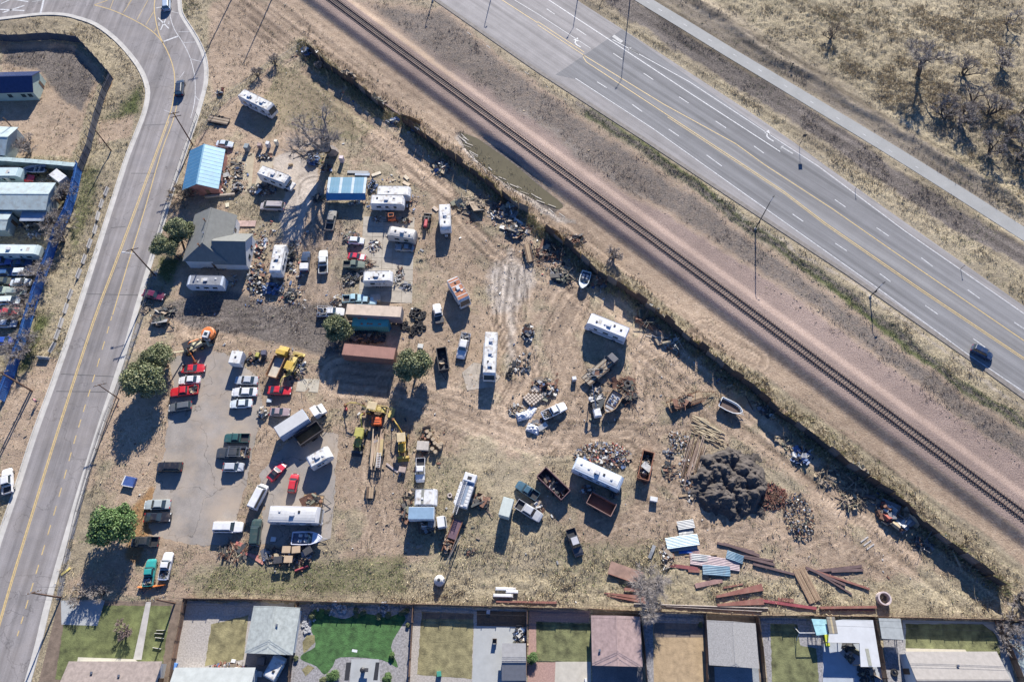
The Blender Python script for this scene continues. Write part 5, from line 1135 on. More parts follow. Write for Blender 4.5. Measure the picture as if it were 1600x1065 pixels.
def bare(u, v, hh, spread, label, seed, lv=6, m=BARK, tw=TWIG, ntw=2600, base_r=.35, group="bare leafless trees", lean=(0,0), name="bare_tree", cat="tree", stems=1, tsize=1.0):
    c = G(u, v); t = thing(name, label, cat, (c.x, c.y, gz(c.x, c.y)), 0, group); rnd = random.Random(seed); b = MB(); tb = MB(); ends = []
    def grow(p, d, l, r, k):
        segs = 2 if k > 1 else 1; q = p
        for s in range(segs):
            nd = (d+Vector((rnd.gauss(0,.16), rnd.gauss(0,.16), rnd.gauss(0,.08)))).normalized(); e = q+nd*l/segs; r2 = r*(.88 if segs == 2 else .6)
            (tb if k == lv else b).tube(q, e, r, r2, 7 if k > 3 else 4, 0, False); q = e; r = r2; d = nd
            if k < lv and k > 1 and rnd.random() < .6:
                a = rnd.uniform(0, 6.28); sd = (d+Vector((math.cos(a), math.sin(a), .1))*1.0).normalized(); grow(q, sd, l*.6, r*.5, k-2 if k > 2 else 1)
        if k <= 1: ends.append((q, d)); return
        for i in range(rnd.choice((2, 3))):
            a = rnd.uniform(0, 6.28); nd = (d*.9+Vector((math.cos(a), math.sin(a), rnd.uniform(-.05,.5)))*rnd.uniform(.5,.85)).normalized()
            grow(q, nd, l*rnd.uniform(.66,.86), r*.74, k-1)
    for s in range(stems):
        d0 = Vector((lean[0], lean[1], 1)) if stems == 1 else Vector((rnd.gauss(0,.5), rnd.gauss(0,.5), 1)); grow(Vector((0,0,-.1)), d0.normalized(), 1.0, .14*base_r/.35, lv)
    allp = [Vector(x) for x in b.v]+[Vector(x) for x in tb.v]; mz = max(p.z for p in allp); mr = sorted(math.hypot(p.x, p.y) for p in allp)[int(len(allp)*.97)]
    sc = (spread/mr, spread/mr, hh/mz); rs = base_r/.14
    link("trunk", tb.mesh("trunk"), t, m).scale = sc
    # twigs: fine slivers at the branch ends
    r = np.random.RandomState(seed); E = np.array([tuple(e[0]) for e in ends]); D = np.array([tuple(e[1]) for e in ends]); ii_ = r.randint(0, len(E), ntw)
    p = E[ii_]-D[ii_]*r.uniform(0,.35,(ntw,1)); dd_ = D[ii_]+r.normal(0,.55,(ntw,3)); dd_ /= np.linalg.norm(dd_, axis=1)[:,None]; L_ = r.uniform(.12,.42,(ntw,1))*tsize; sd_ = np.cross(dd_, r.normal(size=(ntw,3))); sd_ /= np.linalg.norm(sd_, axis=1)[:,None]; sd_ *= .012/(spread/mr)*2.2
    Vt = np.stack([p-sd_, p+sd_, p+dd_*L_], 1).reshape(-1,3)
    link("branch", b.mesh("branches"), t, m).scale = sc
    o = link("twigs", npmesh("twigs", Vt, np.arange(3*ntw).reshape(-1,3), [tw]), t, None); o.scale = sc; o["kind"] = "stuff"
    return t
bare(521,238, 13, 9.5, "large spreading leafless tree north of the blue carport", 19, 6, m=mat((.24,.205,.18), .95, 0, .35, 2), ntw=1800, tsize=1.8, base_r=.8)
bare(1031,950, 5.5, 6.0, "small pale leafless tree at the board fence among the steel beams", 12, 6, ntw=7000, tsize=1.3)
bare(1434,119, 9, 6.0, "upright dark leafless tree in the straw meadow, biggest there", 13, 6, ntw=3500)
for i, (u, v, h_, s_) in enumerate([(1505,118,4,4),(1520,160,4,4.5),(1545,180,4.5,4),(1570,215,5,5),(1500,190,4,4),(1475,185,3.5,4),(1590,250,5,5),(1592,180,4.5,4),(1565,105,3.5,3.5),(1545,240,4.5,4),(1470,165,3.5,3)]):
    bare(u, v, h_, s_, "greyish leafless shrub in the meadow thicket, "+["top left one beside the dark tree","just right of the top left one","upper middle one","centre one, large","left of the centre, middle row","left one of the middle row","large one at the right edge, lowest","upper one at the right edge","topmost small one","lower middle one","smallest one at the left"][i], 20+i, 5, BARK, TWIG, 2600, group="leafless shrubs in the meadow thicket", name="bare_shrub", cat="shrub", stems=4)
bare(1298,62, 3.5, 3.0, "dark leafless shrub standing alone in the upper left of the meadow", 41, 5, BARK, TWIGT, 1600, name="bare_shrub", cat="shrub", stems=3, group=None)
bare(1572,38, 4, 3, "thin leafless tree near the top right corner of the meadow", 42, 5, BARK, TWIG, 900)
bare(290,310, 3.2, 3.6, "brown leafless bush below the blue roofed shed", 43, 5, BARK, TWIGT, 4500, name="bare_bush", cat="bush", stems=6, group=None, tsize=1.3)
bare(199,984, 2.2, 1.8, "small round pinkish leafless shrub in the westernmost lawn", 44, 4, BARK, TWIGP, 2500, name="bare_shrub", cat="shrub", stems=5, group=None)
for i, (u, v, s_, lb) in enumerate([(42,230,3.2,"pale leafless bush in front of the left edge building"),(100,305,3.4,"pale leafless bush over the blue wall beside the metal building"),(88,350,4,"leafless bush where the blue wall is interrupted"),(55,430,4.2,"wide leafless bush overhanging the middle of the blue wall"),(40,480,4,"leafless bush overhanging the lower blue wall"),(26,545,4.5,"wide leafless bush at the south end of the blue wall"),(95,370,3,"darker leafless bush behind the asphalt apron"),(73,300,2.5,"twiggy bush between the storage lot trailers")]):
    bare(u+6, v+8, 3.6, s_, lb, 50+i, 5, BARK, TWIG, 3200, name="bare_bush", cat="bush", stems=5, group="leafless bushes along the blue wall", tsize=1.2)
for i, (u, v, s_, lb) in enumerate([(1590,935,2.6,"grey leafless bush at the right end of the yard"),(1572,1000,3.0,"pale leafless tree over the right hand lawn"),(1576,975,2.4,"twiggy bush in the corner of the right hand lawn"),(500,108,1.5,"twiggy bush behind the north corner fence"),(430,100,1.6,"dark brush on the wire fence left of the north corner"),(403,120,1.6,"brush on the wire fence above the long silver camper"),(960,400,2,"twiggy weeds north of the white boat trailer"),(130,930,2,"dry brush beside the bottom left pole"),(160,928,2,"dry brush hedge above the westernmost lawn")]):
    bare(u, v, 2.4, s_, lb, 70+i, 4, BARK, TWIG, 1800, name="bare_bush", cat="bush", stems=6, group="leafless bushes", tsize=1.3)
for i, (u, v, r_) in enumerate([(831,1028,9),(832,972,0)]):
    if r_: t = thing("shrub", "dense green shrub on pink brick paving", "shrub", G(u, v)); link("stem", MB().tube((0,0,0),(0,0,.6),.06).mesh("st"), t, BARK); o = link("foliage", crown_mesh((1, True), 41, 9000, LEAFG), t, None, (0,0,.7)); o.scale = (1.0,1.1,.9)
for i, (u, v, r_) in enumerate([(489,961,6),(512,955,4),(556,953,4.5),(557,961,4),(568,957,4.5),(592,963,5),(607,960,5),(627,958,4),(637,976,3.5),(613,1023,5),(521,1056,9),(463,1028,4),(606,1058,8),(505,1062,5),(471,1002,0),(1094,975,4),(634,955,5)]):
    if not r_: continue
    t = thing("garden_shrub", "dark rounded shrub among the rocks around the bright green lawn" if u != 1094 else "small round shrub in the corner of the bare dirt garden", "shrub", G(u, v), 0, "shrubs in the rock garden" if u != 1094 else None)
    link("stem", cmesh("sst", lambda: MB().tube((0,0,0),(0,0,.4),.05)), t, BARK); o = link("foliage", crown_mesh((i % 3, u in (521,606,613)), 40+i % 3, 9000, LEAFG if u in (521,606,613) else LEAFS), t, None, (0,0,r_*.06)); o.scale = (r_*.125,)*2+(r_*.11,)
# ---- grass: blades by the tens of thousands
def tufts(name, label, N, mask, hts, col, seed, region=None, blades=5, wd=.05, spread=.22, lean=.5):
    r = np.random.RandomState(seed); cnt = 0; P = []
    while cnt < N:
        x = r.uniform(-150, 160, 60000); y = r.uniform(-6, 175, 60000); m_ = mask(x, y); k = r.uniform(0, 1, 60000) < m_; P.append(np.stack([x[k], y[k]], 1)); cnt += k.sum()
        if len(P) > 60: break
    P = np.concatenate(P)[:N]; n = len(P); z = gmask(Z, P[:,0], P[:,1])
    B = np.repeat(np.concatenate([P, z[:,None]-.03], 1), blades, 0); nb = len(B)
    B[:,:2] += r.normal(0, spread, (nb,2)); a = r.uniform(0, 6.283, nb); h_ = r.uniform(hts[0], hts[1], nb)*np.repeat(r.uniform(.6,1.3,n), blades)
    sx = np.stack([np.cos(a), np.sin(a), np.zeros(nb)], 1)*(wd*r.uniform(.6,1.4,nb))[:,None]
    ln = np.stack([r.normal(0,lean,nb), r.normal(0,lean,nb), np.ones(nb)], 1)*h_[:,None]
    V_ = np.stack([B-sx, B+sx, B+ln], 1).reshape(-1,3)
    mi = r.randint(0, len(col), nb)
    stuff(name, npmesh(name, V_, np.arange(3*nb).reshape(-1,3), col, mi), label, "grass")
STR = [mat((.55,.47,.32), .9, 0, .2, 1, name="straw"), mat((.48,.39,.235), .9, 0, .2, 1, name="straw_dull"), mat((.32,.26,.165), .9, 0, .2, 1, name="straw_brown")]
GRN = [mat((.20,.23,.10), .9, 0, .2, 1, name="weed_green"), mat((.33,.33,.17), .9, 0, .2, 1, name="weed_olive"), mat((.10,.13,.05), .9, 0, .2, 1, name="weed_dark")]
GRY = [mat((.30,.245,.185), .9, 0, .2, 1, name="dead_weed"), mat((.13,.10,.08), .9, 0, .2, 1, name="dead_weed_dark"), mat((.33,.27,.20), .9, 0, .2, 1)]
av = 1-pave
nopud = 1-pud
bank = np.clip((np.abs(across)-6)/2, 0, 1)
cl = np.clip((fbm(X*.22, Y*.22, 91, 3)-.42)*4, 0, 1)
ms = np.clip(m_straw-.35, 0, 1)*(1-.9*m_dirt)*(1-.35*inyard)*(1-m_pale)*av*bank*(1-m_grav)*(.12+.88*cl)*nopud*(1-.8*m_dark)
mg = (m_green*1.2+.04)*(1-.6*m_dirt)*av*bank*(1-m_grav)*nopud
mw = (inyard*.02+.12)*(1-m_dirt*.75)*av*bank*(1-m_grav)*cl*nopud + .25*m_dark*av*bank*cl
shade_edge = soft(linedist(wu, wv, [(p[0]-4, p[1]+12) for p in FENCE])-9, 6)*av*inyard
tufts("dry_grass", "tufts of tall straw coloured grass over the verges, meadow and yard edges", 46000, lambda x, y: gmask(ms, x, y)*1.3, (.18,.55), STR, 1)
tufts("green_weeds", "patches of low green weeds growing through the dry ground", 26000, lambda x, y: gmask(mg, x, y), (.12,.35), GRN, 2)
tufts("dead_weeds", "sparse grey brown dead weeds scattered over the dirt", 22000, lambda x, y: gmask(mw, x, y)*1.5, (.15,.5), GRY, 3)
tufts("tall_weeds", "tall pale weeds growing along the inside of the boundary fence", 7000, lambda x, y: gmask(shade_edge, x, y), (.3,1.1), STR[:2]+GRN[:2]+GRY[:1], 4, blades=5, wd=.07, lean=.3)
tufts("fence_brush", "dry brush and tall weeds heaped against the outer side of the boundary fence", 1100, lambda x, y: gmask(soft(linedist(wu, wv, [(p[0]+5, p[1]-5) for p in FENCE])-7, 5)*av, x, y), (.25,.75), STR+GRY[:1], 6, blades=5, wd=.06, lean=.5)
def litter(name, label, N, mask, sz, pal, seed):
    r = np.random.RandomState(seed); b = MB(); x = r.uniform(-140, 150, N*60); y = r.uniform(-4, 170, N*60); k = r.uniform(0, 1, N*60) < gmask(mask, x, y); x = x[k][:N]; y = y[k][:N]; rnd = random.Random(seed)
    for i in range(len(x)):
        s1 = sz[0]/2+(sz[1]-sz[0])/2*rnd.random()**2.2; s2 = s1*rnd.choice((1,.6,.35,.15,2.2,.12)); M_ = Matrix.Translation((x[i], y[i], gz(x[i], y[i])+.04)) @ Matrix.Rotation(rnd.uniform(0,6.28), 4, 'Z') @ Matrix.Rotation(rnd.gauss(0,.3), 4, 'X'); b.box(-s1, s1, -s2, s2, -.05, s1*.6, rnd.choice(PALS[pal]), 0, M_)
    stuff(name, b.mesh(name, JP), label, "litter" if name != "stones" else "stones")
litter("litter", "small scattered scraps and rubbish lying over the whole yard", 1100, inyard*.10*(.3+cl)*av, (.08,.3), "light", 5)
litter("stones", "small dark stones and clods on bare ground", 3000, (m_dirt*.10+m_grav*.2)*av*(np.abs(across) > 8), (.08,.25), "wood", 6)
clut = np.zeros(U.shape)
for p_, k_ in (([(360,240),(410,240),(400,300),(355,300)],1),([(392,350),(425,350),(420,470),(385,470)],1),([(440,380),(470,380),(470,480),(435,470)],.9),([(575,270),(660,270),(660,400),(640,480),(540,480),(530,370),(575,330)],.45),([(395,545),(470,545),(475,600),(440,620),(400,600)],.4),
    ([(545,630),(700,640),(690,740),(540,740)],.3),([(800,500),(835,500),(830,590),(800,595)],.12),([(800,600),(850,595),(860,625),(800,640)],.3),([(900,560),(1010,580),(1010,660),(900,670)],.35),([(1030,660),(1065,660),(1060,770),(1030,770)],.12),([(600,760),(760,760),(760,870),(600,870)],.2),([(340,850),(510,850),(510,890),(350,885)],.6)): zone(clut, p_, 5, k_)
clut = np.maximum(clut, .55*soft(linedist(wu, wv, [(p[0]-8, p[1]+16) for p in FENCE])-13, 8)*inyard*np.clip((fbm(X*.12, Y*.12, 98, 3)-.4)*5, 0, 1))
litter("clutter", "small scrap, boards and rubbish strewn between the vehicles and along the fence", 2300, clut*.28*av, (.1,.55), "mix", 8)
dens = np.zeros(U.shape)
for p_, k_ in (([(355,235),(450,238),(450,300),(355,300)],.5),([(392,345),(480,345),(475,480),(385,480)],.9),([(480,235),(525,245),(520,275),(480,270)],.8),([(570,275),(660,275),(665,350),(650,400),(570,345)],.6),([(535,360),(600,370),(600,480),(490,500),(500,460),(540,430)],.6),([(600,470),(650,470),(650,520),(615,530)],.4),([(720,300),(900,370),(940,430),(870,450),(780,370),(715,330)],.8)): zone(dens, p_, 8, k_)
dens = np.maximum(dens, .5*soft(linedist(wu, wv, [(p[0]-8, p[1]+16) for p in FENCE])-12, 6)*inyard)
litter("small_parts", "countless small parts, cans and rags filling the gaps between vehicles and along the fence", 5200, dens*.4*av, (.08,.4), "color", 18)
litter("dark_scrap", "dark scrap pieces strewn among the clutter", 1100, clut*.2*av, (.1,.7), "dark", 9)  # dark-coloured pieces spread over the clutter zones
# ================================================================== PILES
def mound(name, label, u, v, ru, rv_, h, humps, m, seed, rough=.35, cat="mound", res=60):
    c = G(u, v); rx = ru*.13; ry = rv_*.145; xs = np.linspace(-rx*1.15, rx*1.15, res); ys = np.linspace(-ry*1.15, ry*1.15, res); A, B_ = np.meshgrid(xs, ys); A = A.ravel(); B_ = B_.ravel(); r = np.random.RandomState(seed)
    z = np.zeros(A.shape)
    for i in range(humps):
        a = r.uniform(0, 6.28); q = math.sqrt(r.uniform(0,.55)); px_, py_ = rx*q*math.cos(a), ry*q*math.sin(a); s = r.uniform(.2,.36)*min(rx, ry)*(1 if humps > 1 else 1.6)
        z = np.maximum(z, h*r.uniform(.6,1)*np.exp(-(((A-px_)/s)**2+((B_-py_)/s)**2)**.7))
    env = np.clip(1.25-np.sqrt((A/rx)**2+(B_/ry)**2)*(1.2+1.1*(fbm(A*.35, B_*.35, seed+7, 3)-.5)), 0, 1)
    z = (z+env*h*.12)*np.clip(env*4, 0, 1); z += (rough*(fbm(A*1.3, B_*1.3, seed, 5)-.5)+.12*(fbm(A*6, B_*6, seed+3, 2)-.5))*np.clip(z*1.5, 0, 1)
    z -= .12*(env < .05)
    i2 = np.arange(res*res).reshape(res, res); Fq = np.stack([i2[:-1,:-1], i2[:-1,1:], i2[1:,1:], i2[1:,:-1]], -1).reshape(-1,4)
    o = link(name, npmesh(name, np.stack([A+c.x, B_+c.y, z-.02], 1), Fq, [m], None, 4)); o["kind"] = "stuff"; tag(o, label, cat); return o
SOILP = mat((.085,.072,.063), .95, 0, .5, 1.0, .12, 4, name="mound_soil")
mound("soil_mound", "big grey brown heap of loose soil with several humps", 1138, 750, 60, 46, 2.2, 34, SOILP, 5, 1.3, res=150)
heap(1203, 776, 26, 17, "low oval pile of reddish brown brush", 420, 1.0, "redbrush", (.1,.5), .85)
if 0: mound("gravel_mound", "low oval pile of reddish brown chippings", 1203, 776, 29, 20, 1.5, 1, mat((.17,.07,.055), .95, 0, .3, 4, .06, 8), 4, .2)
heap(1248, 808, 22, 30, "heap of dark and pale broken blocks beside the red brown pile", 340, 1.2, "mix", (.12,.34), .02)
heap(904+37, 712, 42, 19, "large colourful rubbish heap behind the long white coach", 1000, 1.1, "color", (.12,.5), .15)
heap(850, 608, 20, 16, "loose rubbish and crates north of the white pickup", 110, .8, "mix", (.2,.8), .2); heap(806, 640, 12, 9, "small pale rubbish heap left of the crates", 90, .4, "light", (.15,.5), .1)
heap(975, 612, 20, 20, "tangled dark scrap heap beside the wooden hull", 170, 1.2, "rust", (.2,1.3), .6); heap(935, 622, 12, 18, "pile of scrap machine parts with white tank", 70, 1.2, "metal", (.2,1.0), .4)
heap(826, 520, 10, 14, "heap of dark engine parts on the pale ground", 70, .9, "metal", (.2,.9), .25); heap(815, 572, 15, 13, "low scatter of scrap around the dirt patch", 60, .5, "metal", (.15,.6), .3)
heap(735, 320, 28, 14, "heap of scrap timber and steel in the fence corner", 190, 1.0, "wood", (.2,1.4), .5); heap(790, 330, 24, 18, "scrap pile with a rusty drum below the boundary fence", 170, 1.0, "mix", (.2,1.3), .5); heap(808, 360, 22, 15, "scrap and dead weeds east of the timber pile", 150, .9, "mix", (.2,1.1), .4)
heap(860, 395, 26, 14, "rusty scrap heap at the broken board fence", 150, .9, "rust", (.2,1.3), .5); heap(878, 432, 18, 12, "black scrap heap left of the white boat", 110, .9, "dark", (.2,1.1), .4); heap(935, 440, 14, 12, "scrap wood and metal right of the white boat", 90, .8, "mix", (.2,1.2), .5)
heap(690, 262, 16, 16, "scrap strewn along the shaded fence east of the dirt track", 110, .8, "mix", (.2,.9), .5); heap(545, 120, 20, 6, "dark discarded furniture along the north fence", 40, .9, "dark", (.4,1.2), .2).rotation_euler.z = -.62
heap(592, 158, 18, 5, "tyres and metal leaning on the north fence", 50, .7, "dark", (.3,1.0), .4).rotation_euler.z = -.62
heap(402, 435, 15, 26, "clutter heaped between farmhouse and white camper", 260, .9, "mix", (.15,.7), .25); heap(408, 385, 10, 20, "orange and brown clutter beside the farmhouse porch", 170, .8, "color", (.15,.6), .25); heap(455, 462, 10, 12, "dark machine clutter at the end of the clutter row", 80, .8, "dark", (.2,.7), .3)
heap(452, 400, 8, 26, "engines and clutter right of the upright white camper", 150, .9, "dark", (.2,.7), .2); heap(428, 452, 18, 8, "crumpled bright blue tarpaulin heap below the white camper", 120, .9, "blue", (.3,.9), .1)
heap(410, 297, 26, 10, "clutter in the shade below the white coach", 230, .7, "mix", (.15,.6), .2); heap(352, 280, 8, 30, "red and grey clutter along the blue roofed shed", 190, .8, "color", (.15,.6), .25); heap(372, 270, 8, 24, "clutter spread over the tan paving", 110, .5, "mix", (.15,.6), .3); heap(415, 246, 16, 6, "row of small clutter above the white coach", 100, .7, "mix", (.15,.5), .2); heap(372, 295, 8, 8, "grey crates at the end of the shed", 30, .9, "metal", (.4,1.0), .1)
heap(491, 250, 9, 14, "blue tarpaulin and dark clutter under the big leafless tree", 90, 1.3, "blue", (.3,1.0), .15); heap(510, 262, 9, 7, "clutter at the roots of the big leafless tree", 70, .8, "mix", (.2,.7), .2); heap(500, 310, 12, 8, "dark scrap left of the blue carport", 70, .7, "dark", (.2,.8), .3); heap(582, 292, 8, 12, "clutter between carport and campers", 110, .8, "blue", (.15,.6), .2); heap(553, 318, 8, 4, "boat shaped junk under the carport edge", 30, .6, "light", (.2,.8), .2)
heap(550, 372, 14, 10, "bicycles and scrap left of the small white car", 130, .7, "mix", (.15,.7), .4); heap(585, 385, 12, 9, "pale clutter right of the small white car", 130, .6, "light", (.15,.6), .3); heap(575, 413, 10, 6, "rusty brown frames above the white camper", 50, .8, "rust", (.3,1.2), .7); heap(548, 436, 12, 12, "dark engine clutter left of the white camper", 130, .7, "dark", (.15,.6), .3); heap(625, 430, 8, 12, "scrap on the concrete right of the white camper", 60, .6, "metal", (.2,.7), .3); heap(635, 448, 10, 7, "small clutter at the concrete edge", 40, .6, "mix", (.2,.7), .3)
heap(590, 343, 10, 7, "clutter in the shade left of the orange forklift", 90, .6, "light", (.15,.5), .2); heap(632, 345, 14, 5, "clutter behind the beige coach", 60, .8, "mix", (.2,.8), .2); heap(532, 470, 14, 9, "heap of engines and white parts beside the teal cars", 150, 1.0, "light", (.2,.8), .3); heap(572, 527, 32, 8, "black scrap and tyres between the two containers", 320, .9, "dark", (.2,.8), .2); heap(640, 568, 5, 8, "scrap at the foot of the round tree", 30, .6, "mix", (.2,.8), .2); heap(630, 580, 14, 6, "clutter below the brown container end", 60, .7, "metal", (.2,.9), .3)
heap(664, 690, 9, 22, "clutter between tan block and white pickup cab", 90, .7, "rust", (.2,.7), .3); heap(400, 560, 18, 9, "pipes and hoses beside the white box trailer", 60, .6, "mix", (.2,.6), .4); heap(465, 578, 14, 14, "scrap around the yellow backhoe", 90, .6, "mix", (.2,.9), .3); heap(412, 645, 9, 8, "silver scrap piled in and around the mauve car boot", 90, 1.3, "light", (.15,.5), .2)
heap(365, 862, 22, 10, "low pile of red and pale timber offcuts", 80, .5, "rust", (.2,1.3), .7); heap(430, 868, 18, 8, "tangled scrap behind the tables", 110, .6, "mix", (.2,.9), .4); heap(465, 865, 22, 16, "dark scrap around the wooden tables", 70, .6, "metal", (.2,.9), .3)
heap(634, 795, 6, 20, "red farm implement frames", 70, .9, "rust", (.2,1.0), .6, ang=-.05); heap(645, 770, 5, 6, "red iron parts above the farm implement", 24, .7, "rust", (.2,.8), .4)
heap(700, 850, 8, 12, "rusty crane hooks and frames below the ladder truck", 50, 1.0, "rust", (.2,1.0), .5); heap(752, 784, 10, 9, "small rusty tractor wreck", 50, 1.2, "rust", (.3,1.0), .3, name="tractor_wreck", cat="wreck"); heap(736, 861, 8, 4, "rusty iron pieces right of the rusty frames", 30, .4, "rust", (.15,.5), .3)
heap(838, 792, 7, 7, "white junk behind the silver and orange pickup", 40, 1.0, "light", (.3,.9), .1); heap(962, 762, 5, 12, "tangled metal at the tail of the long coach", 50, .7, "metal", (.2,.8), .4); heap(918, 766, 10, 6, "scrap on the drawbar of the small dumpster", 45, .8, "metal", (.2,.8), .3); heap(842, 665, 12, 8, "boxes and rubbish in the shade of the white pickup", 50, .6, "mix", (.2,.8), .2)
heap(1060, 690, 18, 16, "pinkish twig and rubble scatter left of the poles", 150, .5, "light", (.1,.4), .3); heap(1078, 745, 16, 34, "rubble scattered over the bundle of long poles", 160, .5, "light", (.15,.5), .2); heap(1046, 708, 7, 6, "small pinkish rubbish pile", 50, .5, "color", (.15,.5), .2); heap(1046, 735, 12, 12, "rusty bits left of the pole bundle", 50, .3, "rust", (.15,.6), .3)
heap(1250, 712, 14, 12, "blue and grey junk in the shade of the fence", 90, .9, "blue", (.2,.9), .3); heap(1300, 740, 28, 14, "pile of pale branches and planks below the fence", 210, .6, "wood", (.2,1.2), .8, ang=.5); heap(1335, 775, 24, 16, "pile of brushwood near the blue panels", 210, .6, "wood", (.2,1.2), .8, ang=.5); heap(1385, 800, 12, 14, "red and blue sheets leaning at the fence", 50, 1.4, "color", (.5,1.8), .2); heap(1410, 812, 16, 12, "white and grey sheets leaning at the fence", 60, 1.4, "light", (.5,1.8), .3)
heap(1045, 535, 22, 8, "white plastic pipes and sheets in the fence shade", 60, .5, "light", (.2,1.8), .8, ang=-.5); heap(1012, 505, 20, 8, "old reddish timber in the fence shade", 50, .5, "rust", (.2,1.8), .8, ang=-.55); heap(1040, 870, 8, 14, "white and dark scrap left of the blue sheets", 60, .6, "light", (.15,.7), .4); heap(650, 205, 6, 6, "dark blue machine near the broken fence", 20, 1.2, "blue", (.4,1.0), .1); heap(616, 190, 8, 6, "crumpled bright blue tarpaulin by the short board fence", 36, .7, "blue", (.3,.9), 0)
heap(262, 487, 14, 10, "dark clutter below the maroon car", 70, .8, "dark", (.2,.9), .3); heap(232, 478, 8, 12, "leafy litter and wire left of the maroon car", 40, .5, "wood", (.2,.7), .5); heap(340, 417, 26, 5, "clutter stored behind the shaded camper", 110, .7, "mix", (.15,.6), .2); heap(360, 440, 12, 10, "green and white garden clutter right of the shaded camper", 80, .7, "light", (.15,.6), .3)
heap(85, 278, 12, 8, "scrap on the flat bed beside the metal building", 100, 1.4, "wood", (.2,.8), .5); heap(95, 300, 12, 12, "brown branches and scrap beside the metal building", 120, .8, "wood", (.2,1.1), .6); heap(45, 352, 14, 6, "machinery in the storage lot", 60, 1.0, "metal", (.2,.9), .3); heap(55, 370, 10, 5, "scrap by the storage lot camper", 50, .8, "light", (.2,.8), .3); heap(812, 990, 8, 7, "blue and white wrapped furniture on the patio", 60, .8, "blue", (.2,.6), .1); heap(812, 1008, 9, 7, "brown crates and logs on the patio", 60, .5, "wood", (.2,.6), .3); heap(355, 1046, 26, 8, "colourful toys on the gravel garden", 190, .5, "color", (.15,.5), .1)
heap(1355, 1052, 12, 9, "black barbecue equipment below the white roof", 50, .9, "dark", (.3,.9), .2); heap(1326, 1018, 8, 10, "black garden furniture under the white roof edge", 30, .8, "dark", (.3,.8), .3); heap(900, 375, 14, 10, "rusty pieces east of the board fence", 60, .7, "rust", (.2,1.1), .4); heap(345, 145, 7, 7, "red machinery parts near the brush fence", 30, 1.0, "color", (.3,.9), .2)

heap(480, 84, 9, 10, "bright blue and pale covered vehicle parts in the north corner of the fence", 30, 1.5, "blue", (.5,1.4), .1)
for i, (u, v, ru, rv_) in enumerate([(958,440,14,10),(1010,478,18,8),(1130,595,16,7),(1195,640,16,7),(1225,690,14,8),(1440,850,14,8),(1490,870,16,8),(1340,735,14,8)]):
    heap(u, v, ru, rv_, "sparse scrap and sticks in the fence shade, "+["right of the white boat","north east of the large white motorhome","above the white rimmed boat","right of the white rimmed boat","north of the red brown pile","right of the grey sheets","near the south east corner","above the pale branches"][i], 36, .4, ["wood","metal"][i % 2], (.15,1.2), .7, ang=-.6)
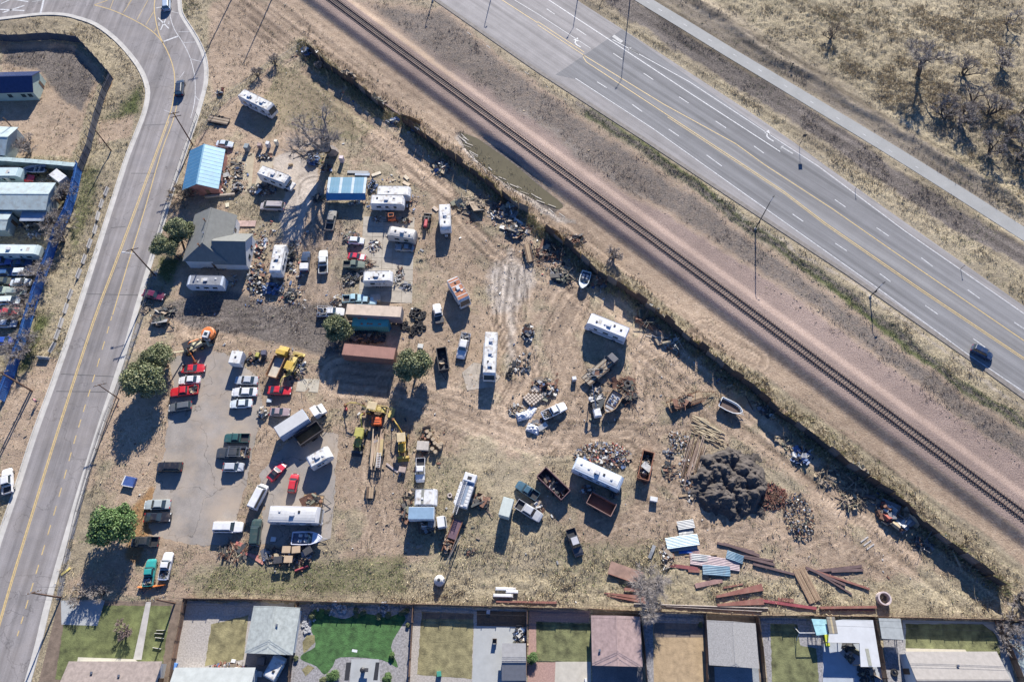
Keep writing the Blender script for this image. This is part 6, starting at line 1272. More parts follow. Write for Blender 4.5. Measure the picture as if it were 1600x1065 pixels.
# ================================================================== THE VEHICLES
RED = (.50,.02,.03); SIL = (.42,.44,.46); WHI = (.62,.62,.62); DBL = (.03,.045,.075); BLK = (.02,.02,.024); DGR = (.03,.09,.085); GRN_ = (.25,.30,.26); MAU = (.30,.23,.24); TEA = (.03,.27,.25); DGY = (.10,.11,.12)
LOTG = "cars parked in the yard"
for a in [("coupe",RED,(284,576),(320,574),"red coupe with bonnet to the right, first car below the yellow black backhoe",LOTG),
 ("sedan",WHI,(313,592),(279,594),"white roofed sedan between the red coupe and red pickup",LOTG),
 ("wagon",DGY,(299,632),(263,637),"dark grey wagon parked just below the red pickup",LOTG),
 ("sedan",SIL,(403,594),(367,593),"silver blue sedan directly below the white box trailer",LOTG),
 ("sedan",WHI,(402,611.5),(362,612),"white sedan in the middle of the three pale sedans",LOTG),
 ("sedan",(.55,.6,.62),(394,629),(359,631),"white sedan casting the long shadow, lowest of three pale sedans",LOTG),
 ("coupe",RED,(419,609),(455,610),"red coupe next to the white and rust dump bed",LOTG),
 ("hatch",SIL,(348,729),(381,729),"small silver hatchback below the dark pickup with load",LOTG),
 ("suburban",BLK,(283,729),(246,729),"black estate standing alone on the left lot edge",LOTG),
 ("sedan",(.35,.39,.38),(266,787),(225,788),"silver green sedan just above the black coupe",LOTG),
 ("coupe",BLK,(225,808),(266,807),"black coupe below the silver green sedan",LOTG),
 ("suburban",WHI,(334,823),(379.5,823),"white long estate at the lower end of the parking lot",LOTG),
 ("suburban",(.035,.06,.055),(397,852),(402,810),"dark green long estate left of the silver bus",LOTG),
 ("crew",(.03,.035,.04),(246,846),(207,846),"black crew cab pickup near the bright green tree","pickups in the yard"),
 ("coupe",(.52,.03,.06),(421,748),(443,724),"red car with black roof glass parked diagonally",LOTG),
 ("hatch",(.50,.03,.04),(455,769),(461,739),"small red hatchback pointing up beside the slide in camper",LOTG),
 ("coupe",MAU,(423,643),(451,643),"mauve car with junk at its boot, behind the box truck",LOTG),
 ("sedan",(.12,.02,.05),(223.5,457),(256,463.5),"maroon car parked off the road below the utility pole",None),
 ("minivan",(.40,.36,.35),(445,322),(406,321),"pinkish silver van in the shade left of the concrete yard",None),
 ("sedan",(.50,.56,.62),(338,224),(364,226),"pale blue and white sedan half hidden behind the blue shed roof",None),
 ("hatch",(.62,.64,.65),(546,375),(567,376),"small white car among bicycles and scrap",LOTG),
 ("coupe",(.55,.03,.06),(544,399),(571,402),"bright red car with a white bonnet",LOTG),
 ("coupe",(.25,.27,.28),(647,387),(617,385),"grey open topped car below the beige coach",LOTG),
 ("suv",(.02,.03,.05),(279.5,149),(282,124),"dark SUV driving on the curving road",None),
 ("suv",(.02,.04,.09),(1519,542),(1551,558),"dark blue SUV driving alone on the highway",None),
 ("crew",WHI,(12,770),(11,732),"white pickup parked at the left edge beyond the road",None),
 ("suv",(.35,.42,.5),(260,16),(260,-6),"pale car at the top edge waiting on the crossing road",None)]:
    k, col, p1, p2, lb, g = a
    car(k, col, p1, p2, lb, g, "car" if k not in ("minivan","crew","pickup","suv") else {"minivan":"van","suv":"SUV"}.get(k, "pickup"), hood=(.7,.7,.7) if "white bonnet" in lb else None, roofcol=(.03,.03,.035) if "black roof" in lb else None, name={"minivan":"parked_van","crew":"pickup_truck"}.get(k, "moving_car" if "driving" in lb or "waiting" in lb else "parked_car"))
PG = "pickups in the yard"
for k, col, p1, p2, lb, bed, rk in [("pickup",RED,(309.6,608),(265.6,613),"red pickup with rubbish in its bed","load",False),
 ("pickup",DGR,(389.6,684),(350,684),"dark green pickup above the loaded dark pickup",None,False),("crew",(.05,.055,.06),(389.6,707.5),(338,707),"dark pickup with rack and load in its bed","load",True),
 ("pickup",TEA,(231,914),(237,874),"teal pickup in the lower left corner of the yard","load",False),("pickup",WHI,(255,904),(264,863),"white pickup beside the teal pickup","load",False),
 ("pickup",(.28,.26,.22),(514,360),(521,328),"brownish grey pickup below the left end of the blue carport",None,False),("pickup",(.03,.05,.09),(475.5,424),(479,393),"dark blue pickup carrying a white camper shell","shell",False),
 ("pickup",(.62,.63,.6),(505,427),(505,391),"white pickup with dark empty bed, right of the dark blue one",None,False),("pickup",(.15,.18,.14),(543,413),(563,413),"green pickup bed section below the bright red car",None,False),
 ("pickup",(.35,.52,.56),(544,467),(561,466),"pale blue pickup cab poking out above the beige semi trailer",None,False),("pickup",(.36,.50,.55),(563,470),(580,470),"second pale blue cab right of its neighbour above the beige semi trailer",None,False),
 ("crew",WHI,(729,521),(719,560),"white pickup with full bed right of the open black trailer","load",True),("pickup",(.68,.69,.7),(848,650),(884,633),"white pickup with tyres in its bed near the crates","load",False),
 ("crew",(.42,.43,.44),(807,786),(846,810),"silver pickup with orange tailgate beside a tall narrow trailer",None,False),("pickup",(.05,.11,.15),(836,774),(812,758),"dark blue green truck cab without bonnet above the silver pickup",None,False),
 ("crew",(.05,.055,.065),(892,830),(904,864),"black pickup with silver roof standing alone in the open dirt",None,False)]:
    car(k, col, p1, p2, lb, PG, "pickup", name="pickup_truck", bed=bed, racks=rk, roofcol=(.45,.45,.46) if "silver roof" in lb else None)
car("pickup", WHI, (657,722), (656.5,746), "white pickup cab section facing down, below the tan block", PG, "pickup", name="pickup_truck")
car("van", WHI, (394,795), (414,757), "long white passenger van parked diagonally beside the lot", None, "van", name="parked_van")
t = car("pickup", WHI, (496,488), (538,487), "white flatbed truck with junk left of the beige semi trailer", PG, "pickup", name="flatbed_truck", bed="load", racks=True)
car("pickup", WHI, (687,502), (682,477), "white truck without bed at the tyre piles", PG, "pickup", name="pickup_truck", bed="flat")
NG = "cars in the blue fenced storage lot"
for k, col, u, v, lb in [("sedan",(.10,.15,.38),2,408,"blue car at the left edge below the storage lot camper"),("coupe",(.02,.05,.14),34,411,"dark blue car below the storage lot camper"),("hatch",(.05,.12,.25),9,425,"blue car in the second row of the storage lot, left edge"),("wagon",(.62,.66,.66),37,425,"white car touching the bare bush in the storage lot"),
  ("sedan",(.10,.11,.08),5,439,"dark olive car cut by the left edge"),("sedan",(.6,.65,.66),32,440.5,"white sedan in the third row of the storage lot"),("sedan",(.35,.42,.34),-2,453,"pale green car cut by the left edge"),("wagon",(.32,.38,.33),25,455,"grey green open car in the storage lot"),
  ("minivan",(.62,.68,.66),15,470,"white van above the red car in the storage lot"),("sedan",(.45,.05,.06),13,486,"red car in the storage lot"),("sedan",(.5,.53,.55),10,505,"pale car below the red one in the storage lot"),("hatch",(.03,.08,.35),6,532,"bright blue car at the lower storage lot")]:
    car(k, col, (u-16, v+.5), (u+16, v-.5), lb, NG, "car")
car("pickup", (.5,.03,.05), (22,279), (52,278), "red pickup squeezed between trailers in the storage lot", NG, "car")
rv("trailer", (-30,388), (60,389), "white travel trailer in the blue fenced storage lot", 2.5, 3.0, body=mat((.42,.50,.48),.5,0,.1,1), roof=mat((.55,.62,.58),.7,0,.15,1), cat="camper", group="campers in the storage lot")
rv("trailer", (-30,268), (32,268), "pale green box camper behind the lean-to wall", 2.6, 3.0, body=mat((.30,.40,.42),.5,0,.1,1), roof=mat((.45,.55,.55),.7,0,.15,1), group="campers in the storage lot", ac=0)
boat((70,263), (36,264), "pale boat beside the box camper in the storage lot", hull=mat((.45,.5,.6),.5), h=1.5, cabin=False)
box_thing("tank_truck", "white tank truck body near the blue wall", "truck body", (82,268), (98,280), 2.2, .8, 2.6, RVW, door=False)
# campers and coaches
CG = "campers and motorhomes in the yard"
rv("classa", (376,144), (425,168), "long silver and white coach alone in the north corner field", 2.6, 3.2, group=CG, ac=2, vents=4, stripe=mat((.2,.2,.22),.5))
rv("classc", (405,264), (454,282), "white motorhome parked on the concrete left of the big bare tree", 2.5, 3.2, group=CG, vents=3)
rv("trailer", (429,424), (437.5,380), "upright white camper between farmhouse clutter and engines", 2.5, 3.1, group=CG, vents=4, tow=False)
rv("trailer", (348,438), (291,437), "camper with shade-darkened roof colour directly below the farmhouse", 2.4, 3.0, group=CG, vents=3, body=mat((.5,.54,.58),.5,0,.1,1), roof=mat((.2,.21,.23),.6,0,.3,1), tow=False)  # house shadow painted into the dark roof colour
rv("trailer", (589,297), (641,297.5), "plain white camper with ribbed roof right of the blue carport", 2.5, 2.9, group=CG, ac=0, vents=1)
rv("trailer", (579,311), (632,312), "white camper directly below the ribbed roof one", 2.5, 3.0, group=CG, vents=3)
rv("bus", (649,366), (605,359), "beige coach with rounded end beside the forklift", 2.4, 2.9, group=CG, name="motorhome", body=mat((.42,.40,.36),.5,0,.12,1,dirt=.3), roof=mat((.50,.48,.44),.6,0,.15,1,dirt=.3), vents=4)
rv("trailer", (694.5,318), (696,357), "short white camper standing alone north of the bare ground", 2.45, 3.1, group=CG, vents=4)
rv("trailer", (567,431), (613,430), "white camper above the beige semi trailer", 2.5, 3.0, group=CG, vents=4)
t = rv("classa", (706,434), (727,470), "camper with rust orange roof panels casting a large shadow", 2.5, 3.2, group=CG, vents=2, roof=mat((.36,.14,.07),.8,0,.35,1.2,dirt=.2))
for i in range(4): link("roof_batten", cmesh("batten", lambda: MB().box(-.09,.09,-1.1,1.1,3.23,3.27)), t, RVW, (-2.2+1.25*i, 0, 0))
rv("classa", (768,518), (764,588), "long white motorhome facing down beside the tarpaulins", 2.55, 3.3, group=CG, ac=3, vents=6)
rv("classa", (981,520), (918,495), "large white motorhome on the open dirt near the eastern fence", 2.6, 3.5, group=CG, ac=1, vents=4, body=mat((.62,.63,.66),.45,0,.1,1), roof=mat((.60,.60,.62),.6,0,.2,1,dirt=.3), stripe=mat((.12,.12,.14),.5))
rv("bus", (898,722), (973,756), "long white coach with bent awning beside the rubbish heap", 2.6, 3.1, group=CG, body=mat((.45,.52,.60),.4,0,.1,1), roof=mat((.62,.63,.62),.5,0,.12,1,dirt=.3), vents=5, ac=1)
rv("bus", (418,802), (500,804), "long pale grey bus parked above the boat on the pad", 2.9, 3.2, name="bus", cat="bus", group=None, body=mat((.42,.42,.43),.5,0,.1,1), roof=mat((.50,.50,.49),.5,0,.1,1,dirt=.2), vents=2, ac=1)
rv("trailer", (481,722), (515,703), "slide in camper with open canopy beside the dump trailer", 2.4, 2.9, group=CG, vents=3, tow=False)
rv("trailer", (648,776), (683,776), "short white camper with a dark roof strip above the blue grey box", 2.9, 2.8, group=CG, ac=0, vents=1, tow=False)
link("roof_strip", MB().box(-.25,.25,-1.3,1.3,0,.02).mesh("strip"), C.objects[[o.name for o in C.objects if o.get("label","").startswith("short white camper with")][0]], mat((.2,.2,.17),.8), (-.6, 0, 2.84))
# boxes, trailers, containers
box_thing("box_trailer", "small plain white box trailer at the top of the parking lot", "trailer", (371,548), (365,567), 2.3, .5, 2.5, RVW, RVR, wheel_x=(0,), tongue=0)
C_ = C.objects; link("vent", cmesh("vent", lambda: MB().box(-.2,.2,-.2,.2,0,.14,0,.05)), [o for o in C_ if o.name.startswith("box_trailer")][0], BLACKP, (0,0,2.5))
t = box_thing("box_truck", "white cab box truck with long silver box parked diagonally", "truck", (432,675), (477,646), 2.5, .9, 3.4, mat((.36,.42,.52),.4,.1,.1,1), mat((.46,.46,.45),.5,0,.1,1), wheel_x=(-.3,))
link("cab", MB().prof([(4.2,.5),(6.6,.5),(6.6,1.3),(5.7,1.5),(5.3,2.3),(4.2,2.4)], -1.05, 1.05, 0, .05).mesh("cab"), t, paint(WHI)); link("windscreen", MB().add([(5.73,-.9,1.55),(5.73,.9,1.55),(5.36,.85,2.2),(5.36,-.85,2.2)], [(0,1,2,3)]).mesh("w"), t, GLASS)
for s in (-1, 1): link("wheel", cmesh(("wheel",.45,.28), lambda: wheel_m(.45,.28)), t, RUBBER, (5.6, s*.95, .45))
box_thing("semi_trailer", "long beige semi trailer lying above the teal container", "trailer", (541,482.5), (627,487), 2.5, 1.1, 3.9, mat((.22,.20,.20),.6,0,.1,1), mat((.50,.40,.31),.8,0,.15,.8,dirt=.4), ribs=0, wheel_x=(.33,.42))
TEALM = mat((.06,.30,.36),.6,.1,.2,.8,dirt=.2); t = box_thing("shipping_container", "teal and green shipping container with rust patches on its roof", "container", (550.5,501), (607,501.5), 2.44, .1, 2.6, TEALM, mat((.14,.42,.36),.7,.1,.25,.7), ribs=18)
rnd = random.Random(9)
for i in range(9): link("rust_patch", cmesh(("rp", i), lambda: MB().prism([(rnd.uniform(.15,.5)*math.cos(a*.9), rnd.uniform(.1,.35)*math.sin(a*.9)) for a in range(7)], 0, .01)), t, mat((.5,.16,.07),.8), (-2.3+i*.62, rnd.choice([-.7,.5,.55]), 2.65))
BRC = mat((.21,.11,.085),.7,.1,.25,.8,dirt=.2); box_thing("shipping_container", "long corrugated brown container left of the round tree", "container", (536,545), (617,552.5), 2.5, .8, 3.5, BRC, mat((.27,.14,.11),.7,.1,.25,.8), ribs=34)
box_thing("box_trailer", "tall narrow pale green trailer with a long shadow", "trailer", (795,778), (787,806), 2.0, .5, 3.0, mat((.36,.42,.40),.5,0,.1,1), mat((.44,.48,.44),.6,0,.12,1), wheel_x=(0,), tongue=0, h=3.0)
box_thing("truck_box", "blue grey box body between white camper and flatbed", "truck body", (638,801), (678,801), 2.2, .8, 3.0, mat((.55,.58,.6),.5,0,.1,1), mat((.20,.30,.40),.5,0,.15,1), door=False)
t = flat_trailer((653,823), (681,818), "slatted flatbed truck body with a white cab", 2.2, 1.0, DWOOD, 7, tongue=0, load=(25,.5,"metal"), cat="truck body", name="flatbed_truck"); link("cab", MB().prof([(2.0,.5),(3.6,.5),(3.5,1.4),(3.2,2.1),(2.0,2.1)], -1, 1, 0, .05).mesh("cab"), t, paint(WHI)); link("windscreen", MB().box(3.28,3.5,-.8,.8,1.45,1.9).mesh("w"), t, GLASS)
DG = "open dumpsters and skips"
open_box("dumpster", "dark maroon dumpster filled with wood and white rubbish", "dumpster", (846,736.5), (884,773), 2.4, .2, 1.8, mat((.13,.07,.075),.7,.1,.3,1), DSTEEL, 6, (60,1.0,"mix"), group=DG)
open_box("dump_trailer", "empty brown dump trailer in the shade of the long coach", "trailer", (959,797), (921,776), 2.4, .6, 1.7, mat((.22,.13,.11),.7,.1,.3,1), mat((.13,.07,.05),.8), 5, None, 1.6, (0,.12))
open_box("dumpster", "narrow rusty dumpster full of debris standing upright", "dumpster", (1014,705), (1005,748), 2.1, .15, 1.7, mat((.27,.12,.07),.8,.1,.4,1), DSTEEL, 6, (110,1.3,"mix"), group=DG)
open_box("dump_trailer", "dark dump trailer with brown wooden floor below the box truck", "trailer", (464,688), (499,664), 2.3, .7, 1.9, mat((.05,.045,.05),.7,.1,.3,1), mat((.26,.15,.06),.8,0,.4,1), 5, None, 2.4, (0,.1))
open_box("dump_trailer", "black open trailer right of the round tree", "trailer", (689,543), (694,577), 2.0, .5, 1.7, mat((.04,.04,.045),.7,.1,.3,1), DSTEEL, 5, (6,.3,"dark"), 1.8, (0,.1))
t = open_box("dump_truck", "old truck with white and rust dump bed", "truck", (423,588), (437,557), 2.3, 1.0, 1.7, mat((.30,.17,.09),.8,.1,.4,1), mat((.46,.42,.34),.9,0,.2,1), 6, None); link("cab", MB().prof([(2.6,.6),(4.8,.6),(4.7,1.4),(3.7,1.6),(3.5,2.3),(2.6,2.3)], -1, 1, 0, .05).mesh("cab"), t, YEL); wheels(t, (-1.6, 3.6), 1.0, .45, .3)
lt = flat_trailer((591,683), (586,733), "long trailer loaded with boards and beams", 2.3, .8, DWOOD, 0, tongue=2.4, name="lumber_trailer")
rnd = random.Random(2)
for i in range(13):
    l = rnd.uniform(4, 7.5); y = -1.0+i*.16; o = link("plank", MB().box(-l/2, l/2, -.07, .07, 0, .1).mesh("plank"), lt, rnd.choice([mat((.46,.36,.24),.8,0,.2,1), mat((.40,.28,.20),.8,0,.2,1), WOOD]), (rnd.uniform(-1.2,.2), y, .85+rnd.uniform(0,.1))); o.rotation_euler.z = rnd.gauss(0,.02)
link("board_stack", MB().box(-2.6,.6,.55,1.15,.85,1.25,0,.02).mesh("bs"), lt, mat((.42,.32,.15),.8,0,.2,1)); ld = link("ladder", MB().box(0,2.9,.2,.28,1.3,1.36).box(0,2.9,.9,.98,1.3,1.36).mesh("ld"), lt, RVW)
for i in range(9): link("rung", cmesh("rung", lambda: MB().box(-.04,.04,.28,.9,1.3,1.35)), ld, RVW, (.2+i*.32, 0, 0))
flat_trailer((579,760), (577,778), "short bare trailer chassis below the lumber trailer", 1.5, .6, WOOD, 3, tongue=1.5)
t = flat_trailer((473,781), (504,784), "low wooden trailer with red engine on the asphalt pad", 2.4, .7, mat((.38,.25,.13),.8,0,.25,1), 9, tongue=1.6, load=(22,.5,"rust"))
flat_trailer((915,596), (955,563), "worn flatbed truck with weathered wooden deck", 2.4, 1.0, mat((.34,.29,.22),.9,0,.3,1), 9, tongue=0, name="flatbed_truck", cat="truck", load=(16,.6,"metal"), wheel_x=(-.25,.3)); link("cab", MB().box(3.2,4.6,-1,1,.7,1.9,0,.1).mesh("cab"), C.objects[[o.name for o in C.objects if o.get("label","").startswith("worn flatbed")][0]], mat((.10,.10,.11),.5))
t = flat_trailer((1045,636), (1097,618), "rusty open frame trailer left of the upturned pallet and boat", 2.2, .7, WOOD, 3, RUST, tongue=2.8, posts=4, load=(30,.5,"rust"))
flat_trailer((823,381), (829,409), "narrow trailer chassis with a pale board beside the scrap timber", 1.7, .6, WOOD, 4, tongue=1.4, posts=4)
flat_trailer((357,190), (326,184), "small low flat trailer near the brush fence", 2.0, .5, mat((.33,.27,.2),.9,0,.3,1), 7, tongue=0)
flat_trailer((236,497), (262,504), "dark trailer with rails below the maroon car", 2.2, .7, DWOOD, 6, tongue=1.5, load=(20,.5,"dark"))
BG = "boats in the yard"
boat((917,424), (909,450), "small white boat on a trailer at the east scrap line", hull=mat((.62,.66,.64),.4,0,.1,1), W=2.1, h=1.2, group=BG)
boat((1126,627), (1160,644), "white rimmed open boat near the eastern fence", hull=mat((.60,.61,.60),.5,0,.15,1), W=2.3, h=1.2, cabin=False, seats=False, inner=mat((.10,.07,.06),.9), group=BG)
boat((456,840), (503,840), "white boat with dark seats on the asphalt pad below the bus", hull=mat((.60,.62,.70),.4,0,.1,1), W=2.3, h=1.5, group=BG)
boat((966,612), (947,644), "brown wooden hull with grey cabin beside the scrap heap", hull=mat((.32,.22,.13),.8,0,.3,1), W=2.6, h=1.6, wood=True, cabin=False, trailer=False, inner=mat((.30,.31,.33),.8), name="wooden_boat", group=BG)
# machines
backhoe(585,637, math.radians(-12), "golden yellow backhoe with its arm stretched to the left", YEL3, TAN, 0.1, reach=1.15)
backhoe(562,680, math.radians(-97), "yellow green backhoe facing down left of the lumber trailer", YEL2, YEL2, .15, reach=.8)
backhoe(628,688, math.radians(-84), "yellow tractor backhoe with pale roof right of the lumber trailer", YEL, TAN, .5, reach=.9)
backhoe(455,572, math.radians(74), "yellow backhoe with rust bucket beside the dump bed truck", YEL3, YEL, .0, reach=1.0)
backhoe(298,541, math.radians(30), "cream and black backhoe above the red coupe", mat((.50,.46,.30),.5,0,.2,1), BLACKP, .3, reach=1.15)
c = G(326,521,1.2); t = thing("excavator", "small orange excavator with white cab and lowered boom", "excavator", (c.x, c.y, 0), R(80), None)
for s in (-1, 1): link("crawler_track", MB().prof([(-1.6,.15),(-1.4,0),(1.4,0),(1.6,.15),(1.6,.5),(1.4,.65),(-1.4,.65),(-1.6,.5)], s*1.0-.22, s*1.0+.22).mesh("tr"), t, BLACKP)
link("upper_body", MB().lathe([(1.35,.75),(1.4,1.0),(1.35,1.7),(1.1,1.8)], 14).mesh("ub"), t, ORG); link("cab", MB().box(-1.5,.1,-.75,.45,.9,2.5,0,.1).mesh("cab"), t, RVW); link("cab_window", MB().box(-1.53,-.1,-.77,.47,1.6,2.2).mesh("cw"), t, GLASS); link("roof_hatch", MB().box(-1.0,-.3,-.5,.2,2.5,2.54).mesh("rh"), t, GLASS)
a = MB(); a.tube((-1.2,.8,1.4),(-3.2,2.2,2.8),.17,.14,4).tube((-3.2,2.2,2.8),(-4.2,2.6,2.4),.14,.12,4); link("boom", a.mesh("bm"), t, ORG); a = MB(); a.tube((-4.1,2.6,2.6),(-6.0,1.0,.4),.12,.1,4); link("dipper_arm", a.mesh("dp"), t, ORG); link("digging_bucket", MB().box(-6.4,-5.8,.6,1.3,.0,.5,0,.1).mesh("bk"), t, RUST)
c = G(589,659,.6); t = thing("air_compressor", "orange towable compressor between the yellow machines", "compressor", (c.x, c.y, 0), 0)
link("housing", MB().prof([(-.95,.4),(.95,.4),(.95,1.1),(.75,1.35),(-.75,1.35),(-.95,1.1)], -.75, .75, 0, .08).mesh("h"), t, mat((.62,.12,.03),.5,0,.15,1)); wheels(t, (0,), .8, .3, .2)
for y in (-.25, .25): link("lid_seam", MB().box(-.7,.7,y-.03,y+.03,1.35,1.4).mesh("ls"), t, BLACKP)
c = G(612,341,.8); t = thing("forklift", "orange forklift with its mast in the shade of the white camper", "forklift", (c.x, c.y, 0), R(5))
link("body", MB().box(-.8,.9,-.55,.55,.4,1.2,0,.12).mesh("b"), t, mat((.55,.13,.05),.5,0,.2,1)); link("seat", MB().box(-.4,.1,-.25,.25,1.2,1.4).box(-.45,-.35,-.25,.25,1.4,1.9).mesh("s"), t, BLACKP); link("overhead_guard", MB().box(-.6,.6,-.5,-.42,2.1,2.16).box(-.6,.6,.42,.5,2.1,2.16).box(-.6,-.52,-.5,.5,2.1,2.15).box(.52,.6,-.5,.5,2.1,2.15).mesh("g"), t, ORG); link("mast", MB().box(-1.1,-.95,-.45,-.35,.1,2.4).box(-1.1,-.95,.35,.45,.1,2.4).mesh("m"), t, DSTEEL)
for s in (-1, 1): link("fork", MB().box(-2.0,-1.1,s*.3-.06,s*.3+.06,.1,.16).mesh("f"), t, DSTEEL)
wheels(t, (-.6, .65), .5, .3, .22)
c = G(666.5,344,.8); t = thing("tractor", "red farm tractor above its dark loader beside the short white camper", "tractor", (c.x, c.y, 0), R(86))
link("bonnet", MB().box(-2.0,-.1,-.35,.35,.8,1.4,0,.08).mesh("b"), t, mat((.42,.05,.06),.5,0,.3,1,dirt=.4)); link("seat_platform", MB().box(-.1,1.0,-.5,.5,.8,1.1).box(.3,.7,-.25,.25,1.1,1.5).mesh("s"), t, BLACKP); wheels(t, (.5,), .8, .65, .35); wheels(t, (-1.6,), .5, .35, .2); link("loader_bucket", MB().prof([(1.6,.2),(2.3,.2),(2.2,.4),(1.7,.5),(1.7,1.0),(1.6,1.0)], -.9, .9).mesh("lb"), t, DSTEEL); link("loader_arm", MB().tube((-.6,-.6,1.2),(1.7,-.5,.8),.07).tube((-.6,.6,1.2),(1.7,.5,.8),.07).mesh("la"), t, DSTEEL)
# white ladder truck
cL, rzL, LL = place((736,740), (716,800), 2.6); t = thing("ladder_truck", "long white fire ladder truck with lockers and an open deck", "truck", (cL.x, cL.y, 0), rzL); h = LL/2
link("body", MB().box(-h,h-1.2,-1.2,1.2,.7,2.2,0,.05).mesh("b"), t, paint(WHI)); link("deck_well", MB().box(-h+1.6,h-1.6,-.1,.95,2.19,2.22).mesh("dw"), t, mat((.2,.25,.32),.6)); link("cab", MB().box(-h-.1,-h+1.5,-1.15,1.15,1.0,2.6,0,.12).mesh("c"), t, paint(WHI)); link("cab_hatch", MB().box(-h+.5,-h+1.1,-.4,.4,2.6,2.63).mesh("ch"), t, BLACKP)
lad = link("ladder", MB().box(-h+.3,h+.4,-.95,-.87,2.35,2.55).box(-h+.3,h+.4,-.3,-.22,2.35,2.55).mesh("ld"), t, RVW)
for i in range(24): link("rung", cmesh("rung2", lambda: MB().box(-.04,.04,-.87,-.3,2.4,2.46)), lad, STEEL, (-h+.5+i*(LL-.2)/24, 0, 0))
for i in range(6): link("locker_lid", cmesh("lidm", lambda: MB().box(-.28,.28,-.35,.35,0,.05,0,.02)), t, RVW, (h-1.7-i*.65, .75, 2.24))
for i in range(6): link("side_locker", cmesh("slm", lambda: MB().box(-.3,.3,-.15,.15,0,.4,0,.04)), t, RVW, (h-1.8-i*.7, -1.36, 1.6))
wheels(t, (-h+1.4, h-2.4, h-3.5), 1.08, .5, .3)
cF, rzF, LF = place((716,812), (697,862), .9); t = thing("chassis_trailer", "brown rusty trailer frame and jib behind the white ladder truck", "trailer", (cF.x, cF.y, 0), rzF); h = LF/2
link("frame", MB().box(-h,h,-.9,-.75,.7,.95).box(-h,h,.75,.9,.7,.95).mesh("f"), t, RUST); link("deck_plate", MB().box(-h,h-2.5,-.74,.74,.8,.86).mesh("d"), t, mat((.12,.07,.09),.7))
for i in range(5): link("cross_member", cmesh("xm", lambda: MB().box(-.08,.08,-.75,.75,.6,.78)), t, RUST, (-h+.4+i*LF/5, 0, 0))
link("jib", MB().tube((-.5,1.4,.8),(h+2.2,.9,2.2),.12,.08,4).tube((-.5,.9,.8),(h+2.2,.9,2.2),.06,.05,4).mesh("j"), t, DSTEEL); wheels(t, (.5, 1.4), 1.0, .45, .25)
c = G(930,622,2.2); t = thing("crane", "old small crane with white engine and raised boom", "crane", (c.x, c.y-1, 0), R(100))
link("chassis", MB().box(-2.4,1.2,-.5,.5,.5,.9).mesh("c"), t, DSTEEL); link("engine_cover", MB().box(-2.6,-1.0,-.7,.7,.9,1.9,0,.15).mesh("e"), t, RVW); link("tank", MB().tube((.9,.9,2.2),(.9,.9,3.0),.35).mesh("t"), t, RVW); link("tank_post", MB().tube((.9,.9,0),(.9,.9,2.2),.1).mesh("tp"), t, DSTEEL); link("boom", MB().tube((-1.2,0,1.6),(3.0,.2,4.4),.14,.08,4).mesh("b"), t, mat((.35,.34,.33),.6)); wheels(t, (-1.8, .6), .65, .45, .25)
c = G(838,619,.5); t = thing("crate_stack", "chequered grid of small pale crates near the white pickup", "crates", (c.x-.6, c.y-.2, 0), R(40), None)
for i in range(6):
    for j in range(5): link("crate", cmesh("smallcrate", lambda: MB().box(-.22,.22,-.22,.22,0,.6,0,.03)), t, mat((.50,.42,.34),.8,0,.2,2) if (i+j) % 7 else DWOOD, (-1.4+i*.55, -1.1+j*.55, random.uniform(0,.08)))
# ================================================================== SMALL THINGS
def item(name, label, cat, u, v, parts, rz=0, group=None, z=0):
    c = G(u, v); t = thing(name, label, cat, (c.x, c.y, gz(c.x, c.y)+z), rz, group)
    for nm, key, fn, m, loc in parts: link(nm, cmesh(key, fn), t, m, loc)
    return t
def tyre_m():
    b = MB(); n = 14; pr = [(.2,.02),(.36,0),(.40,.06),(.40,.16),(.36,.22),(.2,.2)]; vs = []
    for r_, z in pr: vs += [(r_*math.cos(6.2832*i/n), r_*math.sin(6.2832*i/n), z) for i in range(n)]
    fs = [(k*n+i, k*n+(i+1) % n, ((k+1) % 6)*n+(i+1) % n, ((k+1) % 6)*n+i) for k in range(6) for i in range(n)]; return b.add(vs, fs)
TY = cmesh("tyre", tyre_m); rnd = random.Random(21)
def tyres(u, v, ru, rv_, n, label, group="discarded tyres in the yard", s=1.0):
    for i in range(n):
        a = rnd.uniform(0, 6.28); q = math.sqrt(rnd.random()); c = G(u+ru*q*math.cos(a), v+rv_*q*math.sin(a)); lv = .23*int((1-q)*3.2*rnd.random())
        o = single("tyre", TY, RUBBER, label, "tyre", (c.x, c.y, lv+.05), rnd.uniform(0, 6), group); o.rotation_euler.x = rnd.gauss(0,.25); o.rotation_euler.y = rnd.gauss(0,.2); o.scale = (s*rnd.uniform(.9,1.3),)*3
tyres(653,491, 11,9, 17, "black tyre in the upper heap left of the white truck without bed", s=1.2)
tyres(654,510, 11,9, 14, "black tyre in the heap directly below the upper tyre heap", s=1.2); tyres(634,510, 8,6, 9, "black tyre in the small heap at the end of the beige semi trailer"); tyres(643,521,4,4,3,"single black tyre lying between tyre heap and round tree")
tyres(575,528, 28,7, 34, "black tyre in the shaded strip between the two containers"); tyres(393,560, 7,7, 7, "dark tyre or coil right of the white box trailer"); tyres(795,562+20, 5,7, 5, "dark tyre in the scrap around the dirt patch")
tyres(877,420,14,8,5,"tyre among the black scrap left of the white boat"); tyres(560,430,10,9,6,"tyre in the engine clutter left of the white camper"); tyres(457,463,6,4,4,"pale rimmed tyre at the end of the clutter row"); tyres(1397,1050,0,0,1,"black tyre on the rock garden at the right hand gardens", None, 1.6)
o = single("tyre", TY, mat((.42,.36,.34),.8), "pale tyre lying alone in the weeds left of the ladder truck", "tyre", tuple(G(703,774).xy)+(.06,)); o.scale = (1.2,)*3
t = item("concrete_ring", "large upright concrete pipe ring near the south east corner", "concrete pipe", 1378, 935, [], group=None)
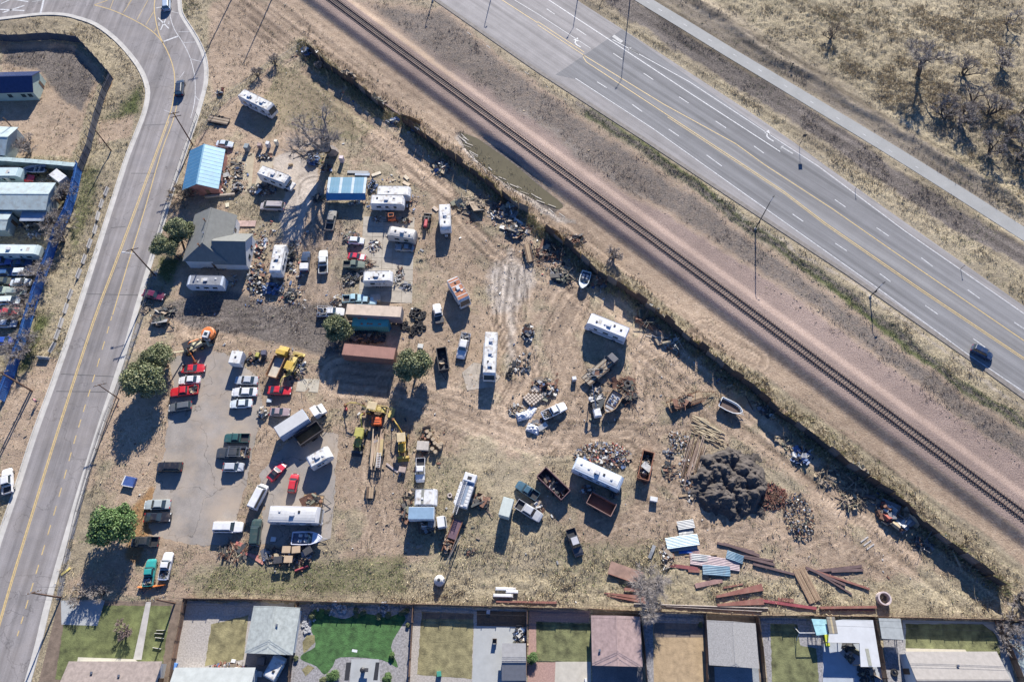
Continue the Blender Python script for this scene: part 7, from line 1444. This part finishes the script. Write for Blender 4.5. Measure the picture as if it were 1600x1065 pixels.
def ring():
    b = MB(); n = 20; vs = []
    for r_, z in ((1.15,0),(1.15,1.2),(.9,1.2),(.9,.02)): vs += [(r_*math.cos(6.2832*i/n), r_*math.sin(6.2832*i/n), z) for i in range(n)]
    return b.add(vs, [(k*n+i, k*n+(i+1) % n, (k+1)*n+(i+1) % n, (k+1)*n+i) for k in range(3) for i in range(n)])
link("ring", cmesh("cring", ring), t, mat((.48,.40,.38),.9,0,.2,1)); link("rim_inside", MB().lathe([(.88,0),(.88,.05)], 18).mesh("in"), t, mat((.1,.09,.08),.9))
item("cone_tank", "pale conical tank with a dark lid in the weeds", "tank", 687, 907, [("tank", "conet", lambda: MB().lathe([(.95,0),(.95,.7),(.45,1.3),(.4,1.6),(.1,1.65)], 16), mat((.55,.54,.50),.7,0,.15,1), (0,0,0)), ("lid", "conel", lambda: MB().lathe([(.28,0),(.28,.1),(.1,.14)], 10), BLACKP, (0,0,1.6))])
for (u, v, s, m_, lb) in [(386,231,(1.0,1.3,1.5),mat((.2,.24,.25),.6),"dark green grey cabinet, first of the row above the paving"),(406,228,(.9,.9,1.3),mat((.30,.22,.2),.7),"brown round topped barrel second in the row above the paving"),(419,226,(.8,.9,1.5),RVW,"white cabinet third in the row above the paving"),(432,223,(.7,.7,1.5),mat((.62,.6,.48),.6),"cream cabinet at the right end of the row"),
   (534,249,(.9,.9,1.6),mat((.60,.50,.50),.7),"pinkish white box at the foot of the big bare tree"),(629,734,(1.3,1.0,1.0),mat((.36,.28,.24),.8),"brown crate standing alone below the yellow tractor"),(661,697,(2.2,1.7,1.1),mat((.42,.38,.33),.8),"large tan block above the white pickup cab"),(1021,780,(1.3,.8,.9),RVW,"white chest lying below the narrow rusty dumpster"),
   (897,592,(.8,.7,1.1),RVW,"small white tank at the tail of the worn flatbed"),(413,552,(.9,1.0,1.1),mat((.08,.08,.12),.6),"dark blue box behind the dump bed truck"),(403,555,(.7,.9,1.0),YEL2,"yellow box left of the dark blue box"),(427,842,(.9,.8,.3),RVW,"white triangular panel in the shade of the bus"),
   (421,626,(.9,.7,.4),mat((.45,.5,.52),.6),"small pale board below the red coupe by the dump bed"),(541,639,(.45,.45,.8),mat((.5,.12,.1),.6),"small red and white can alone on the dirt"),(657,541,(1.1,.9,.5),mat((.5,.5,.46),.8),"pale crate at the top of the round tree"),(587,466,(1.9,1.5,1.0),mat((.4,.36,.3),.8),"beige boulder shaped boat cover above the semi trailer"),
   (454,257,(1,.4,.5),WOOD,"long timber box above the white motorhome"),(352,237,(.35,.35,.8),BLACKP,"black drum above the pale blue sedan"),(1292,1000,(.6,1.8,.5),mat((.45,.5,.05),.5),"yellow green slide beside the teal playhouse"),(365,1032,(.7,.5,.5),RVW,"white box among the garden toys"),
   (405,1052,(1.0,.8,.6),mat((.4,.43,.45),.6),"grey box in the driveway below the pale garage"),(408,1032,(1.3,1.1,.7),mat((.12,.12,.13),.6),"dark covered grill in the driveway"),(763,955,(.6,.7,.4),mat((.5,.5,.55),.7),"pale box in the dark soil bed"),(686,1052,(.7,.8,.8),mat((.05,.25,.18),.6),"green bin at the corner of the brown lawn"),(554,1016,(.9,.4,.05),mat((.6,.62,.62),.7),"small white mat on the bright green lawn"),
   (272,1040,(.9,1.0,.5),mat((.10,.25,.6),.6),"blue covered thing at the corner of the gravel garden"),(1108,1030,(.5,1.0,.9),mat((.2,.3,.4),.6),"blue bin beside the grey shingle garage"),(915,1062,(.3,.5,1.0),RVW,"white post on the concrete in the pink paved garden")]:
    nm = "box"
    for w_ in ("cabinet","barrel","crate","block","chest","tank","panel","board","can","drum","bin","slide","grill","mat","post","stone","clip","boulder"):
        if (" "+w_+" ") in " "+lb+" ": nm = w_; break
    c = G(u, v, s[2]/2); b = MB().box(-s[0]/2, s[0]/2, -s[1]/2, s[1]/2, 0, s[2]*.88, 0, min(s)*.08); t = thing(nm if nm != "mat" else "door_mat", lb, nm, (c.x, c.y, gz(c.x, c.y)+.01), random.uniform(-.2,.2))
    link("body", b.mesh("b"), t, m_)
    if s[2] > .25: link("lid", MB().box(-s[0]*.52, s[0]*.52, -s[1]*.52, s[1]*.52, s[2]*.88, s[2], 0, .03).mesh("l"), t, m_); 
    if s[2] > .8: link("handle", MB().box(-.12,.12,-s[1]*.52-.04,-s[1]*.52,s[2]*.6,s[2]*.66).mesh("hd"), t, DSTEEL)
# barrels, tables, pallets
BRL = lambda: MB().lathe([(.29,0),(.3,.05),(.3,.85),(.27,.9)], 12)
for i, (u, v) in enumerate([(668,676),(673,680),(677,688),(680,694),(685,697),(688,700),(676,703),(681,708),(670,684),(690,695)]):
    item("drum", "tan drum in the cluster right of the tan block, "+["northernmost","second from north","third from north","fourth down the outer curve","fifth down the outer curve","southernmost of the outer curve","inner one near the south","lowest inner one","inner one nearest the tan block","bottom right one"][i], "drum", u, v, [("shell", "brl", BRL, mat((.45,.36,.24),.8,0,.3,2), (0,0,0)), ("lid", "brll", lambda: MB().lathe([(.26,0),(.26,.03)], 12), mat((.35,.27,.18),.8), (0,0,.9))], group="tan drums beside the tan block").scale = (1.3,1.3,1.1)
for (u, v, rz, m_, lb) in [(451,860,0,0,"brown topped table, left of the upper two behind the boat"),(466,860,.1,0,"brown topped table, right of the upper two behind the boat"),(454,875,0,0,"brown topped table, lowest of the three behind the boat"),(484,862,.6,1,"dark metal table turned at an angle near the boat"),(438,876,.1,1,"slatted brown table at the left of the group")]:
    item("table", lb, "table", u, v, [("table_top", ("tt", m_), lambda: MB().box(-.75,.75,-.6,.6,.9,.98,0,.02), (mat((.42,.31,.2),.8,0,.2,1), DSTEEL)[m_], (0,0,0))]+[("leg", "tleg", lambda: MB().box(-.04,.04,-.04,.04,0,.9), DSTEEL, (x, y, 0)) for x in (-.65,.65) for y in (-.5,.5)], rz, "work tables behind the boat").scale = (1,1,1.5)
def pallet(u, v, rz, lb, m=WOOD, z=0, g="pallets and slatted boards"):
    item("pallet", lb, "pallet", u, v, [("slat", "pslat", lambda: MB().box(-.6,.6,-.07,.07,.1,.13), m, (0, -.5+i*.2, 0)) for i in range(6)]+[("bearer", "pbear", lambda: MB().box(-.05,.05,-.57,.57,0,.1), m, (x, 0, 0)) for x in (-.5,0,.5)], rz, g, z).scale = (1.6,1.6,1)
pallet(1160,626,-.9,"large slatted pallet leaning beside the white rimmed boat"); pallet(826,512,.4,"dark slatted pallet at the engine heap", DWOOD); pallet(905,398,.5,"grey slatted pallet at the east end of the board fence"); pallet(856,606,.6,"dark slatted crate top beside the chequered crates", DWOOD); pallet(1085,866,0,"pinkish slatted pallet below the blue sheets", mat((.36,.24,.22),.8)); pallet(662,688,.5,"dark red frame left of the tan drums", DWOOD)
t = item("ladder", "pale three barred slats lying flat on the dirt", "slats", 1355, 848, [], .55)
for i in range(3): link("slat", cmesh("lslat", lambda: MB().box(-.9,.9,-.1,.1,.03,.1)), t, mat((.42,.40,.38),.8), (0, -.75+i*.75, 0))
# steel beams and boards along the south edge
def beam(p1, p2, label, m, w_=.35, h=.3, name="steel_beam", cat="steel beam", kind="I", group="steel beams in the southern weeds", z=0, flat=False):
    a = G(*p1); b = G(*p2); d = b-a; c = (a+b)/2; L = d.length; z0 = gz(c.x, c.y)+z; bm = MB()
    if kind == "I": bm.box(-L/2,L/2,-w_/2,w_/2,0,.04).box(-L/2,L/2,-w_/2,w_/2,h-.04,h).box(-L/2,L/2,-.025,.025,.04,h-.04)
    elif kind == "taper": bm.prism([(-L/2,-w_*.15),(L/2,-w_/2),(L/2,w_/2),(-L/2,w_*.15)], 0, h)
    elif kind == "pipe": bm.tube((-L/2,0,w_/2),(L/2,0,w_/2), w_/2, None, 7)
    else: bm.box(-L/2,L/2,-w_/2,w_/2,0,h)
    o = single(name, bm, m, label, cat, (c.x, c.y, z0+.03), math.atan2(d.y, d.x), group); return o
DBM = mat((.13,.085,.08),.7,.2,.3,1); RBM = mat((.23,.095,.072),.7,.05,.3,1,dirt=.3)
for p1, p2, lb, m_, w_, k in [((944,926),(1008,934),"flat red beam left of the small bare tree, upper one",RBM,.7,"taper"),((948,930),(1012,941),"flat red beam left of the small bare tree, lower one",RBM,.5,"taper"),((975,920),(1022,925),"short red beam close above the pair by the bare tree",RBM,.5,"b"),
  ((1118,932),(1190,917),"tapered red beam rising to the right, upper of the two",RBM,1.2,"taper"),((1120,945),(1192,939),"tapered red beam below the rising one",RBM,1.1,"taper"),((1190,938),(1275,950),"long red beam continuing right from the tapered pair",mat((.26,.06,.07),.7,.1,.3,1),.5,"I"),((1215,936),(1240,938),"short red plate on the long red beam",RBM,.6,"b"),((1280,949),(1368,948),"thin red beam running to the concrete ring",RBM,.4,"I"),((1285,952),(1366,953),"thin red rail just below its twin near the concrete ring",RBM,.2,"b"),
  ((1120,848),(1178,862),"dark beam, topmost of the eastern beams",DBM,.4,"I"),((1130,849),(1186,868),"dark beam crossing just under the topmost one",DBM,.5,"I"),((1140,864),(1210,882),"dark long beam above the blue sheet",DBM,.5,"I"),((1160,868),(1208,876),"dark thin beam beside the long one",DBM,.3,"I"),((1176,881),(1240,897),"dark beam ending left of the brown doors",DBM,.4,"I"),
  ((1276,892),(1346,884),"dark beam pointing up right, upper one",DBM,.5,"I"),((1298,892),(1348,890),"dark beam pointing right, lower one",DBM,.5,"I"),((1258,886),(1320,914),"dark beam crossing down right of the doors",DBM,.4,"I"),((1262,888),(1358,920),"long rusty beam from the doors to lower right",RBM,.35,"I"),((1272,892),(1330,928),"dark thin beam lowest of the crossed group",DBM,.3,"I"),((1244,896),(1262,890),"short dark beam at the head of the brown doors",DBM,.3,"I"),
  ((1040,882),(1090,888),"dark red beam above the small bare tree",mat((.2,.06,.06),.7),.6,"b"),((1075,890),(1093,891),"short pinkish block right of the dark red beam",RBM,.7,"b"),((1086,915),(1128,906),"brown channel right of the small bare tree",mat((.28,.17,.15),.7,.1,.3,1),.8,"b"),((1130,918),(1160,912),"thin rusty strip above the tapered beam",RBM,.25,"b"),
  ((990,943),(1200,950),"long thin pale pipe lying along the board fence",mat((.3,.26,.23),.7),.25,"pipe"),((1040,947),(1190,955),"second thin pale rail along the board fence",mat((.25,.21,.19),.7),.2,"pipe"),((775,939),(870,941),"thin red plank along the fence behind the white bales",RBM,.35,"b"),((300,936),(410,937),"thin rust plank along the fence behind the gravel garden",RUST,.2,"b"),
  ((377,862),(404,870),"red timber above the tangled scrap",mat((.42,.14,.11),.7),.5,"b"),((390,866),(412,880),"pale red timber right of the other",mat((.45,.2,.15),.7),.5,"b"),((369,848),(382,852),"small red board at the corner of the lot",mat((.42,.14,.11),.7),.6,"b"),((462,892),(482,884),"dark red cylinder below the tables",mat((.3,.05,.06),.5),.45,"pipe"),((353,858),(362,870),"pale stick below the white estate",WOOD,.2,"b"),
  ((1070,868),(1120,866),"thin pale pole above the pink sheets",WOOD,.15,"b"),((750,785),(770,808),"thin dark pole sticking out of the tractor wreck",DBM,.15,"pipe"),((596,160),(626,181),"pair of dark rails in the fence gap",DBM,.3,"I"),((1060,775),(1082,772),"pale board left of the black shadow of the mound",WOOD,.4,"b"),((604,724),(622,738),"pale plank left of the lone brown crate",mat((.4,.33,.3),.8),.35,"b"),
  ((96,898),(110,887),"yellow kerb block at the lower left corner",mat((.55,.45,.15),.8),.4,"b"),((1165,619),(1176,640),"brown post leaning right of the boat",DWOOD,.2,"b")]:
    beam(p1, p2, lb, m_, w_, .3 if k != "b" else .15, "steel_beam" if k in ("I","taper") else ("pipe" if k == "pipe" else "board"), "steel beam" if k in ("I","taper") else ("pipe" if k == "pipe" else "board"), k, "steel beams in the southern weeds" if k in ("I","taper") else None)
# pole bundle, straw poles
rnd = random.Random(31)
for i in range(34):
    u0 = 1082+rnd.uniform(-4,20); v0 = rnd.uniform(672,705); l = rnd.uniform(38,75); sk = -.27+rnd.uniform(-.04,.04)
    beam((u0, v0), (u0+sk*l, v0+l), "long thin brown pole in the bundle left of the soil mound", rnd.choice([mat((.27,.19,.15),.8,0,.3,1), DWOOD, mat((.36,.28,.22),.8,0,.3,1)]), .14, .14, "pole", "pole", "pipe", "poles in the long bundle", z=rnd.uniform(0,.5))
for i in range(46):
    u0 = rnd.uniform(1078,1112); v0 = 655+(u0-1078)*.5+rnd.uniform(-9,20); l = rnd.uniform(10,24)
    beam((u0, v0), (u0+l, v0+l*rnd.uniform(.15,.7)), "pale straw coloured lath strewn above the soil mound", mat((.44,.36,.23),.8,0,.2,1) if i % 3 else mat((.26,.2,.13),.8), .18, .1, "lath", "lath", "b", "laths strewn above the soil mound", z=rnd.uniform(0,.25))
def csheet(p1, p2, w_, label, m, z=.1, name="metal_sheet", rzadd=0, tilt=.0):
    a = G(*p1); b = G(*p2); d = b-a; c = (a+b)/2; L = d.length; n = max(4, int(w_/.25))*2; vs = []
    for x in (-L/2, 0, L/2):
        for i in range(n+1): vs.append((x, -w_/2+w_*i/n, (.05 if i % 2 else 0)+(.12 if x == 0 else 0)))
    k = n+1; me = MB().add(vs, [(j*k+i, (j+1)*k+i, (j+1)*k+i+1, j*k+i+1) for j in range(2) for i in range(n)]).mesh("sheet")
    o = tag(link(name, me, None, m, (c.x, c.y, gz(c.x, c.y)+z), math.atan2(d.y, d.x)), label, "metal sheet", "loose corrugated sheets in the weeds"); o.rotation_euler.y = tilt
WS = mat((.27,.28,.285),.5,.2,.15,1,dirt=.2); BS = mat((.10,.19,.26),.5,.1,.3,.8,dirt=.2); PS = mat((.38,.30,.30),.6,.1,.3,1)
csheet((1058,822),(1084,818),1.6,"pale corrugated sheet, topmost of the stack of sheets",WS,.3); csheet((1060,829),(1083,830),1.8,"pale corrugated sheet under the topmost one",WS,.15)
csheet((1040,850),(1090,843),2.0,"long bluish silver sheet stacked on its neighbours",mat((.28,.36,.40),.5,.2,.15,1),.6); csheet((1044,855),(1088,850),1.6,"lower bluish silver sheet under the long one",WS,.3); csheet((1060,860),(1089,859),1.0,"deep blue sheet corner below the silver sheets",mat((.02,.12,.42),.5),.05)
csheet((1078,873),(1155,884),1.9,"long pinkish white corrugated sheet in the weeds",PS,.3); csheet((1080,870),(1110,873),1.2,"greenish pale sheet at the left end of the pinkish one",WS,.35); csheet((1097,890),(1140,893),1.7,"light blue corrugated sheet below the pinkish one",BS,.4); csheet((1134,866),(1160,875),1.5,"light blue crumpled sheet at the dark beams",BS,.5)
csheet((1014,872),(1022,852),.6,"thin white metal strip standing in the weeds",WS,.4)
t = item("door_panel", "pair of old brown wooden doors lying side by side", "doors", 1260, 914, [], R(-70))
for y in (-.6,.6): link("door_leaf", MB().box(-2.9,2.9,y-.55,y+.55,.25,.33).mesh("df"), t, mat((.26,.17,.11),.8,0,.3,1)); 
for i in range(8): link("board", cmesh("dbrd", lambda: MB().box(-2.8,2.8,-.11,.11,.33,.345)), t, WOOD if i % 2 else mat((.24,.16,.1),.8,0,.3,1), (0, -1.0+i*.28+(.06 if i > 3 else 0), 0))
t = item("steel_plate", "large brown pink steel plate on the weeds at the left of the beams", "steel plate", 977, 895, [], R(-19))
link("plate", MB().box(-3.0,3.0,-1.1,1.1,.35,.42).mesh("pl"), t, mat((.27,.17,.13),.75,.1,.35,.9)); link("edge", MB().box(-3.0,3.0,-1.18,-1.11,.2,.5).mesh("ed"), t, RBM)
for x, y, l in ((790,919.5,30),(800,924,18),(786,930,29)):
    c = G(x, y, .5); o = single("white_bale", MB().box(-l*.06,l*.06,-.28,.28,0,.5,0,.12), RVW, {919.5:"long white roll, upper left of the three by the fence",924:"short white roll on the right of the three by the fence",930:"thick white roll nearest the board fence"}[y], "roll", (c.x, c.y, gz(c.x, c.y)), -.03, "white rolls by the fence")
for (p1, p2, m_, lb) in [((543,269.5),(576,270.5),WS,"long grey white panel behind the blue carport"),((555,273),(578,273.5),mat((.3,.36,.44),.6),"blue grey panel under the long white one"),((581,275),(595,270),mat((.55,.48,.36),.7),"cream board right of the carport"),((632,275),(638,281),mat((.5,.42,.3),.7),"small tan board on the dirt track"),((630,285),(640,290),mat((.5,.40,.28),.7),"large tan board beside the campers"),((677,324),(684,330),mat((.45,.36,.28),.7),"tan plank left of the short white camper"),((322,309),(368,305),mat((.36,.3,.24),.8),"low long planter below the blue roofed shed"),((355,318),(356,324),mat((.6,.55,.4),.8),"yellowish step north of the farmhouse"),((360,350),(400,350),mat((.40,.28,.24),.8),"pinkish deck beside the farmhouse")]:
    a = G(*p1); b = G(*p2); d = b-a; c = (a+b)/2; w_ = 1.6 if "deck" in lb else (.5 if "planter" in lb else .8)
    single("board" if "panel" not in lb else "panel", MB().box(-d.length/2, d.length/2, -w_/2, w_/2, 0, .12 if "planter" not in lb else .5, 0, .02), m_, lb, "board", (c.x, c.y, gz(c.x, c.y)+.12), math.atan2(d.y, d.x))
# blue and white tilted camper shell by the lot
c = G(202,752,.5); t = thing("pickup_canopy", "blue and white pickup canopy lying in the tree shade", "canopy", (c.x, c.y, .05), R(-10)); link("shell", MB().prof([(-1.1,0),(1.1,0),(1.0,.5),(.8,.6),(-.9,.6),(-1.1,.5)], -.9, .9, 0, .06).mesh("s"), t, mat((.05,.09,.25),.4)); link("rim", MB().box(-1.15,-.95,-.95,.95,.5,.66).box(-1.15,1.15,-.98,-.85,.5,.66).mesh("r"), t, RVW)
for s, u, v in ((0,227,918),(1,249,915)): 
    t = item("snow_plough", "orange plough blade behind the "+("teal" if s == 0 else "white")+" pickup", "plough", u, v, [], R(-5+s*15)); link("blade", MB().prof([(-.1,0),(.15,.1),(.2,.4),(0,.75),(-.12,.75),(.05,.4)], -1.1, 1.1).mesh("bl"), t, ORG); t.rotation_euler.z += math.pi/2; link("frame", MB().tube((-.1,-.5,.3),(-1.0,0,.3),.06).tube((-.1,.5,.3),(-1.0,0,.3),.06).mesh("f"), t, DSTEEL)
# tarps on ATVs
for (u, v, rz, lb) in [(817,650,.3,"crumpled white tarpaulin covered quad, left of the two"),(833,670,-.4,"white covered cart below the tarpaulin covered quad"),(829,643,1.0,"loose white sheet between the covered vehicles")]:
    r = np.random.RandomState(int(u)); b = MB(); n = 9; vs = []; 
    for i in range(n):
        for j in range(n):
            x = (i/(n-1)-.5); y = (j/(n-1)-.5); e = max(abs(x), abs(y))*2; vs.append((x*2.6, y*1.7, max(0.02, (.95 if "sheet" not in lb else .35)*(1-e**4)*r.uniform(.6,1.1))))
    b.add(vs, [(i*n+j, (i+1)*n+j, (i+1)*n+j+1, i*n+j+1) for i in range(n-1) for j in range(n-1)]); c = G(u, v); single("tarpaulin", b, mat((.60,.61,.63),.6,0,.2,1), lb, "tarpaulin", (c.x, c.y, .02), rz, "white coverings left of the white pickup")
# garden things
def chair(u, v, lb, rz=0, m=DWOOD, s=1.2):
    item("garden_chair", lb, "chair", u, v, [("seat", "gs", lambda: MB().box(-.3,.3,-.3,.3,.4,.46), m, (0,0,0)), ("backrest", "gb", lambda: MB().box(-.3,.3,.26,.32,.46,1.0), m, (0,0,0))]+[("leg", "gl", lambda: MB().box(-.03,.03,-.03,.03,0,.4), m, (x, y, 0)) for x in (-.25,.25) for y in (-.25,.25)], rz).scale = (s, s, s)
chair(773,1001,"small dark chair casting a shadow on the concrete patio"); 
item("barbecue", "dark barbecue on the patio below the bright green lawn", "barbecue", 568, 1046, [("bowl", "bbq", lambda: MB().lathe([(.1,.6),(.45,.8),(.45,1.0),(.2,1.2)], 12), BLACKP, (0,0,0)), ("stand", "bbqs", lambda: MB().box(-.3,.3,-.3,.3,0,.6), DSTEEL, (0,0,0)), ("side_shelf", "bbqt", lambda: MB().box(.4,.95,-.3,.3,.85,.9), DSTEEL, (0,0,0))])
t = item("swing_frame", "thin pale garden swing frame beside the teal playhouse", "swing", 1258, 989, []); link("top_bar", MB().tube((-1.7,0,2),(1.8,0,2),.06).mesh("b"), t, RVW)
for x in (-1.7, 1.8):
    for y in (-1, 1): link("leg", MB().tube((x,0,2),(x,y*1.1,0),.05).mesh("l"), t, RVW)
for i, (x, y) in enumerate([(252,984),(249,989),(250,996),(246,1012)]): c = G(x, y); single("garden_edging", MB().box(-.75,.75,-.05,.05,0,.25), mat((.5,.48,.4),.8), "pale short edging strip in the westernmost lawn", "edging", (c.x, c.y, 0), -.05*i, "edging strips in the westernmost lawn")
rv("trailer", (418,1060), (438,1024), "small white trailer parked in the shaded driveway below the pale garage", 2.2, 2.0, cat="trailer", ac=0, vents=1, name="cargo_trailer")
for i, (u, v, r_) in enumerate([(487,958,14),(519,950,11),(534,952,8),(600,950,10),(480,983,6),(476,975,5)]):
    c = G(u, v); rr = r_*.1; rnd2 = random.Random(i); b = MB()
    for j in range(26):
        a = rnd2.uniform(0, 6.28); q = rr*math.sqrt(rnd2.random()); s = rnd2.uniform(.1,.28); b.box(-s, s, -s*.7, s*.7, 0, s, 0, s*.3, Matrix.Translation((q*math.cos(a), q*math.sin(a), -.02)) @ Matrix.Rotation(a*3, 4, 'Z'))
    o = stuff("rocks", b.mesh("rocks"), "rounded pale rocks edging the bright green lawn, patch %s" % ["at its top left corner","above the tree ring","right of the tree ring","at its top right","on its left side","beside the garage"][i], "rocks", None, (c.x, c.y, 0)); o.data.materials.append(mat((.32,.32,.33),.9,0,.3,2))
# a walker on the verge
def walker(u, v):
    c = G(u, v); t = thing("person", "person walking on the dirt verge in a pink top and dark trousers", "person", (c.x, c.y, 0), 2.6)
    J = [(0,0,.95),(0,0,1.2),(0,.02,1.42),(0,.04,1.53),(0,.06,1.66),(0,.06,1.78), (.1,.02,.92),(.11,.16,.52),(.11,.10,.08),(.11,.25,.04), (-.1,-.02,.92),(-.11,-.08,.5),(-.11,-.32,.12),(-.11,-.2,.04),
         (.2,.02,1.40),(.27,-.08,1.12),(.26,.02,.86),(.26,.08,.78), (-.2,.02,1.40),(-.27,.10,1.14),(-.24,.28,.95),(-.24,.34,.88)]
    E = [(0,1),(1,2),(2,3),(3,4),(4,5),(0,6),(6,7),(7,8),(8,9),(0,10),(10,11),(11,12),(12,13),(2,14),(14,15),(15,16),(16,17),(2,18),(18,19),(19,20),(20,21)]
    Rr = [.13,.13,.15,.055,.10,.07,.1,.07,.045,.04,.1,.07,.045,.04,.06,.045,.035,.035,.06,.045,.035,.035]
    me = bpy.data.meshes.new("body"); me.from_pydata(J, E, []); o = link("body", me, t, mat((.42,.26,.2),.6)); s = o.modifiers.new("skin", 'SKIN'); L_ = me.skin_vertices[0] if me.skin_vertices else None
    if L_ is None:
        import bmesh; b = bmesh.new(); b.from_mesh(me); b.verts.layers.skin.verify(); b.to_mesh(me); b.free(); L_ = me.skin_vertices[0]
    for i, r_ in enumerate(Rr): L_.data[i].radius = (r_, r_)
    L_.data[0].use_root = True; sb = o.modifiers.new("sub", 'SUBSURF'); sb.levels = sb.render_levels = 1
    link("jacket", MB().lathe([(.17,.95),(.19,1.1),(.21,1.38),(.1,1.47)], 10).tube((.21,.02,1.4),(.28,-.08,1.12),.075).tube((.28,-.08,1.12),(.27,.0,.92),.06).tube((-.21,.02,1.4),(-.28,.1,1.14),.075).tube((-.28,.1,1.14),(-.25,.25,.98),.06).mesh("j"), t, mat((.55,.22,.28),.8))
    link("trousers", MB().tube((.1,.02,.98),(.11,.16,.52),.12,.09).tube((.11,.16,.52),(.11,.1,.1),.09,.07).tube((-.1,-.02,.98),(-.11,-.08,.5),.12,.09).tube((-.11,-.08,.5),(-.11,-.3,.14),.09,.07).mesh("t"), t, mat((.04,.045,.08),.8))
    link("hair", MB().lathe([(.1,1.66),(.115,1.72),(.1,1.8),(.04,1.83)], 10, (0,.05)).mesh("h"), t, mat((.05,.035,.025),.8))
walker(59.5,628)
